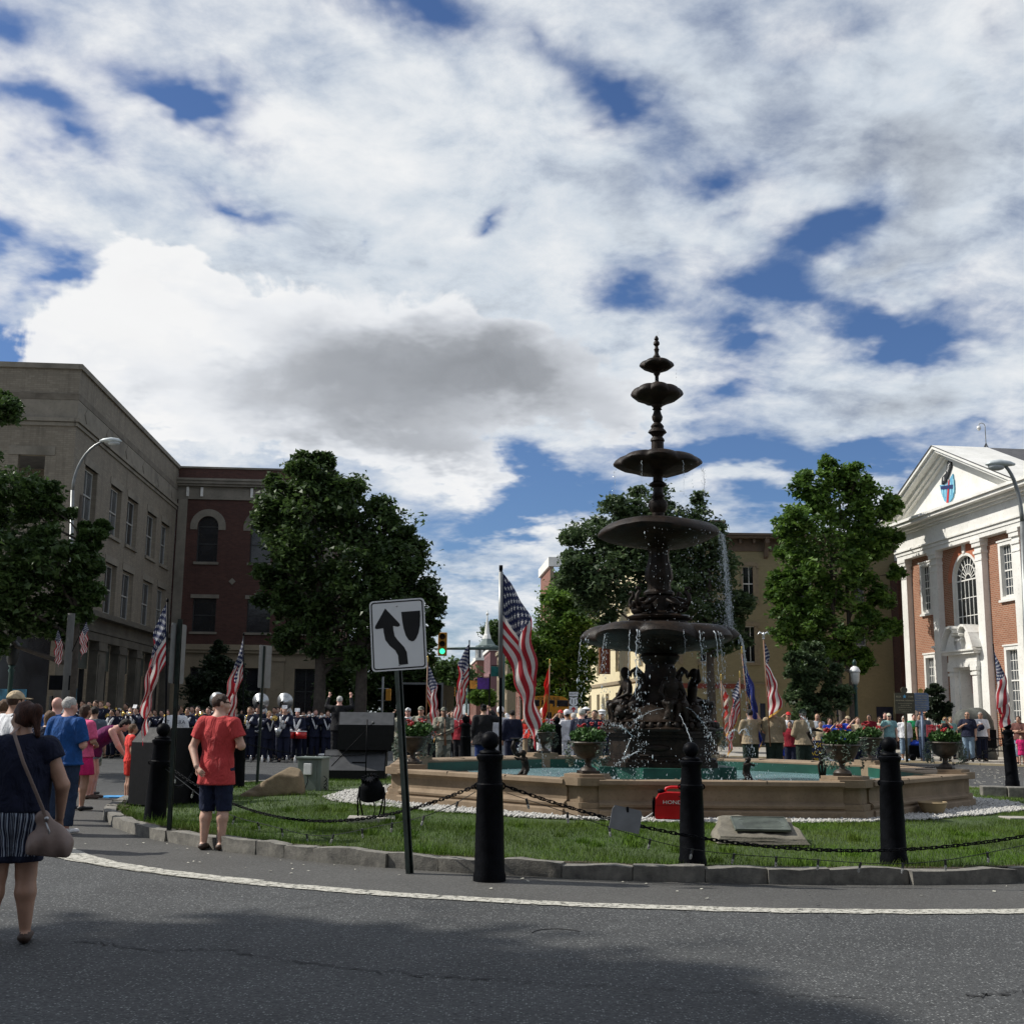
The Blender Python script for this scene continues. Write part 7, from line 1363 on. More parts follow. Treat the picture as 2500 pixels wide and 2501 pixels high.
def flag(lab, base, top, Lf=1.1, Hf=.72, dx=1., dyw=0., p0=60, p1=83, A_=.06, kf=2.2, ph=0., kind='us', fringe=False, polem=None, tip='cap', pr=.014, off=.05, fold=0., group='flags'):
    base, top = Vector(base), Vector(top); r_ = thing('flag', lab, 'flag', base, 0, group); d = (top-base); L = d.length; dn = d.normalized(); pm = polem or mblk2
    b = MB(); b.tube([(0, 0, 0), d], pr, 10); b.obj('pole', pm, r_, True)
    b = MB()
    if tip == 'cap': b.tube([d, d+dn*.05], pr*1.15, 8)
    elif tip == 'spear': b.M = Matrix.Translation(d); b.lathe([(.012, 0), (.022, .02), (.01, .04), (.03, .09), (.012, .16), (.002, .2)], 10); b.M = None
    elif tip == 'eagle': b.M = Matrix.Translation(d); b.lathe([(.015, 0), (.035, .03), (.015, .06)], 10); b.tube([(0, 0, .06), (0, 0, .2)], [.035, .015], 6); [b.tube([(s_*.01, 0, .14), (s_*.1, 0, .2), (s_*.16, 0, .12)], [.03, .03, .008], 6, True, .4) for s_ in (-1, 1)]; b.M = None
    b.obj('finial', mat('silver', (.7, .7, .7), .25, .6) if tip == 'eagle' else (mgoldm if tip == 'spear' else mblk2), r_, True)
    nu, nv = 56, 34; s0 = off; Vv = np.zeros(((nu+1)*(nv+1), 3)); UV = np.zeros(((nu+1)*(nv+1), 2)); dirh = Vector((dx, dyw, 0)).normalized(); per = Vector((-dirh.y, dirh.x, 0))
    xs = [0]; zs = [0]
    for i in range(nu):
        s = (i+.5)/nu; f_ = R(p0+(p1-p0)*min(1, s/.45)); f_ += fold*math.sin(s*5+ph)*.3; xs.append(xs[-1]+Lf/nu*math.cos(f_)); zs.append(zs[-1]-Lf/nu*math.sin(f_))
    for j_ in range(nv+1):
        t_ = j_/nv; p = d-dn*(s0+t_*Hf)
        for i in range(nu+1):
            s = i/nu; am = A_*min(1, s*2.5)*(1+.25*math.sin(s*4+ph)); w1 = 2*pi*kf*t_+ph+s*2.0; ax_ = .55*math.sin(w1)*am+.02*math.sin(s*17+t_*5+ph)*min(1, s*3)
            sh = 1-.12*t_*s; q = p+dirh*(xs[i]*(1-.35*t_*min(1, s*1.3)*(fold > 0))+ax_+pr)+Vector((0, 0, zs[i]*sh+.01*math.cos(w1*2)))+per*(am*math.cos(w1)+.03*math.sin(2*pi*1.3*s+ph)*s)
            Vv[j_*(nu+1)+i] = q; UV[j_*(nu+1)+i] = (s, 1-t_)
    F = np.array([(j_*(nu+1)+i, (j_+1)*(nu+1)+i, (j_+1)*(nu+1)+i+1, j_*(nu+1)+i+1) for j_ in range(nv) for i in range(nu)]); me = npmesh('cloth', Vv, F, FM[kind], True); uvl = me.uv_layers.new(name='UVMap'); uvl.data.foreach_set('uv', UV[F.ravel()].astype(np.float32).ravel()); link('cloth', me, r_)
    if fringe:
        ed = [Vv[j_*(nu+1)+nu] for j_ in range(nv+1)]+[Vv[nv*(nu+1)+i] for i in range(nu, -1, -1)]; b = MB(); b.add([tuple(e+np.array((0, 0, dz))) for e in ed for dz in (0.005, -.055)], [(2*i, 2*i+1, 2*i+3, 2*i+2) for i in range(len(ed)-1)]); b.obj('fringe', mfringe, r_)
    return r_
q = BPOS['b']+Vector((.1, .22, .0)); tp = P(1223, 1392, q.y+.02)
big = flag('large American flag hanging on the tall pole behind the bollard nearest the arrow sign', q, tp, 1.22, .8, 1, .05, 50, 79, .09, 1.6, .6, off=.03, pr=.017); b = MB(); b.tube([tp-q-Vector((0, 0, .02)), (tp-q)*.62+Vector((0, 0, .06))], .024, 10); b.obj('pole_sleeve', mpoleg, big, True)
flag('American flag on a pole at the left bollard, falling to the left', BPOS['kneeled']+Vector((.1, .15, 0)), P(409, 1470, 16.35), 1.3, .85, -1, .1, 60, 85, .08, 1.6, 2.0, off=.02)
flag('American flag just right of the man in red, on the bollard behind him', BPOS['f']+Vector((.1, .1, 0)), P(595, 1552, BPOS['f'].y+.1), 1.25, .8, -.8, .3, 62, 83, .13, 1.4, 3.4)
flag('American flag at the back of the pool between the arrow sign and the large flag', BPOS['h']+Vector((.1, .0, 0)), P(1146, 1568, 29.2), 1.35, .95, -1, .1, 60, 83, .13, 1.4, 1.1)
flag('American flag on a leaning pole at the far right bollard', BPOS['e']+Vector((-.1, .1, .1)), P(2425, 1577, BPOS['e'].y), 1.25, .85, .2, -1, 60, 84, .13, 1.5, 4.2)
lp = P(150, 1600, 29.5)
# ------------------------------------------------------------------ street lights
def street_light(lab, u_pole, Yp, u_head, v_head, side, ub=None):
    base = P(ub or u_pole, 1800, Yp); base.z = .0; hd = P(u_head, v_head, Yp); s_ = thing('street_light', lab, 'street light', base); t0 = P(u_pole, v_head+(120 if side > 0 else 140), Yp)-base; h = hd-base
    b = MB(); b.tube([(0, 0, 0), (t0.x*.5, 0, t0.z*.5), t0], [.085, .07, .055], 12); b.lathe([(.2, 0), (.2, .1), (.15, .35), (.11, .5)], 16); b.obj('pole', mpoleg, s_, True)
    pts = [t0+Vector(((h.x-t0.x)*(1-math.cos(a)), 0, (h.z-t0.z)*math.sin(a)*1.02)) for a in [i*pi/2/10 for i in range(10)]]+[h-Vector((side*.28, 0, .0))]
    b = MB(); b.tube(pts, [.05-.0015*i for i in range(len(pts))], 10); b.obj('arm', mpoleg, s_, True)
    b = MB(); b.M = Matrix.Translation(h) @ Matrix.Scale(side, 4, (1, 0, 0)); b.tube([(-.36, 0, 0), (-.22, 0, .02), (0, 0, .04), (.2, 0, .02), (.33, 0, -.02)], [.05, .12, .16, .13, .03], 14, True, 1.0)
    for i, v in enumerate(b.v): b.v[i] = (v[0], v[1], h.z+(v[2]-h.z)*(.62 if v[2] > h.z else .45))
    b.M = None; b.obj('lamp_head', mat('lamp_grey', (.5, .54, .54), .4, .1), s_, True); b = MB(); b.ball((h.x+side*.08, 0, h.z-.06), (.2, .12, .09), 14, 8); b.obj('lens', mat('lens_glass', (.4, .42, .42), .2), s_, True); return s_
street_light('curved grey street light against the beige building', 177, 36, 272, 1077, 1, 166); street_light('curved grey street light in front of the white pediment', 2496, 27, 2440, 1134, -1, 2512)
# lantern post
q = P(2093, 1800, 42); q.z = .06; lt = thing('lamp_post', 'green lamp post with white topped glass lantern before the cream building', 'lamp post', q); zt = P(2093, 1625, 42).z-.06; zb = P(2093, 1672, 42).z-.06
b = MB(); b.lathe([(.2, 0), (.2, .12), (.13, .3), (.1, .7), (.07, .9), (.06, zb-.2), (.09, zb-.12), (.05, zb-.06), (.1, zb)], 14); b.obj('post', mat('dark_green', (.012, .05, .04), .45), lt, True)
b = MB(); b.lathe([(.08, zb), (.14, zb+.12), (.165, zb+.42), (.16, zb+.44)], 16); b.obj('glass', mat('lantern_glass', (.5, .5, .46), .15), lt, True); b = MB(); b.ball((0, 0, zb+.3), (.07, .07, .1)); b.obj('lamp', mwp, lt, True); b = MB(); b.lathe([(.19, zb+.44), (.185, zb+.5), (.13, zb+.6), (.05, zb+.66)], 18); b.obj('cap', mwp, lt, True); b = MB(); b.lathe([(.07, zb+.68), (.06, zb+.74), (.09, zb+.78), (.02, zb+.9)], 10); b.obj('finial', mat('dark_green', (0, 0, 0)), lt, True)
q = P(28, 1640, 31); q.z = 0; lt2 = clone(lt, q, 0, 'lamp post at the left edge, coloured dark for the shade under the trees')
for ch in KIDS(lt2):
    if ch.name[:3] in ('gla', 'cap', 'lam'): ch.data = ch.data.copy(); ch.data.materials[0] = mdkfr  # lantern parts take a dark colour that stands for tree shade

# pole with little flags and notices under the left tree
q = P(152, 1800, 28.5); q.z = 0; up_ = thing('utility_pole', 'grey pole with brackets and notices under the left tree', 'pole', q); b = MB(); b.tube([(0, 0, 0), (0, 0, 3.9)], .09, 10); b.obj('pole', mat('weathered_pole', (.09, .088, .08), .8), up_, True); b = MB(); b.box(-.1, -.12, 1.5, .07, -.1, 1.75); b.obj('notice', mwp, up_); b = MB(); b.box(-.4, -.05, 2.05, .1, -.02, 2.4); b.obj('street_name_plate', mblk2, up_)  # pole grey darkened, with the shade under the tree in its colour
flag('small flag on the left side of the utility pole by the beige building', q+Vector((-.05, 0, 2.9)), q+Vector((-.3, 0, 3.55)), .62, .4, -.2, .1, 75, 86, .03, 1.5, .3, pr=.01); flag('small flag on the right side of the utility pole by the beige building', q+Vector((.05, 0, 2.9)), q+Vector((.42, -.1, 3.75)), .62, .42, .3, .1, 72, 86, .03, 1.5, 2.3, pr=.01)
# ------------------------------------------------------------------ traffic signals
myel = mat('signal_yellow', (.45, .2, .015), .5)
def signal(lab, Ya, ul, vl, ur, vr, uh, vt, vb, lit=True):
    R_ = P(ur, vr, Ya); base = Vector((R_.x, Ya, 0)); s_ = thing('traffic_signal', lab, 'traffic light', base); Lp = P(ul, vl, Ya)-base; Rp = R_-base
    b = MB(); b.tube([(0, 0, 0), (0, 0, Rp.z+.3)], .11, 10); b.obj('pole', mat('signal_green', (.06, .1, .09), .5), s_, True); b = MB(); b.tube([Rp, Lp], [.085, .05], 10); b.obj('mast_arm', MATS['signal_green'], s_, True)
    T, B_ = P(uh, vt, Ya)-base, P(uh, vb, Ya)-base; h = T.z-B_.z; w_ = h*.38; c = (T+B_)/2; hd = MB().cbox((c.x, -.16, c.z), (w_, .22, h), .03).obj('signal_head', myel, s_)
    for k in range(3):
        z = c.z+(1-k)*h*.31; b = MB(); rr_ = h*.115; on = lit and k == 2
        b.lathe([(rr_, 0), (rr_, .02)], 16); o = b.obj('lamp', emis('green_light', (.05, .95, .45), 1.6) if on and 'green_light' not in MATS else (MATS['green_light'] if on else mat('dark_lens', (.05, .02, .01), .2)), hd); o.rotation_euler = (pi/2, 0, 0); o.location = (c.x, -.27, z)
        v_ = MB(); v_.add([((rr_*1.12)*math.cos(R(-20+220*i/12)), yy, (rr_*1.12)*math.sin(R(-20+220*i/12))) for i in range(13) for yy in (-.18, .02)], [(2*i, 2*i+2, 2*i+3, 2*i+1) for i in range(12)]); o = v_.obj('visor', mdkfr, hd); o.location = (c.x, -.28, z)
signal('yellow traffic light showing green on the long arm over the street', 52, 1060, 1584, 1228, 1583, 1081, 1545, 1602); signal('distant small orange traffic light further down the street', 115, 1070, 1690, 1140, 1688, 1108, 1678, 1700, False)
q = P(931, 1800, 50); q.z = 0; s_ = thing('signal_post', 'pale post with cross brackets and a small yellow signal behind the speakers', 'post', q); b = MB(); b.tube([(0, 0, 0), (0, 0, 3.1)], .05, 8); b.tube([(-.2, 0, 2.6), (.25, 0, 2.6)], .02, 6); b.tube([(-.2, 0, 2.1), (.25, 0, 2.1)], .02, 6); b.obj('post', mpoleg, s_, True); MB().cbox((.25, 0, 2.35), (.22, .2, .5), .03).obj('signal_box', myel, s_)
# ------------------------------------------------------------------ signs and markers on the right
q = P(2212, 1800, 43); q.z = .06; bs = thing('memorial_sign', 'dark bronze memorial highway sign with blue star and round crest', 'sign', q, R(3)); mbz = mat('sign_bronze', (.06, .055, .03), .5, .1, .2, 4); mbl = mat('lettering_gold', (.45, .4, .25), .6)
z0, z1 = P(2212, 1743, 43).z-.06, P(2212, 1692, 43).z-.06
b = MB(); b.box(-.37, -.03, z0, .37, .03, z1); bd = b.obj('panel', mbz, bs); b = MB(); b.tube([(0, 0, 0), (0, 0, z0)], .05, 8); b.obj('post', mbz, bs, True); b = MB(); b.lathe([(.12, -.03), (.12, .03)], 18); o = b.obj('crest', mbz, bs); o.rotation_euler = (pi/2, 0, 0); o.location = (0, 0, z1+.1)
hz_ = z1-z0
for tx, s_, x, z in (('BLUE', .085, -.22, z1-.14), ('STAR', .085, .22, z1-.14), ('MEMORIAL HIGHWAY', .068, 0, z1-.28), ('A tribute to the Armed Forces', .042, 0, z1-.38), ('that have defended', .042, 0, z1-.45), ('the United States of America', .042, 0, z1-.52), ('Sponsored by Garden Club', .04, 0, z1-.61), ('in cooperation with', .036, 0, z1-.68)): text(tx, s_, mbl, bd, (x, -.033, z), (pi/2, 0, 0))
b = MB(); b.add([((.08 if i % 2 == 0 else .032)*math.sin(i*pi/5), -.035, z1-.13+(.08 if i % 2 == 0 else .032)*math.cos(i*pi/5)) for i in range(10)][::-1], [tuple(range(10))]); b.obj('star', mat('star_blue', (.1, .4, .6), .5), bs)
q = P(2253, 1800, 43.6); q.z = .06; hm = thing('historical_marker', 'blue and gold state historical marker beside the bronze memorial sign', 'sign', q, R(-3)); mnb = mat('marker_blue', (.12, .17, .26), .5); z0, z1 = P(2253, 1738, 43.6).z-.06, P(2253, 1692, 43.6).z-.06
b = MB(); b.prism([(-.27, z0+.08), (-.12, z0), (.12, z0), (.27, z0+.08), (.27, z1-.06), (.2, z1), (-.2, z1), (-.27, z1-.06)], -.03, .03, 'y'); hb = b.obj('panel', mnb, hm); b = MB(); b.tube([(0, 0, 0), (0, 0, z0)], .05, 8); b.obj('post', mnb, hm, True); b = MB(); b.lathe([(.09, -.02), (.09, .02)], 14); o = b.obj('crest', mgoldm, hm); o.rotation_euler = (pi/2, 0, 0); o.location = (0, 0, z1+.07)
for i, tx in enumerate(('CHAMBERSBURG', 'Founded 1734 by', 'Benjamin Chambers', 'from Ireland. A', 'frontier town burned', 'in the Civil War', 'July 30, 1864')): text(tx, .055, mbl, hb, (0, -.034, z1-.11-i*.085), (pi/2, 0, 0))
q = P(2378, 1800, 46.5); q.z = .06; mo = thing('stone_monument', 'rough dark granite monument with a rounded top behind the two men', 'monument', q); zt = P(2378, 1732, 46.5).z
V, F = (lambda s: s.mesh([(A(0, 0, 0), A(0, 0, -1))], lambda X, Y, Z: .03*np.sin(X*7+Z*5)+.02*np.sin(X*17+Y*12)*np.sin(Z*14)))(SDF(.06).cone((-.45, 0, .1), (-.35, 0, zt-.6), .42, .42, .2).cone((.45, 0, .1), (.35, 0, zt-.62), .4, .4, .2).cone((-.2, 0, zt-.5), (.2, 0, zt-.5), .48, .48, .1)); o = link('boulder', npmesh('boulder', V, F, stone_mat('dark_granite', (.045, .05, .045), (.12, .125, .11), .8, 8, .2, .6), True), mo); MB().cbox((.45, -.43, .8), (.5, .04, .7), .01).obj('dark_plate', mblk2, mo)
q = P(2273, 1800, 43.0); q.z = .06; rs = thing('yard_sign', 'red sheet sign on a thin white stick among the spectators', 'sign', q); zt = P(2273, 1770, 43).z-.06; b = MB(); b.tube([(0, 0, 0), (.02, 0, zt-.3)], .022, 6); b.obj('stick', mwp, rs, True); o = MB().cbox((.0, -.03, zt-.22), (.36, .015, .44)).obj('board', mat('faded_red', (.5, .06, .07), .7, 0, .25, 5), rs); o.rotation_euler = (R(-6), R(3), 0); text('Stop', .13, mat('faded_pink', (.65, .25, .25), .6), rs, (.0, -.06, zt-.15), (pi/2, 0, 0))
# route signs and the school bus
q = P(1400, 1800, 49); q.z = 0; rt = thing('route_sign', 'south route shield sign with arrow plate beside the school bus', 'road sign', q); b = MB(); b.tube([(0, .04, 0), (0, .04, P(1400, 1690, 49).z)], .03, 6); b.obj('post', mpoleg, rt)
def rz_(v): return P(1400, v, 49).z
MB().cbox((0, 0, rz_(1695)), (.37, .02, .17)).obj('south_plate', mret, rt); text('SOUTH', .105, mblk, rt, (0, -.015, rz_(1695)), (pi/2, 0, 0)); MB().cbox((0, 0, rz_(1713)), (.4, .018, .38)).obj('shield_plate', mblk, rt)
b = MB(); b.prism([(0, -.19), (.1, -.15), (.18, -.07), (.17, .03), (.13, .1), (.18, .17), (.1, .175), (0, .15), (-.1, .175), (-.18, .17), (-.13, .1), (-.17, .03), (-.18, -.07), (-.1, -.15)], -.014, -.010, 'y'); o = b.obj('shield', mret, rt); o.location = (0, 0, rz_(1713)); text('11', .27, mblk, rt, (0, -.017, rz_(1713)-.01), (pi/2, 0, 0)); MB().cbox((0, 0, rz_(1733)), (.36, .018, .3)).obj('arrow_plate', mret, rt); b = MB(); b.prism([(-.03, -.11), (.03, -.11), (.03, .02), (.09, -.03), (.1, .03), (0, .12), (-.1, .03), (-.09, -.03), (-.03, .02)], -.014, -.011, 'y'); o = b.obj('arrow', mat('sign_red', (0, 0, 0)), rt); o.location = (0, 0, rz_(1733))
myb = mat('bus_yellow', (.62, .26, .012), .45)
q = P(1338, 1800, 64); q.z = 0; bus = thing('school_bus', 'yellow school bus seen end on beyond the saluting veterans', 'bus', q, R(-4)); zt = P(1338, 1698, 64).z; hw = 1.2
prof_ = [(-hw, .45), (hw, .45), (hw, zt-.6), (hw-.1, zt-.28), (hw-.4, zt-.06), (0, zt), (-hw+.4, zt-.06), (-hw+.1, zt-.28), (-hw, zt-.6)]; MB().prism(prof_, 0, 9, 'y').obj('body', myb, bus)
for x in (-.78, .0, .78): MB().cbox((x, -.01, zt-.42), (.62 if x else .7, .05, .34), .02).obj('upper_window', mblack, bus)
for x in (-.7, .7): MB().cbox((x, -.01, zt-1.25), (.75, .05, .55), .02).obj('window', mblack, bus)
MB().cbox((0, -.02, zt-1.4), (.5, .05, 1.9), .02).obj('emergency_door', myb, bus); MB().cbox((0, -.05, zt-1.2), (.38, .03, .6), .01).obj('door_window', mblack, bus)
for x in (-.95, .95): b = MB(); b.lathe([(.11, 0), (.11, .05)], 12); o = b.obj('tail_light', mat('red_lens', (.5, .01, .01), .3), bus); o.rotation_euler = (pi/2, 0, 0); o.location = (x, -.0, 1.2)
MB().cbox((0, -.1, .55), (2.4, .2, .2), .03).obj('bumper', mblk2, bus); text('SCHOOL BUS', .2, mblk, bus, (0, -.012, zt-.17), (pi/2, 0, 0))
for x in (-1, 1):
    for y in (1.2, 7.5): b = MB(); b.lathe([(.42, -.13), (.48, -.1), (.48, .1), (.42, .13)], 20); o = b.obj('wheel', mblk2, bus, True); o.rotation_euler = (0, pi/2, 0); o.location = (x, y, .48)
q = P(1028, 1800, 58); q.z = 0; tr_ = thing('box_trailer', 'open black box trailer with a grey door frame behind the soldiers', 'trailer', q, R(-4)); b = MB(); b.box(-1.0, 0, .5, -.92, 5, 3.0); b.box(.92, 0, .5, 1.0, 5, 3.0); b.box(-.92, 0, 2.92, .92, 5, 3.0); b.box(-.92, 4.9, .5, .92, 5, 2.92); b.box(-.92, 0, .5, .92, 5, .6); b.obj('body', mblk2, tr_); b = MB(); b.box(-1.05, -.05, .45, -.95, -.001, 3.08); b.box(.95, -.05, .45, 1.05, -.001, 3.08); b.box(-.95, -.05, 2.98, .95, -.001, 3.08); b.obj('door_frame', mpoleg, tr_)
for x in (-.8, .8): b = MB(); b.lathe([(.33, -.1), (.36, 0), (.33, .1)], 16); o = b.obj('wheel', mblk2, tr_, True); o.rotation_euler = (0, pi/2, 0); o.location = (x, 3, .36)
# parked and waiting cars down the street
def car(lab, u, Y, col, rz, H=1.7, suv=True):
    q = P(u, 1800, Y); q.z = 0; c = thing('car', lab, 'car', q, rz); m_ = mat('car_'+lab.split()[0], col, .25, .3)
    b = MB(); b.prism([(-2.2, .35), (2.2, .35), (2.25, .8), (2.0, 1.0), (1.0, 1.08), (-2.15, 1.08), (-2.25, .7)], -.9, .9, 'x'); b.obj('body', m_, c); b = MB(); b.add([(-.82, -2.0, 1.08), (.82, -2.0, 1.08), (.82, 1.1, 1.08), (-.82, 1.1, 1.08), (-.68, -1.7, H), (.68, -1.7, H), (.68, .45, H), (-.68, .45, H)], [(0, 1, 5, 4), (1, 2, 6, 5), (2, 3, 7, 6), (3, 0, 4, 7)]); b.obj('windows', mblack, c); MB().box(-.7, -1.72, H, .7, .47, H+.05).obj('roof', m_, c)
    for s_ in (-1, 1):
        MB().cbox((s_*.72, -2.24, .85), (.26, .06, .18), .02).obj('tail_light', mat('red_lens', (0, 0, 0)), c)
        for y in (-1.4, 1.4): b = MB(); b.lathe([(.28, -.1), (.33, -.08), (.33, .08), (.28, .1)], 16); o = b.obj('wheel', mblk2, c, True); o.rotation_euler = (0, pi/2, 0); o.location = (s_*.82, y, .33)
car('grey van waiting in the street right of the black trailer', 1090, 84, (.25, .27, .3), R(4), 2.0); car('white car further up the street behind the grey van', 1117, 112, (.7, .7, .7), R(4), 1.5)
# street banners down the main street
for u, v0, v1, Y, lab, col in ((1180, 1655, 1683, 92, 'purple banner hanging beyond the centre flag', (.07, .02, .22)), (1213, 1627, 1652, 80, 'teal banner on the tan shop near the large flag', (.02, .2, .2)), (1160, 1662, 1682, 100, 'orange awning banner down the street', (.5, .22, .03))):
    a, c = P(u, v0, Y), P(u, v1, Y); s_ = thing('street_banner', lab, 'banner', (a.x, Y, 0)); w_ = 14/2850*Y; b = MB(); b.box(-w_, -.02, c.z, w_, .02, a.z); b.obj('cloth', mat('banner_'+lab.split()[0], col, .7, 0, .4, 1.5), s_); b = MB(); b.tube([(w_+.05, 0, 0), (w_+.05, 0, a.z+.3)], .06, 6); b.tube([(w_+.05, 0, a.z+.05), (-w_, 0, a.z+.05)], .03, 5); b.obj('pole', mblk2, s_)
# ------------------------------------------------------------------ sound gear and things on the lawn
mspk = mat('speaker_black', (.008, .008, .009), .6, 0, .3, 14, .3, 120, .2); mspg = mat('speaker_top', (.05, .052, .055), .55, 0, .2, 8)
def castor(root, x, y, r=.07):
    b = MB(); b.lathe([(r*.8, -.02), (r, -.014), (r, .014), (r*.8, .02)], 14); o = b.obj('castor', mblk2, root, True); o.rotation_euler = (0, pi/2, .3); o.location = (x, y, r); 
def wedge(root, nm, x0, x1, y0, y1, z0, z1, cut, m1=None):
    b = MB(); b.prism([(y0, z0), (y1, z0), (y1, z1), (y0+cut, z1), (y0, z1-cut)], x0, x1, 'x'); o = b.obj(nm, m1 or mspk, root); return o
q = G(345, 1990, 0); q = Vector((q.x, q.y, 0)); s1 = thing('loudspeaker', 'tall black loudspeaker cabinet on castors behind the left bollard', 'loudspeaker', q, R(-28))
wedge(s1, 'cabinet', -.3, .3, 0, .75, .15, 1.32, .22); MB().box(-.285, .23, 1.3205, .285, .74, 1.327).obj('top_panel', mspg, s1); castor(s1, -.22, .08); castor(s1, .22, .08); castor(s1, 0, .65); b = MB(); b.lathe([(.07, -.03), (.115, -.02), (.115, .02), (.07, .03)], 20); o = b.obj('wheel', mblk2, s1, True); o.rotation_euler = (0, pi/2, 0); o.location = (-.34, .1, .115)
q = P(432, 1960, 19.6); q.z = 0; s2 = thing('loudspeaker', 'low black speaker crate beside the man in red', 'loudspeaker', q, R(-18)); wedge(s2, 'cabinet', -.38, .38, 0, .8, .15, 1.08, .1); MB().box(-.37, .11, 1.0805, .37, .79, 1.087).obj('top_panel', mspg, s2); [castor(s2, x, y) for x in (-.3, .3) for y in (.1, .7)]
b = MB(); [b.cbox((-.25+.1*i, -.02, .32), (.05, .02, .05), .005) for i in range(6)]; b.obj('plug_panel', MATS['zinc'], s2)
q = P(880, 1890, 26.3); q.z = 0; s3 = thing('loudspeaker', 'upper black speaker wedge of the stack behind the electric cabinet', 'loudspeaker', (q.x+.1, q.y, .78), R(6)); wedge(s3, 'cabinet', -.62, .62, 0, .7, 0, .82, .28); b = MB(); b.add([(-.6, .0, .545), (.6, .0, .545), (.6, .275, .8195), (-.6, .275, .8195)], [(0, 1, 2, 3)]); b.obj('grille', mspg, s3).location = (0, -.006, .004)
s4 = thing('loudspeaker', 'lower black speaker wedge on castors, under the stack', 'loudspeaker', (q.x-.12, q.y-.25, 0), R(3)); wedge(s4, 'cabinet', -.68, .68, 0, 1.1, .16, .76, .42); b = MB(); b.add([(-.66, 0, .345), (.66, 0, .345), (.66, .41, .755), (-.66, .41, .755)], [(0, 1, 2, 3)]); b.obj('grille', mspg, s4).location = (0, -.006, .004); [castor(s4, x, y) for x in (-.5, .0, .5) for y in (.1, 1.0)]; MB().cbox((.1, .15, .5), (.3, .02, .05)).obj('handle', mblk2, s4)
q = P(893, 1880, 25.6); q.z = 0; mc = thing('microphone_stand', 'thin black microphone stand with angled boom at the speaker stack', 'microphone stand', q); b = MB(); b.tube([(0, 0, 0), (0, 0, 1.45)], .014, 6); b.tube([(-.75, .1, .45), (.1, 0, 1.35)], .011, 6); [b.tube([(0, 0, .25), (.28*math.cos(a), .28*math.sin(a), .01)], .01, 5) for a in (0, 2.1, 4.2)]; b.obj('stand', mblk2, mc, True); b = MB(); b.ball((.13, 0, 1.38), .035, 8, 6); b.obj('microphone', mspg, mc, True)
q = P(912, 1880, 27.6); q.z = 0; wb = thing('music_desk', 'small brown wooden desk between the speakers and the conductor', 'desk', q); MB().cbox((0, 0, .55), (.5, .4, 1.1), .01).obj('case', mat('brown_wood', (.1, .05, .025), .6), wb); MB().cbox((0, -.05, 1.12), (.6, .5, .03), .005).obj('top', mat('brown_wood', (0, 0, 0)), wb)
q = G(752, 1937, .17); eb = thing('electric_cabinet', 'grey green electric cabinet with a white outlet box and hanging cord', 'cabinet', q, R(-14)); mcab = mat('cabinet_green', (.15, .18, .16), .5, 0, .12, 3); MB().cbox((0, .2, .29), (.46, .36, .62), .008).obj('box', mcab, eb); MB().cbox((0, .19, .615), (.52, .44, .03), .006).obj('lid', mcab, eb); MB().cbox((-.02, .0, .42), (.14, .06, .2), .01).obj('outlet_box', mwp, eb); b = MB(); b.tube([(-.02, -.02, .33), (-.0, -.03, .2), (-.06, -.03, .05), (-.1, -.05, .0)], .008, 6); b.obj('cord', mblk2, eb, True); b = MB(); b.box(.13, .0, .02, .145, .019, .56); b.obj('door_edge', mcab, eb)
b = MB(); [b.tube([(.25+.05*math.sin(i), .1, .3-.06*i), (.32, .08, .25-.06*i), (.26, .1, .2-.06*i)], .008, 5) for i in range(4)]; b.obj('coiled_cable', mblk2, eb, True)
q = G(800, 1895, .12); wc = thing('white_case', 'small white equipment case on the road behind the electric cabinet', 'case', q, 0); MB().cbox((0, .5, .38), (.6, .3, .22), .015).obj('case', mwp, wc); MB().cbox((0, .5, .2), (.6, .3, .06), .01).obj('tray', mblk2, wc)
def rock(lab, q, dims, seed, m_, rz=0., nm='boulder', tilt=0):
    r_ = thing(nm, lab, 'rock', q, rz); rr = np.random.RandomState(seed); sd = SDF(.035); L, Wd, Hh = dims
    for i in range(5): sd.cone(A(-L/2+rr.uniform(.1, .3)*L, rr.uniform(-.2, .2)*Wd, -.05), A(L/2-rr.uniform(.05, .2)*L, rr.uniform(-.2, .2)*Wd, rr.uniform(.2, .75)*Hh), Hh*.3, Hh*.42, .08)
    pl = [(A(0, 0, Hh), A(-.35, -.1, .93)), (A(0, 0, Hh*.9), A(.15, -.35, .92)), (A(L/2, 0, 0), A(1, -.1, .15)), (A(0, -Wd/2, 0), A(.1, -1, .25)), (A(-L/2, 0, .02), A(-.5, 0, .86))]
    V, F = sd.mesh(pl, lambda X, Y, Z: .018*np.sin(X*9+Z*7)*np.sin(Y*11)+.009*np.sin(X*31+Y*27+Z*22)+.006*np.sin(Z*60)); link('rock', npmesh('rock', V, F, m_, True), r_); return r_
mrock = stone_mat('boulder_stone', (.13, .095, .055), (.26, .2, .12), .9, 4, .4, .9)
rk = rock('brown boulder lying on the grass beside the electric cabinet', G(660, 1948, .17), (1.1, .6, .55), 4, mrock, R(4))
q = G(905, 2000, .2); fl_ = thing('floodlight', 'round black floodlight with cooling ribs on a metal yoke', 'floodlight', q, R(-20)); hc = (0, 0, .4)
b = MB(); b.M = Matrix.Translation(hc) @ Matrix.Rotation(R(-155), 4, 'X'); b.lathe([(.05, -.14), (.11, -.12), (.145, -.04), (.16, .04), (.17, .1), (.175, .12), (.16, .125), (.15, .1)], 28); b.M = None; b.obj('lamp_body', mblk2, fl_, True)
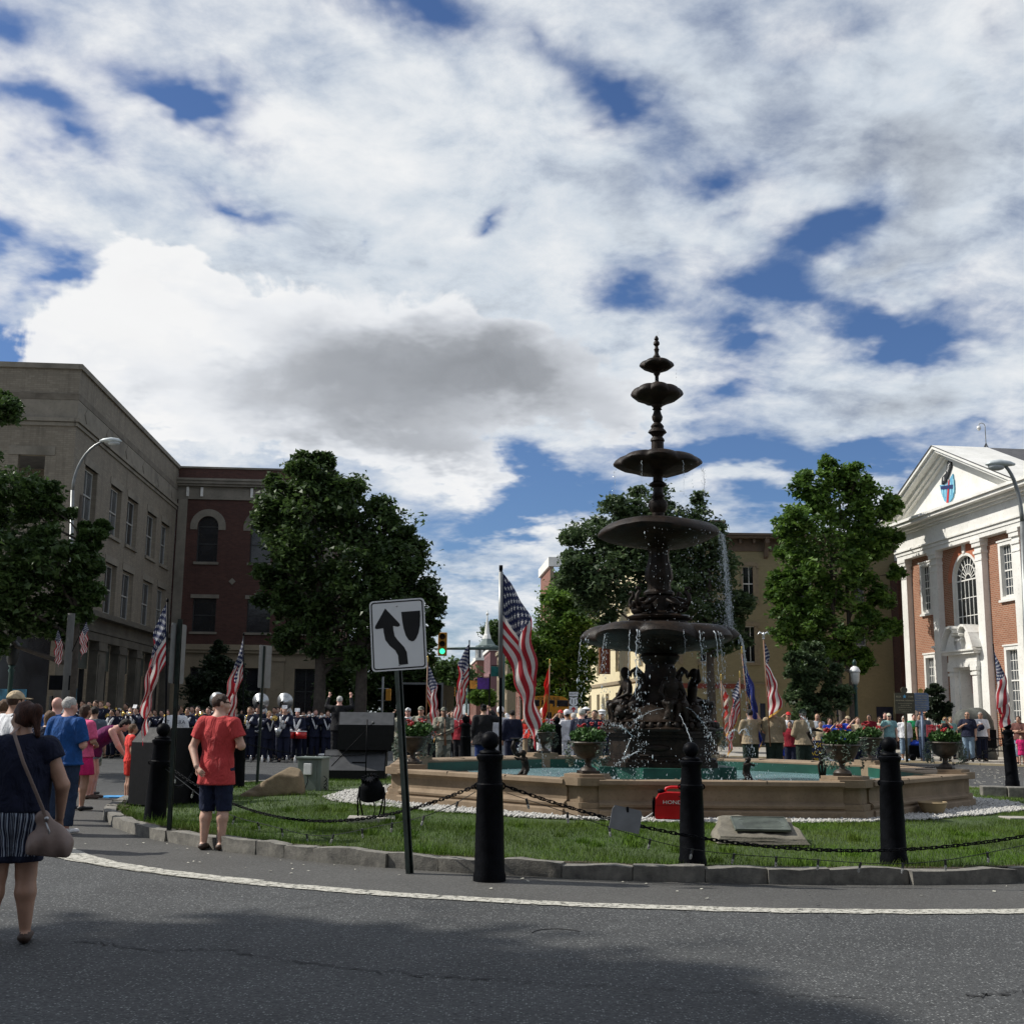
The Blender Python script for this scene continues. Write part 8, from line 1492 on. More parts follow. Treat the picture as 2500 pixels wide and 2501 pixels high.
for i in range(14): b = MB(); b.M = Matrix.Translation(hc) @ Matrix.Rotation(R(-155), 4, 'X') @ Matrix.Rotation(2*pi*i/14, 4, 'Z'); b.box(.07, -.005, -.165, .118, .005, -.1); b.M = None; b.obj('cooling_rib', mblk2, fl_)
b = MB(); b.lathe([(.001, 0), (.15, .012)], 24, cap=False); o = b.obj('lens', mblack, fl_, True); o.matrix_local = Matrix.Translation(hc) @ Matrix.Rotation(R(-155), 4, 'X') @ Matrix.Translation((0, 0, .1))
for s_ in (-1, 1):
    for y in (-.035, .035): b = MB(); b.tube([(s_*.18, 0, .42), (s_*.185, y, .22), (s_*.15, y*2, .02)], .012, 6); b.obj('leg', mblk2, fl_, True)
b = MB(); b.tube([(-.15, .0, .03), (.15, .0, .03)], .01, 6); b.tube([(.03, 0, .25), (.05, .02, .12), (.02, .03, .02)], .007, 5); b.obj('crossbar', mblk2, fl_, True)
for u, v, w_, d_, lab in ((905, 2003, .62, .42, 'pale concrete pad under the floodlight'), (1082, 1979, .46, .5, 'pale concrete pad at the edge of the white gravel'), (2492, 2003, .4, .35, 'small white concrete pad at the right edge of the lawn')): q = G(u, v, .2); o = MB().cbox((0, 0, 0), (w_, d_, .09), .01).obj('concrete_pad', mconc); o.location = (q.x, q.y+.1, .19); o.rotation_euler = (0, 0, R(4)); tag(o, lab, 'concrete pad', 'concrete pads in the lawn')
# generator
mrd2 = mat('generator_red', (.5, .008, .014), .32, 0, .06, 5)
q = G(1648, 2010, .225); gn = thing('generator', 'red portable generator on a white tray against the basin wall', 'generator', (q.x+.02, q.y+.2, .235), R(-6))
b = MB(); b.prism([(-.25, .035), (.25, .035), (.262, .12), (.255, .27), (.215, .335), (.14, .365), (-.12, .37), (-.2, .345), (-.245, .27), (-.258, .12)], -.13, .13, 'y'); b.obj('body', mrd2, gn, 25)
b = MB(); b.tube([(-.13, 0, .36), (-.1, 0, .42), (-.04, 0, .435), (.1, 0, .435), (.16, 0, .42), (.19, 0, .35)], .019, 10); b.obj('handle', mrd2, gn, True); b = MB(); b.lathe([(.045, .355), (.045, .4), (.035, .405)], 16, (-.17, 0, 0)); b.obj('fuel_cap', mblk2, gn, True)
b = MB(); b.prism([(-.285, .07), (-.262, .05), (-.25, .29), (-.27, .31), (-.29, .24)], -.11, .11, 'y'); b.obj('side_grille', mblk2, gn); b = MB(); b.box(-.24, -.133, .205, .25, -.131, .209); b.box(.05, -.134, .315, .075, -.131, .33); b.obj('panel_line', mat('dark_red', (.15, .003, .005), .5), gn)
text('HONDA', .066, mwp, gn, (.0, -.1335, .245), (pi/2, 0, 0), sx=1.25); MB().cbox((0, 0, .0), (.5, .3, .05), .01).obj('white_tray', mwp, gn); b = MB(); b.tube([(-.27, 0, .1), (-.38, -.03, .03), (-.5, -.05, .01)], .012, 6); b.obj('power_cord', mwp, gn, True)
# plaque boulder
q = G(1862, 2060, .19); pq = thing('plaque_stone', 'low tan boulder holding a tilted green bronze plaque on the lawn', 'plaque', (q.x, q.y+.25, .19), R(-2)); Vv = [(-.5, -.32, 0), (.55, -.36, 0), (.52, .3, 0), (-.5, .32, 0), (-.48, -.28, .1), (.5, -.32, .08), (.42, .27, .3), (-.42, .28, .32)]
bm = bmesh.new(); vs_ = [bm.verts.new(v) for v in Vv]; [bm.faces.new([vs_[i] for i in f]) for f in ((0, 3, 2, 1), (4, 5, 6, 7), (0, 1, 5, 4), (1, 2, 6, 5), (2, 3, 7, 6), (3, 0, 4, 7))]; bmesh.ops.subdivide_edges(bm, edges=bm.edges[:], cuts=9, use_grid_fill=True)
for v in bm.verts: e = .022*math.sin(v.co.x*9+v.co.z*9)+.02*math.sin(v.co.y*13+v.co.x*7)+.01*math.sin(v.co.x*31+v.co.y*23)+rnd.uniform(-.006, .006); v.co += v.co.normalized()*e
bm.verts.index_update(); b = MB(); b.add([v.co[:] for v in bm.verts], [tuple(i.index for i in f.verts) for f in bm.faces]); bm.free(); b.obj('boulder', stone_mat('plaque_boulder', (.10, .09, .07), (.22, .2, .155), .9, 4, .4, .9), pq, 35); pq.scale = (1, 1, .78)
mpl = mat('bronze_plaque', (.10, .115, .095), .5, .3, .25, 6); Mq = Matrix.Translation((0.03, -.0, .225)) @ Matrix.Rotation(R(20.5), 4, 'X'); o = MB().cbox((0, 0, .02), (.64, .42, .03), .008).obj('plaque', mpl, pq); o.matrix_local = Mq; fr = MB(); [fr.cbox(c, d, .0) for c, d in (((0, .198, .038), (.62, .012, .01)), ((0, -.198, .038), (.62, .012, .01)), ((-.31, 0, .038), (.012, .38, .01)), ((.31, 0, .038), (.012, .38, .01)))]; fr.obj('raised_border', mpl, o); lines = MB(); [lines.cbox((rnd.uniform(-.03, .03), .15-.04*i, .036), (rnd.uniform(.35, .52), .009, .004)) for i in range(8)]; lo_ = lines.obj('raised_lettering', mpl, o); lo_['kind'] = 'stuff'
# bowl planter and kerb blocks
q = G(2290, 1994, .22); bw = thing('shallow_bowl', 'empty tan bowl standing in the gravel at the basin foot', 'bowl', (q.x, q.y+.2, .225)); b = MB(); b.lathe([(.13, 0), (.14, .02), (.18, .1), (.2, .17), (.215, .175), (.2, .19), (.17, .17), (.1, .06), (.02, .04)], 28, cap=True); b.obj('bowl', mat('tan_clay', (.3, .22, .12), .8, 0, .15, 5), bw, 40)
q = G(2396, 1950, .15); kb = thing('stone_block', 'long pale stone block on the grass at the right edge', 'stone block', (q.x+.02, q.y, .1), R(-14)); MB().cbox((.22, .2, .12), (.42, .42, .3), .015).obj('stone', mks, kb); MB().cbox((1.35, .12, .13), (1.8, .36, .28), .015).obj('stone', mks, kb)
# stroller, cart and metal rack among the spectators
q = P(2240, 1800, 44.3); q.z = .06; st_ = thing('folding_wagon', 'dark wagon with a bright blue cover behind the white shirted woman', 'wagon', q); MB().cbox((0, 0, .35), (.8, .5, .42), .04).obj('body', mblk2, st_); b = MB(); b.ball((0, 0, .62), (.36, .25, .14), 14, 8); b.obj('blue_cover', mat('bright_blue', (.01, .06, .5), .6), st_, True)
for x in (-.3, .3): b = MB(); b.lathe([(.1, -.03), (.13, 0), (.1, .03)], 14); o = b.obj('wheel', mblk2, st_, True); o.rotation_euler = (pi/2, 0, 0); o.location = (x, -.27, .13)
q = P(2432, 1800, 43.3); q.z = .06; rk_ = thing('metal_rack', 'low black metal bench frame left of the far right flag', 'bench', q); b = MB()
for z in (.42, .85): b.tube([(-.55, 0, z), (.55, 0, z)], .02, 6)
b.obj('rail', mblk2, rk_, True)
for i in range(12): o = MB().tube([(-.55+.1*i, 0, .42), (-.55+.1*i, 0, .85)], .01, 5).obj('bar', mblk2, rk_)
for x in (-.5, .5): MB().tube([(x, 0, 0), (x, 0, .42)], .02, 6).obj('leg', mblk2, rk_)
MB().cbox((0, -.25, .42), (1.1, .42, .03), .005).obj('seat', mblk2, rk_)
# cub scout banner
q0, q1 = P(1932, 1808, 36.3), P(2062, 1808, 36.3); zb = P(2000, 1862, 36.3).z; bn = thing('scout_banner', 'navy banner with yellow scout lettering held by the children', 'banner', (q0.x, 36.3, 0)); Lb = q1.x-q0.x; mny = mat('banner_navy', (.01, .015, .05), .75)
b = MB(); b.grid(lambda u, v: (u*Lb, .02*math.sin(u*14), zb+(q0.z-zb)*v-.01*math.sin(u*9)), 40, 4); o = b.obj('cloth', mny, bn, True); mod = o.modifiers.new('thick', 'SOLIDIFY'); mod.thickness = .004
myl = mat('letter_yellow', (.8, .55, .03), .6); text('CUB SCOUT', .2, myl, bn, (Lb*.52, -.035, q0.z-.14), (pi/2, 0, 0)); text('PACK', .2, myl, bn, (Lb*.42, -.035, q0.z-.38), (pi/2, 0, 0)); text('128', .16, myl, bn, (Lb*.42, -.035, q0.z-.58), (pi/2, 0, 0)); o = MB().prism([(-.1, 0), (0, -.14), (.1, 0), (0, .14)], -.004, 0, 'y').obj('gold_diamond', myl, bn); o.location = (Lb*.76, -.035, q0.z-.4)
b = MB(); b.add([(Lb*.78+.4*math.cos(R(a)), -.04, zb-.05+.3*math.sin(R(a))) for a in range(180, -1, -12)], [tuple(range(16))]); b.obj('white_disc', mwp, bn)
# blue mat on the road
q = G(290, 1948); b = MB(); b.prism([(-.35, -.1), (-.1, -.22), (.33, -.16), (.38, .05), (.1, .2), (-.25, .17)], .0, .022); o = b.obj('blue_towel', mat('towel_blue', (.06, .3, .62), .9, 0, .2, 8)); o.location = (q.x, q.y, .006); tag(o, 'crumpled light blue towel on the road by the bending woman', 'towel')
# rubbish bottles at the band's feet
for k, u in enumerate((612, 640, 655, 700, 720, 745, 770)): q = P(u, 1860, 37.6+.1*(k % 3)); b = MB(); b.lathe([(.035, 0), (.035, .15), (.015, .2), (.015, .23)], 10); o = b.obj('water_bottle', mwp if k % 3 else MATS['zinc'], None, True); o.location = (q.x, q.y, 0); tag(o, 'drink bottle at the band\'s feet, %s from the left' % 'first second third fourth fifth sixth seventh'.split()[k], 'bottle', 'bottles at the feet of the marching band')
# ------------------------------------------------------------------ people
C = lambda n, *c: cloth(n, c)
navy, white, black, royal, pink, hotp, purple, redc = C('navy', .012, .015, .035), C('white', .72, .73, .75), C('black', .012, .012, .014), C('royal', .012, .07, .24), C('pink', .75, .12, .25), C('hotpink', .6, .02, .14), C('plum', .12, .008, .07), C('red', .5, .03, .02)
khaki, camo, grey, teal, green, denim, ltdenim, tan_ = C('khaki', .33, .26, .17), None, C('grey', .1, .13, .16), C('teal', .2, .36, .36), C('green', .02, .3, .12), C('denim', .02, .035, .07), C('light_denim', .2, .28, .36), C('tan', .5, .4, .26)
bluec, dkred, dkgreen, sky_, cream_ = C('scout_blue', .015, .05, .4), C('dark_red', .2, .01, .02), C('dark_green', .018, .03, .022), C('sky', .3, .42, .5), C('cream', .6, .55, .42)
m, t, pb, co = nmat('cloth_camouflage'); v = t.vor(co, 9, out='Color'); s2_ = t.new('ShaderNodeSeparateColor'); t.l.new(v, s2_.inputs[0]); c = t.mix(t.m('GREATER_THAN', s2_.outputs[0], .5), (.2, .19, .14), (.3, .3, .24)); c = t.mix(t.m('GREATER_THAN', s2_.outputs[1], .7), c, (.09, .1, .08)); t.put(pb.inputs['Base Color'], c); pb.inputs['Roughness'].default_value = .9; camo = wrinkle(m)
m, t, pb, co = nmat('cloth_stripes'); sp = t.new('ShaderNodeSeparateXYZ'); t.l.new(co, sp.inputs[0]); an = t.m('ARCTAN2', sp.outputs[0], sp.outputs[1]); f = t.m('FRACT', t.m('MULTIPLY', an, 4.4)); c = t.mix(t.m('LESS_THAN', f, .26), (.012, .018, .045), (.42, .48, .58)); c = t.mix(t.m('MULTIPLY', t.m('GREATER_THAN', f, .5), t.m('LESS_THAN', f, .56)), c, (.55, .6, .68)); c = t.mix(t.m('LESS_THAN', sp.outputs[2], .59), c, (.012, .018, .045)); t.put(pb.inputs['Base Color'], c); pb.inputs['Roughness'].default_value = .9; stripes = wrinkle(m)
m, t, pb, co = nmat('cloth_heather_red'); n1 = t.noise(co, 160, 3, .7); n2 = t.noise(co, 5, 4, .6); c = t.mix(n1, (.42, .03, .035), (.56, .065, .06)); t.put(pb.inputs['Base Color'], t.mix(t.mr(n2, .4, .8, 0, .25), c, (.3, .015, .02))); pb.inputs['Roughness'].default_value = .9; t.put(pb.inputs['Normal'], t.bump(n1, .15, .004)); heather = wrinkle(m)
wsh, bsh, brs = mat('shoe_white', (.7, .7, .7), .6), mat('shoe_black', (.015, .015, .015), .5), mat('shoe_brown', (.05, .028, .018), .6)
def at(u, Y, z=0.): q = P(u, 1800, Y); return (q.x, Y, z)
# --- woman with the bag
def strapx(root, j, H, wf, u): 
    b = MB(); b.tube([tuple(wf(-.06, .075, .012)), tuple(wf(-.075, .0, .015))], .004, 5); b.obj('sunglasses', mblk2, root, True)
Yw = 8.45; wq = at(54, Yw)
W1 = person('woman in navy top and striped shorts seen from behind at the left edge, auburn ponytail', wq, 14, 1.655, 'stand', navy, 'cap', stripes, 'shorts', ('pony', 'auburn'), None, brs, 'tan', 1.36, .0105, hem=.535, extra=strapx, fold=.006,
            over=dict(look=(-.62, .78, -.25), wrl=(-.2, .05, .5), ell=(-.185, -.02, .64), elr=(.18, -.02, .645), wrr=(.17, .06, .51), anr=(.075, -.01, .045), anl=(-.075, .01, .045)))
mbag = mat('bag_leather', (.21, .15, .125), .5, 0, .12, 4, .25, 30)
bq = P(118, 1985, Yw-.12); bg_ = thing('shoulder_bag', 'slouchy taupe leather shoulder bag hanging at the woman\'s right hip', 'bag', bq, R(10))
sd = SDF(.01); sd.cone(A(-.03, 0, -.04), A(.05, 0, -.2), .055, .1, .06, A(1, 0, 0), .6); sd.cone(A(-.05, 0, -.22), A(.1, 0, -.22), .085, .08, .06, A(0, 1, 0), 1.2)
V, F = sd.mesh([(A(0, 0, -.285), A(-.1, 0, -1))], lambda X, Y, Z: .006*np.sin(X*55+Z*12)*np.clip(-Z*6, 0, 1)+.004*np.sin(X*30-Z*30)); link('pouch', npmesh('pouch', V, F, mbag, True), bg_)
b = MB(); sh0 = P(34, 1790, Yw-.16)-bq; pts = [sh0+Vector((-.03, .22, -.02)), sh0+Vector((-.01, .1, .035)), sh0, sh0.lerp(Vector((0, -.03, -.02)), .35)+Vector((.0, -.035, 0)), sh0.lerp(Vector((0, -.03, -.02)), .7)+Vector((0, -.02, 0)), Vector((0, -.03, -.03)), Vector((.01, -.03, -.1))]; Mi = Matrix.Rotation(R(-10), 3, 'Z'); b.tube([Mi @ p for p in pts], .013, 8, True, .35); b.obj('strap', mbag, bg_, True)
b = MB(); b.tube([(.0, -.055, -.06), (.03, -.065, -.12), (.02, -.06, -.17)], .006, 6); b.ball((0, -.045, -.035), .016, 8, 6); b.obj('buckle', MATS['zinc'], bg_, True)
# --- man in red
RM = person('man in red T-shirt and navy shorts standing on the kerb, one hand behind his back', at(534, 14.05), -14, 1.80, 'backhand', heather, 'short', C('shorts_navy', .012, .018, .045), 'long', ('short', 'brown'), None, brs, 'pale', 1.06, .0105, hem=.415, fold=.009, over=dict(look=(.8, .6, -.08), ell=(-.16, -.04, .65), wrl=(-.085, -.115, .535), hdl=(.9, -.2, -.6)),
            extra=lambda root, j, H, wf, u: (lambda b: (b.tube([tuple(wf(.082, .0, .014)), tuple(wf(.07, .075, .014)), tuple(wf(.03, .1, .01))], .006, 6), b.obj('sunglasses', mblk2, root, True)))(MB()))
# --- others on the left
person('older man in royal blue T-shirt and jeans, white hair', at(163, 15.6), -18, 1.76, 'front', royal, 'half', denim, 'jeans', ('short', 'white'), None, wsh, 'pink', 1.28, .0155, fold=.006, over=dict(look=(.35, .9, -.15)))
person('man in white T-shirt and tan baseball cap at the left edge', at(28, 13.9), -38, 1.80, 'stand', white, 'half', denim, 'trousers', ('short', 'brown'), ('cap', tan_), wsh, 'tan', 1.25, .0155, fold=.006)
person('bald man in a blue shirt between the white-haired man and the beige building', at(133, 17.6), -10, 1.78, 'stand', royal, 'half', khaki, 'shorts', ('bald', 'brown'), None, bsh, 'pink', 1.15, .02)
person('short blonde-haired woman half hidden behind the man in royal blue', at(118, 16.9), 5, 1.58, 'stand', navy, 'short', denim, 'shorts', ('bob', 'lightbrown'), None, brs, 'tan', 1.1, .02)
person('grey-haired person at the extreme left edge behind the white T-shirt', at(4, 15.6), -10, 1.72, 'stand', grey, 'short', khaki, 'trousers', ('short', 'lightbrown'), None, bsh, 'tan', 1.1, .02)
person('woman in bright pink T-shirt and pink skirt with curly brown hair', at(203, 19.2), -32, 1.68, 'front', pink, 'half', hotp, 'skirt', ('bob', 'brown'), None, bsh, 'tan', 1.12, .02, fold=.004)
person('person in camouflage shorts hidden behind the woman in pink', at(226, 22.6), 0, 1.66, 'stand', grey, 'short', camo, 'shorts', ('short', 'dark'), None, bsh, 'tan', 1.1, .026)
person('woman in plum strappy top and denim shorts bending forward', at(242, 21.7), -88, 1.68, 'bend', purple, 'strap', ltdenim, 'minishorts', ('bob', 'dark'), None, brs, 'pink', 1.5, .0155, hem=.5, fold=.003)
person('girl in coral red dress with long light brown hair beside the speaker', at(322, 21.2), -60, 1.36, 'stand', C('coral', .7, .06, .05), 'short', redc, 'shorts', ('long', 'lightbrown'), None, mat('shoe_red', (.5, .02, .04), .5), 'tan', .95, .02)
def shirttext(root, j, H, wf, u):
    text('ST', .12, navy, root, (-.17, -.185, 1.33), (pi/2, 0, 0)); text('ERA', .12, navy, root, (.14, -.185, 1.33), (pi/2, 0, 0))
person('man in white T-shirt with navy lettering across the back, facing the band', at(427, 27.5), 6, 1.74, 'stand', white, 'half', navy, 'trousers', ('short', 'dark'), None, bsh, 'tan', 1.25, .02, extra=shirttext)
# conductor on his stand
q = at(826, 32.4); pd = thing('podium', 'low dark wooden stand under the conductor', 'podium', q); MB().cbox((0, 0, .15), (1., 1., .3), .02).obj('platform', mblk2, pd)
person('white-haired conductor in black suit with both arms raised to the band', (q[0], q[1], .3), 4, 1.74, 'conduct', black, 'long', black, 'trousers', ('short', 'white'), None, bsh, 'pink', 1.2, .0155, hem=.46)
# --- marching band
msilver = mat('silver_plate', (.42, .43, .43), .3, .85, .1, 6); mbrass = mat('brass', (.7, .48, .14), .2, .95, .15, 8)
def sash(root, j, H, wf, u):
    c = j['chest']*H; b = MB(); y = .105*H*.72
    for s_ in (-1, 1): b.tube([(s_*.075*H, y*.55, .815*H), (s_*.055*H, y*1.15, .75*H), (s_*.025*H, y*1.3, .67*H), (s_*.005*H, y*1.22, .6*H)], [.03, .048, .046, .03], 6, True, .45)
    b.obj('white_sash', white, root, True)
    for n in 'rl': b = MB(); b.ball(tuple(j['wr'+n]*H+(j['hd'+n]/np.linalg.norm(j['hd'+n]))*.07), (.045, .045, .05), 8, 6); b.obj('glove', white, root, True)
    for n in 'rl': b = MB(); m_ = (j['sh'+n]*.55+j['el'+n]*.45)*H; b.ball(tuple(m_), (.07, .068, .085), 8, 6); b.obj('shoulder_patch', white, root, True)
def tobj(nm, lab, cat, root, parts_, grp):
    """an instrument: top level, standing where its player holds it"""
    r_ = bpy.data.objects.new(nm, None); COL.objects.link(r_); r_.matrix_world = Matrix.Translation(root.location) @ Matrix.Rotation(root.rotation_euler.z, 4, 'Z'); tag(r_, lab, cat, grp)
    for pn, b, m_ in parts_: b.obj(pn, m_, r_, True)
    return r_
def i_sousa(rt, j, H, lab):
    a = MB(); a.M = Matrix.Translation((-.1, .12, H*1.08)) @ Matrix.Rotation(R(78), 4, 'X'); a.lathe([(.06, -.34), (.075, -.2), (.11, -.1), (.18, -.05), (.26, .0), (.285, .012), (.275, .0), (.18, -.08), (.09, -.18), (.045, -.3)][::-1], 28, cap=False); c = MB(); c.tube([(-.1, -.2, H*1.02), (-.22, -.28, H*.85), (-.25, -.1, H*.62), (-.05, .2, H*.52), (.2, .1, H*.55), (.24, -.1, H*.72), (.1, .1, H*.85), (.0, .14, H*.88)], [.05, .05, .045, .04, .035, .03, .02, .012], 8)
    d = MB(); d.ball((-.1, .2, H*1.085), (.11, .03, .11), 12, 6)  # black ball stands for the shade inside the hollow bell
    return tobj('sousaphone', lab, 'sousaphone', rt, [('bell', a, msilver), ('tubing', c, msilver), ('bell_throat', d, mdkfr)], 'silver sousaphones above the band')
def i_sax(rt, j, H, lab, s=1., m_=None):
    m_ = m_ or mbrass; a = MB(); x = .1; a.tube([(.0, .15, .86*H), (.02, .2, .84*H), (x*.6, .2, .8*H), (x, .2, .62*H), (x*1.3, .22, .5*H), (x*1.5, .27, .475*H), (x*1.4, .33, .5*H), (x*1.2, .36, .6*H)], [.008, .011, .016, .026*s, .034*s, .038*s, .045*s, .085*s], 10); c = MB(); [c.ball((x*.9+.02*(i % 2), .235, (.58+.035*i)*H), .016, 6, 5) for i in range(6)]
    return tobj('saxophone', lab, 'saxophone', rt, [('body', a, m_), ('keys', c, m_)], 'saxophones played in the band')
def i_trumpet(rt, j, H, lab, m_=None):
    m_ = m_ or mbrass; z = .868*H; a = MB(); a.tube([(0, .12, z), (0, .3, z-.01), (0, .42, z-.015), (0, .5, z-.02), (0, .55, z-.02), (0, .57, z-.02)], [.007, .008, .012, .03, .07, .09], 12); c = MB(); c.tube([(0, .2, z-.005), (0, .38, z-.02), (0, .4, z-.07), (0, .22, z-.08), (0, .2, z-.03)], .01, 6); [c.tube([(0, .26+.03*i, z-.1), (0, .26+.03*i, z+.03)], .012, 6) for i in range(3)]
    return tobj('trumpet', lab, 'trumpet', rt, [('bell', a, m_), ('valves', c, m_)], 'brass instruments raised in the band')
def i_flute(rt, j, H, lab):
    a = MB(); a.tube([(-.02, .13, .868*H), (.55, .08, .86*H)], .014, 6); c = MB(); [c.ball((.12+.05*i, .12-.01*i, .875*H), .011, 5, 4) for i in range(7)]
    return tobj('flute', lab, 'flute', rt, [('tube', a, msilver), ('keys', c, msilver)], 'flutes held sideways in the band')
def i_drum(rt, j, H, lab):
    a = MB(); [a.lathe([(.19, .44*H), (.19, .57*H)], 20, (x, .33, 0)) for x in (-.2, .2)]; c = MB(); [c.lathe([(.2, .57*H), (.2, .585*H)], 20, (x, .33, 0)) for x in (-.2, .2)]; c2 = MB(); [c2.tube([tuple(j['wr'+n]*H), tuple(j['wr'+n]*H+A(0, .3, .02))], .009, 5) for n in 'rl']
    return tobj('drum_pair', lab, 'drums', rt, [('shell', a, mat('drum_red', (.5, .02, .02), .3)), ('drumhead', c, white), ('stick', c2, white)], None)
def i_music(rt, j, H): b = MB(); b.cbox((0, .5, .95*H), (.17, .01, .12)); o = tobj('music_sheet', 'white music sheet clipped above the instrument of the '+('baritone saxophonist' if abs(rt.location.x+7.5) < .9 and rt.location.y < 39 else 'drummer' if rt.location.y > 39 else 'horn player near the bending woman'), 'music sheet', rt, [], 'music sheets clipped to instruments'); p_ = b.obj('page', white, o); p_.rotation_euler = (R(18), 0, 0); p_.location = (0, .12, .0)
bandN = 0; hairs = [('short', 'dark'), ('short', 'brown'), ('short', 'dark'), ('bob', 'brown'), ('short', 'lightbrown'), ('pony', 'dark')]; sks = ['pale', 'tan', 'pale', 'pink', 'tan']
INS = {'sousa': ('tuba', i_sousa), 'sax': ('sax', i_sax), 'trumpet': ('horn', i_trumpet), 'flute': ('flute', i_flute), 'drum': ('drum', i_drum), 'bari': ('sax', lambda r_, j, H, l: i_sax(r_, j, H, l, 1.5, msilver)), 'none': ('stand', None), 'bariton': ('horn', i_trumpet)}
def bandsman(u, Y, ins, yaw, H, plab, ilab=None, hair=None, grp='musicians of the marching band', music=False):
    global bandN; bandN += 1; k, fn = INS[ins]; z = .14 if P(u, 1800, Y).x < -13.7 else 0
    hst = hair or hairs[bandN % 6]; rt = person(plab, at(u, Y, z), yaw, H, k, navy, 'long', navy, 'trousers', hst, None, bsh, sks[bandN % 5], 1.05, .028, group=grp, hem=.44, extra=sash)
    j = pose(k)
    if fn: fn(rt, j, H, ilab)
    if music: i_music(rt, j, H)
front = [(455, 38.2, 'sax', 176, 1.70, 'saxophone player at the left of the front row, beside the white T-shirt man'), (480, 38.6, 'sax', 184, 1.75, 'second saxophone player of the front row, left of the man in red'), (506, 39.0, 'trumpet', 170, 1.72, 'tall dark-haired musician just left of the man in red\'s head'),
         (607, 38.3, 'sax', 178, 1.74, 'saxophone player just left of the leaning grey sign post'), (628, 39.2, 'sousa', 175, 1.78, 'sousaphone player behind the right-hand grey sign post'), (655, 38.4, 'trumpet', -150, 1.62, 'blonde musician raising a trumpet'), (693, 38.2, 'bari', 182, 1.76, 'musician holding a long silver baritone saxophone'),
         (725, 39.5, 'drum', 178, 1.66, 'drummer with a pair of red drums'), (688, 40.0, 'sousa', 172, 1.80, 'sousaphone player standing behind the baritone saxophone'), (522, 40.2, 'sousa', 178, 1.80, 'sousaphone player whose bell shows beside the man in red\'s head')]
for (u, Y, ins, yw, H, lab) in front:
    il = {'sax': 'gold saxophone held by the '+lab.split(' ')[0]+' at '+('the left of the front row' if u < 470 else 'the second place of the front row' if u < 500 else 'the foot of the right grey sign post'), 'trumpet': 'brass trumpet pointed right, just left of the tall silver saxophone' if u > 600 else 'brass trumpet left of the man in red\'s head', 'sousa': {628: 'silver sousaphone with the grey sign post across its bell', 688: 'silver sousaphone bell right of the blonde trumpeter', 522: 'silver sousaphone bell touching the man in red\'s head'}.get(u), 'bari': 'long silver baritone saxophone slanting to the ground', 'drum': 'pair of red drums with white heads'}[ins]
    bandsman(u, Y, ins, yw, H, lab, il, ('bob', 'blond') if u == 655 else None, None if 0 else 'musicians of the marching band', music=(u in (693, 725)))
ORD = 'first second third fourth fifth sixth seventh eighth ninth tenth eleventh twelfth thirteenth fourteenth fifteenth sixteenth seventeenth'.split()
glab = {'f': ('%s musician in the flute row, counted rightwards from the red drums', '%s flute rightwards from the red drums'), 'l': ('%s musician from the left edge in the band, left of the flag', 'brass horn raised by the %s musician from the left edge of the band'), 'm': ('%s musician from the left in the back rows right of the left flag', 'brass horn raised by the %s musician in the back rows behind the saxophones')}
def GL(c, k): return tuple(x % ORD[k] for x in glab[c])
for k, u in enumerate((738, 752, 768, 783, 798, 812, 846)): bandsman(u, 40.6+.5*(k % 2), 'flute', -168+4*(k % 3), 1.62+.04*(k % 3), *GL('f', k))
for k, u in enumerate(range(182, 416, 15)): bandsman(u+rnd.uniform(-2, 2), 39.6+1.3*(k % 3)+rnd.uniform(-.3, .3), ['trumpet', 'none', 'trumpet', 'trumpet', 'none'][k % 5], 180+rnd.uniform(-25, 15), rnd.choice([1.62, 1.7, 1.76]), *GL('l', k))
for k, u in enumerate((438, 466, 492, 512, 536, 558, 572, 590, 615, 640, 668, 676, 705)): bandsman(u, 41.2+.7*(k % 2), ['none', 'trumpet', 'none'][k % 3], 180+rnd.uniform(-15, 15), rnd.choice([1.66, 1.7, 1.76]), *GL('m', k))
# tuba player whose gold bell shows right of the bending woman
bandsman(330, 38.4, 'trumpet', 150, 1.72, 'musician lifting a gold horn right of the bending woman', 'gold horn bell shining right of the bending woman', music=True)
# --- soldiers and veterans behind the pool
def flagstaff(lab, u, Y, utop, vtop, **k): q = P(u, 1800, Y); return flag(lab, (q.x, Y, .85), P(utop, vtop, Y), polem=mpolew, fringe=True, tip=k.pop('tip', 'spear'), pr=.016, **k)
whcap, redcap = mat('hat_white', (.75, .75, .75), .8), mat('hat_red', (.5, .01, .01), .8); camocap = camo
Z0 = 0.
person('soldier in camouflage partly behind the arrow sign post', at(978, 33), 168, 1.72, 'salute', camo, 'long', camo, 'trousers', ('short', 'brown'), ('cap', camocap), bsh, 'pale', 1.1, .026)
person('veteran in white garrison hat and dark glasses right of the arrow sign post', at(995, 34.2), 178, 1.74, 'stand', white, 'short', black, 'trousers', ('short', 'grey'), ('garrison', whcap), bsh, 'pink', 1.1, .026, glasses=True)
person('soldier in camouflage with white belt carrying the fringed flag', at(1027, 33), 172, 1.78, 'pole', camo, 'long', camo, 'trousers', ('short', 'brown'), ('cap', camocap), bsh, 'pale', 1.15, .024, extra=lambda r_, j, H, wf, u: (lambda b: (b.tube([(-.09*H, .04*H, .8*H), (.0, .085*H, .68*H), (.05*H, .08*H, .58*H)], .02, 6, True, .5), b.obj('white_strap', white, r_, True)))(MB()))
flagstaff('American flag with gold fringe carried by the soldier right of the arrow sign', 1040, 32.6, 1044, 1618, Lf=1.35, Hf=.95, dx=1, dyw=.1, p0=62, p1=84, A_=.12, kf=1.5, ph=.4)
person('woman in white sleeveless top and black trousers behind the fringed flag', at(1056, 35.5), 15, 1.66, 'stand', white, 'none', black, 'trousers', ('long', 'brown'), None, bsh, 'tan', 1.05, .026)
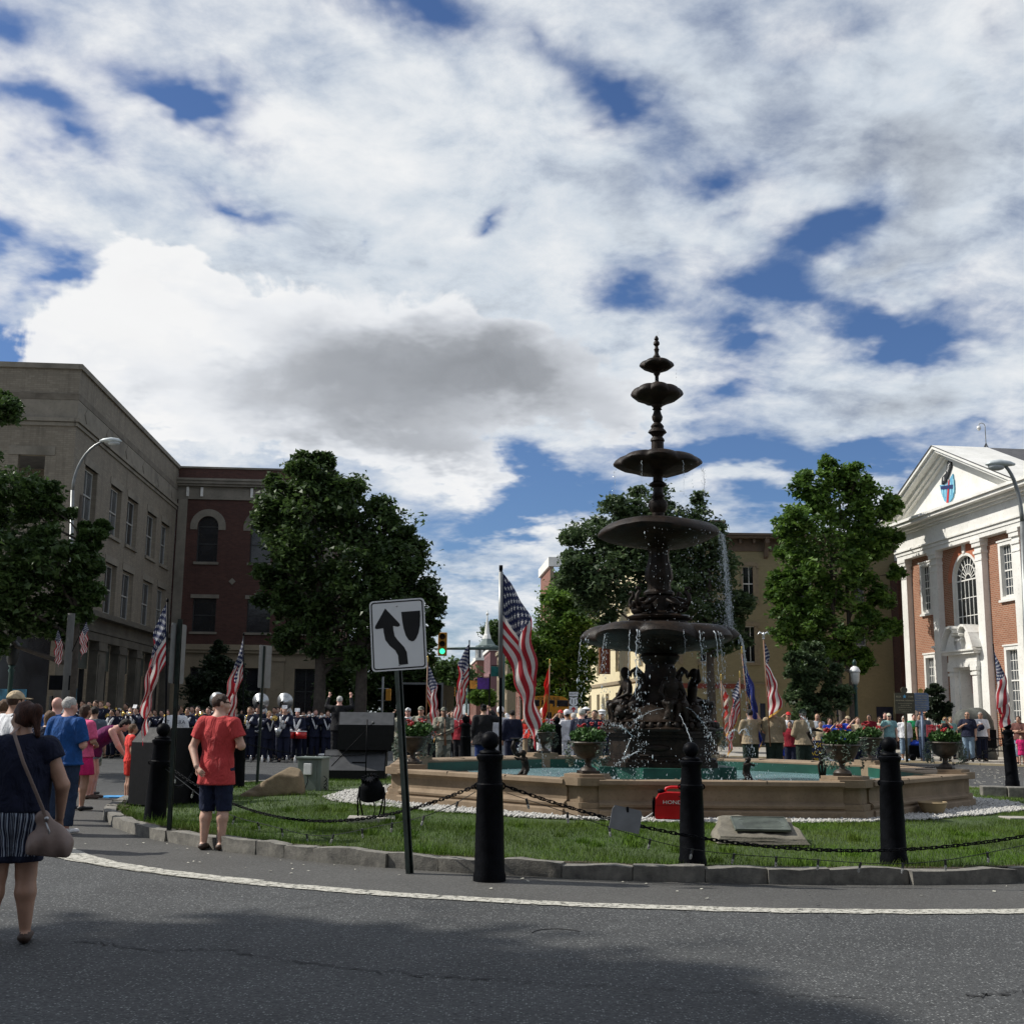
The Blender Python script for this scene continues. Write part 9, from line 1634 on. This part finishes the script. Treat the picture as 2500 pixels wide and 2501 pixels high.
person('soldier in camouflage gripping a rifle before his chest', at(1083, 32.2), 176, 1.76, 'pole', camo, 'long', camo, 'trousers', ('short', 'brown'), ('cap', camocap), bsh, 'tan', 1.18, .024)
q = at(1086, 31.9); rf = thing('rifle', 'dark rifle held upright by the second soldier', 'rifle', (q[0], q[1], .0)); b = MB(); b.tube([(0, 0, 1.05), (0, 0, 1.95)], .016, 6); b.obj('barrel', mblk2, rf, True); b = MB(); b.tube([(.02, 0, .75), (0, 0, 1.1), (0, 0, 1.45)], [.05, .035, .022], 6, True, .5); b.obj('stock', mpolew, rf, True)
person('person in camouflage saluting behind the two soldiers', at(1066, 36.4), 180, 1.74, 'salute', camo, 'long', camo, 'trousers', ('short', 'brown'), None, bsh, 'pink', 1.05, .028)
person('girl in dark red vest over white sleeves behind the pool bollard', at(1121, 35.2), -30, 1.66, 'salute', dkred, 'long', black, 'trousers', ('bob', 'lightbrown'), None, bsh, 'pale', 1.05, .026)
person('veteran in white shirt between the soldier and the centre flag', at(1104, 37.4), 190, 1.7, 'salute', white, 'long', black, 'trousers', ('short', 'dark'), None, bsh, 'pale', 1.05, .028)
person('broad officer in black uniform seen from behind, saluting', at(1180, 30.9), 4, 1.84, 'salute', black, 'long', C('dress_blue', .012, .03, .12), 'trousers', ('short', 'dark'), ('garrison', mblk2), bsh, 'tan', 1.35, .02, hem=.44, extra=lambda r_, j, H, wf, u: (lambda b: ([b.cbox((s_*.2, -.03, .835*H), (.1, .05, .02), .005) for s_ in (-1, 1)], b.obj('shoulder_board', mgoldm, r_)))(MB()))
person('sailor in white uniform with dark collar left of the large flag', at(1221, 33.6), 12, 1.76, 'salute', white, 'long', white, 'trousers', ('short', 'dark'), ('sailor', whcap), bsh, 'tan', 1.15, .024)
person('person in navy behind the large flag', at(1250, 33), 10, 1.72, 'stand', navy, 'long', navy, 'trousers', ('short', 'dark'), None, bsh, 'tan', 1.1, .028)
person('veteran in red cap and red shirt saluting beside the large flag', at(1304, 36.5), 170, 1.72, 'salute', redc, 'short', black, 'trousers', ('short', 'grey'), ('cap', redcap), bsh, 'tan', 1.1, .026)
person('sailor in white hat holding the red flag', at(1327, 34.2), 160, 1.74, 'pole', white, 'long', white, 'trousers', ('short', 'dark'), ('sailor', whcap), bsh, 'tan', 1.1, .024)
flagstaff('red and gold flag with spear tip held by the sailor', 1339, 33.8, 1342, 1625, Lf=1.3, Hf=.9, dx=-.8, dyw=.2, p0=72, p1=86, A_=.1, kf=1.5, ph=1.4, kind='marine')
person('veteran in red cap and white shirt saluting in front of the school bus', at(1368, 36.8), 200, 1.74, 'salute', white, 'short', white, 'trousers', ('short', 'grey'), ('cap', redcap), bsh, 'tan', 1.1, .026)
person('sailor in white uniform, dark neckerchief, right of the red flag', at(1384, 34.6), 20, 1.7, 'stand', white, 'long', white, 'trousers', ('short', 'dark'), ('sailor', whcap), bsh, 'tan', 1.05, .026)
person('grey-haired sailor in white with a black neckerchief below the route sign', at(1400, 35.4), 30, 1.66, 'salute', white, 'long', white, 'trousers', ('short', 'white'), None, bsh, 'pale', 1.05, .026)
person('bald white-haired veteran in navy jacket left of the fountain base', at(1420, 29.6), -25, 1.76, 'stand', navy, 'long', navy, 'trousers', ('short', 'white'), None, bsh, 'pink', 1.3, .02, hem=.45)
person('officer in white peaked cap behind the bald veteran', at(1431, 33.4), 20, 1.78, 'stand', navy, 'long', navy, 'trousers', ('short', 'dark'), ('peak', whcap), bsh, 'pale', 1.15, .024)
person('officer in navy uniform saluting beside the fountain figures', at(1452, 31.4), 165, 1.74, 'salute', navy, 'long', navy, 'trousers', ('short', 'dark'), None, bsh, 'tan', 1.15, .024)
person('navy officer at the fountain base, half hidden by the bronze', at(1470, 32.6), 170, 1.72, 'salute', navy, 'long', navy, 'trousers', ('short', 'dark'), ('peak', whcap), bsh, 'tan', 1.1, .026)
person('man in red cap at the left of the school bus, mostly behind the large flag', at(1291, 37.5), 175, 1.7, 'stand', redc, 'short', khaki, 'trousers', ('short', 'dark'), ('cap', redcap), bsh, 'tan', 1.05, .028)
# --- scouts on the right
person('scout leader in tan shirt lifting a flag pole, left of the two others', at(1832, 31), 8, 1.80, 'polehigh', khaki, 'half', dkgreen, 'trousers', ('short', 'dark'), None, bsh, 'pale', 1.2, .02)
person('large scout leader in tan shirt and dark cap between the flags', at(1890, 31), -6, 1.88, 'pole', khaki, 'half', dkgreen, 'trousers', ('short', 'dark'), ('brim', dkgreen), bsh, 'tan', 1.22, .02)
person('broad scout leader in tan shirt and dark cap before the banner', at(1962, 30.6), 10, 1.80, 'front', khaki, 'long', dkgreen, 'trousers', ('short', 'grey'), ('backcap', dkgreen), bsh, 'pink', 1.26, .02)
flagstaff('American flag behind the falling water, left of the blue flag', 1808, 32.2, 1806, 1655, Lf=1.3, Hf=.9, dx=-.9, dyw=.2, p0=58, p1=82, A_=.14, kf=1.5, ph=2.2)
flagstaff('dark blue flag with gold spear tip among the scouts', 1835, 31.2, 1811, 1596, Lf=1.7, Hf=1.0, dx=.9, dyw=.1, p0=70, p1=80, A_=.1, kf=1.5, ph=.2, kind='blue')
flagstaff('American flag topped by a white eagle held by the large scout leader', 1880, 30.7, 1864, 1562, Lf=1.4, Hf=.95, dx=.6, dyw=.3, p0=58, p1=85, A_=.2, kf=1.3, ph=3.6, tip='eagle')
flagstaff('faded striped flag with gold fringe beside the fountain', 1768, 34.5, 1760, 1662, Lf=1.1, Hf=.75, dx=.7, dyw=.2, p0=66, p1=86, A_=.13, kf=1.5, ph=1.2, kind='stripe')
for u, Y, H, k, tp_, yw, hr, ht, lab in ((1915, 35.2, 1.42, 'salute', tan_, 150, ('short', 'brown'), None, 'boy in yellow neckerchief saluting between the two scout leaders'), (1929, 34.4, 1.5, 'stand', dkred, 160, ('bob', 'dark'), None, 'girl in dark dress and red bag between the scout leaders'), (1926, 37.5, 1.76, 'salute', white, 170, ('short', 'dark'), ('cap', redcap), 'adult in red cap saluting behind the broad scout leader'),
        (2004, 36.9, 1.5, 'stand', tan_, 170, ('short', 'brown'), None, 'scout in tan shirt left of the blue shirted boys'), (1996, 40.5, 1.74, 'stand', C('light_grey', .4, .42, .44), 175, ('bald', 'dark'), None, 'bald man in light grey shirt behind the banner'), (2026, 39.2, 1.6, 'stand', bluec, 190, ('short', 'brown'), None, 'boy in blue shirt and glasses, tallest at the left of the cub group'),
        (2046, 38.4, 1.48, 'salute', bluec, 178, ('bob', 'lightbrown'), None, 'blonde cub in blue saluting in the middle of the group'), (2071, 39.6, 1.66, 'salute', bluec, 182, ('short', 'lightbrown'), ('cap', tan_), 'cub leader in blue shirt and tan cap saluting'), (2095, 38.8, 1.64, 'salute', tan_, 176, ('long', 'lightbrown'), None, 'scout girl in tan shirt and dark neckerchief saluting'),
        (2042, 36.9, 1.24, 'salute', bluec, 170, ('short', 'dark'), None, 'small cub in blue saluting above the banner'), (2064, 36.9, 1.22, 'stand', bluec, 180, ('short', 'dark'), ('cap', mat('cap_orange', (.6, .2, .02), .7)), 'small cub in orange cap at the right end of the banner'), (2018, 36.8, 1.2, 'stand', bluec, 175, ('short', 'brown'), None, 'small dark-haired cub behind the banner lettering'),
        (2124, 42.6, 1.68, 'stand', dkred, 150, ('long', 'dark'), None, 'woman in dark red top behind the red flowers'), (2149, 43.2, 1.6, 'stand', cream_, 178, ('bob', 'brown'), None, 'woman in cream flowered blouse and sunglasses'), (2163, 45.2, 1.78, 'stand', black, 170, ('short', 'dark'), None, 'tall man in black at the back, next to the flowered blouse'), (2172, 42.4, 1.72, 'heart', teal, 165, ('short', 'white'), ('cap', cream_), 'man in teal T-shirt and white cap, hand on heart'),
        (2233, 46.3, 1.72, 'stand', green, 185, ('short', 'brown'), None, 'man in green shirt behind the white-shirted woman'), (2246, 47.2, 1.74, 'stand', black, 180, ('short', 'dark'), None, 'person in black in front of the white pilaster'), (2322, 46.2, 1.62, 'stand', teal, 178, ('long', 'blond'), None, 'blonde person in teal behind the woman with the phone')):
    ad = H > 1.45; person(lab, at(u, Y, .06 if u > 2110 else 0), yw, H, k, tp_, 'short', navy if ad else bluec, 'trousers' if ad else 'shorts', hr, ht, bsh, sks[u % 5], 1.08 if ad else .98, .027, glasses=(u in (2149, 2172, 2071)), group=None)
for u, Y, H, k, tp_, sl, bt, lg, yw, hr, ht, sh_, w_, gl, lab in ((2209, 44.3, 1.64, 'stand', white, 'long', ltdenim, 'capri', 165, ('bob', 'white'), None, mat('shoe_blue', (.3, .45, .65), .6), 1.15, True, 'white-haired woman in loose white shirt and pale capri trousers'), (2256, 44.0, 1.76, 'stand', grey, 'short', denim, 'jeans', 172, ('short', 'dark'), None, brs, 1.02, True, 'slim young man in grey T-shirt beside the red sign'),
        (2309, 43.6, 1.62, 'phone', black, 'none', black, 'trousers', 165, ('long', 'blond'), None, bsh, 1.05, True, 'blonde woman in black top holding up a phone'), (2364, 43.8, 1.82, 'heart', navy, 'half', ltdenim, 'jeans', 150, ('bald', 'brown'), None, bsh, 1.2, True, 'bald man in navy T-shirt and faded jeans, hand on chest'),
        (2396, 44.2, 1.82, 'heart', white, 'half', navy, 'trousers', 168, ('short', 'grey'), None, bsh, 1.2, True, 'grey-haired man in white T-shirt holding a dark cap to his chest'), (2489, 42.2, 1.68, 'cross', C('brown_top', .14, .06, .05), 'half', ltdenim, 'capri', 140, ('long', 'brown'), None, brs, 1.15, False, 'woman in brown top at the right edge'), (2492, 40.8, 1.02, 'stand', hotp, 'short', hotp, 'skirt', 160, ('bob', 'lightbrown'), None, brs, .95, False, 'small child in bright pink dress at the right edge')):
    person(lab, at(u, Y, .06), yw, H, k, tp_, sl, bt, lg, hr, ht, sh_, sks[u % 5], w_, .025, glasses=gl)
q = P(2303, 1763, 43.3); ph_ = thing('phone', 'pale mint phone held up by the blonde woman', 'phone', q); MB().cbox((0, 0, 0), (.15, .015, .09), .006).obj('case', mat('mint', (.3, .6, .5), .5), ph_); b = MB(); b.ball((-.05, -.01, .02), .012, 6, 5); b.obj('camera_lens', mblk2, ph_, True)
q = P(2396, 1776, 43.95); cp_ = thing('held_cap', 'dark baseball cap held against the white T-shirt', 'cap', q); b = MB(); b.ball((0, 0, 0), (.12, .07, .11), 14, 8); b.obj('crown', navy, cp_, True); b = MB(); b.tube([(-.08, -.02, -.08), (-.14, -.04, -.13)], [.07, .05], 8, True, .2); b.obj('brim', navy, cp_, True)
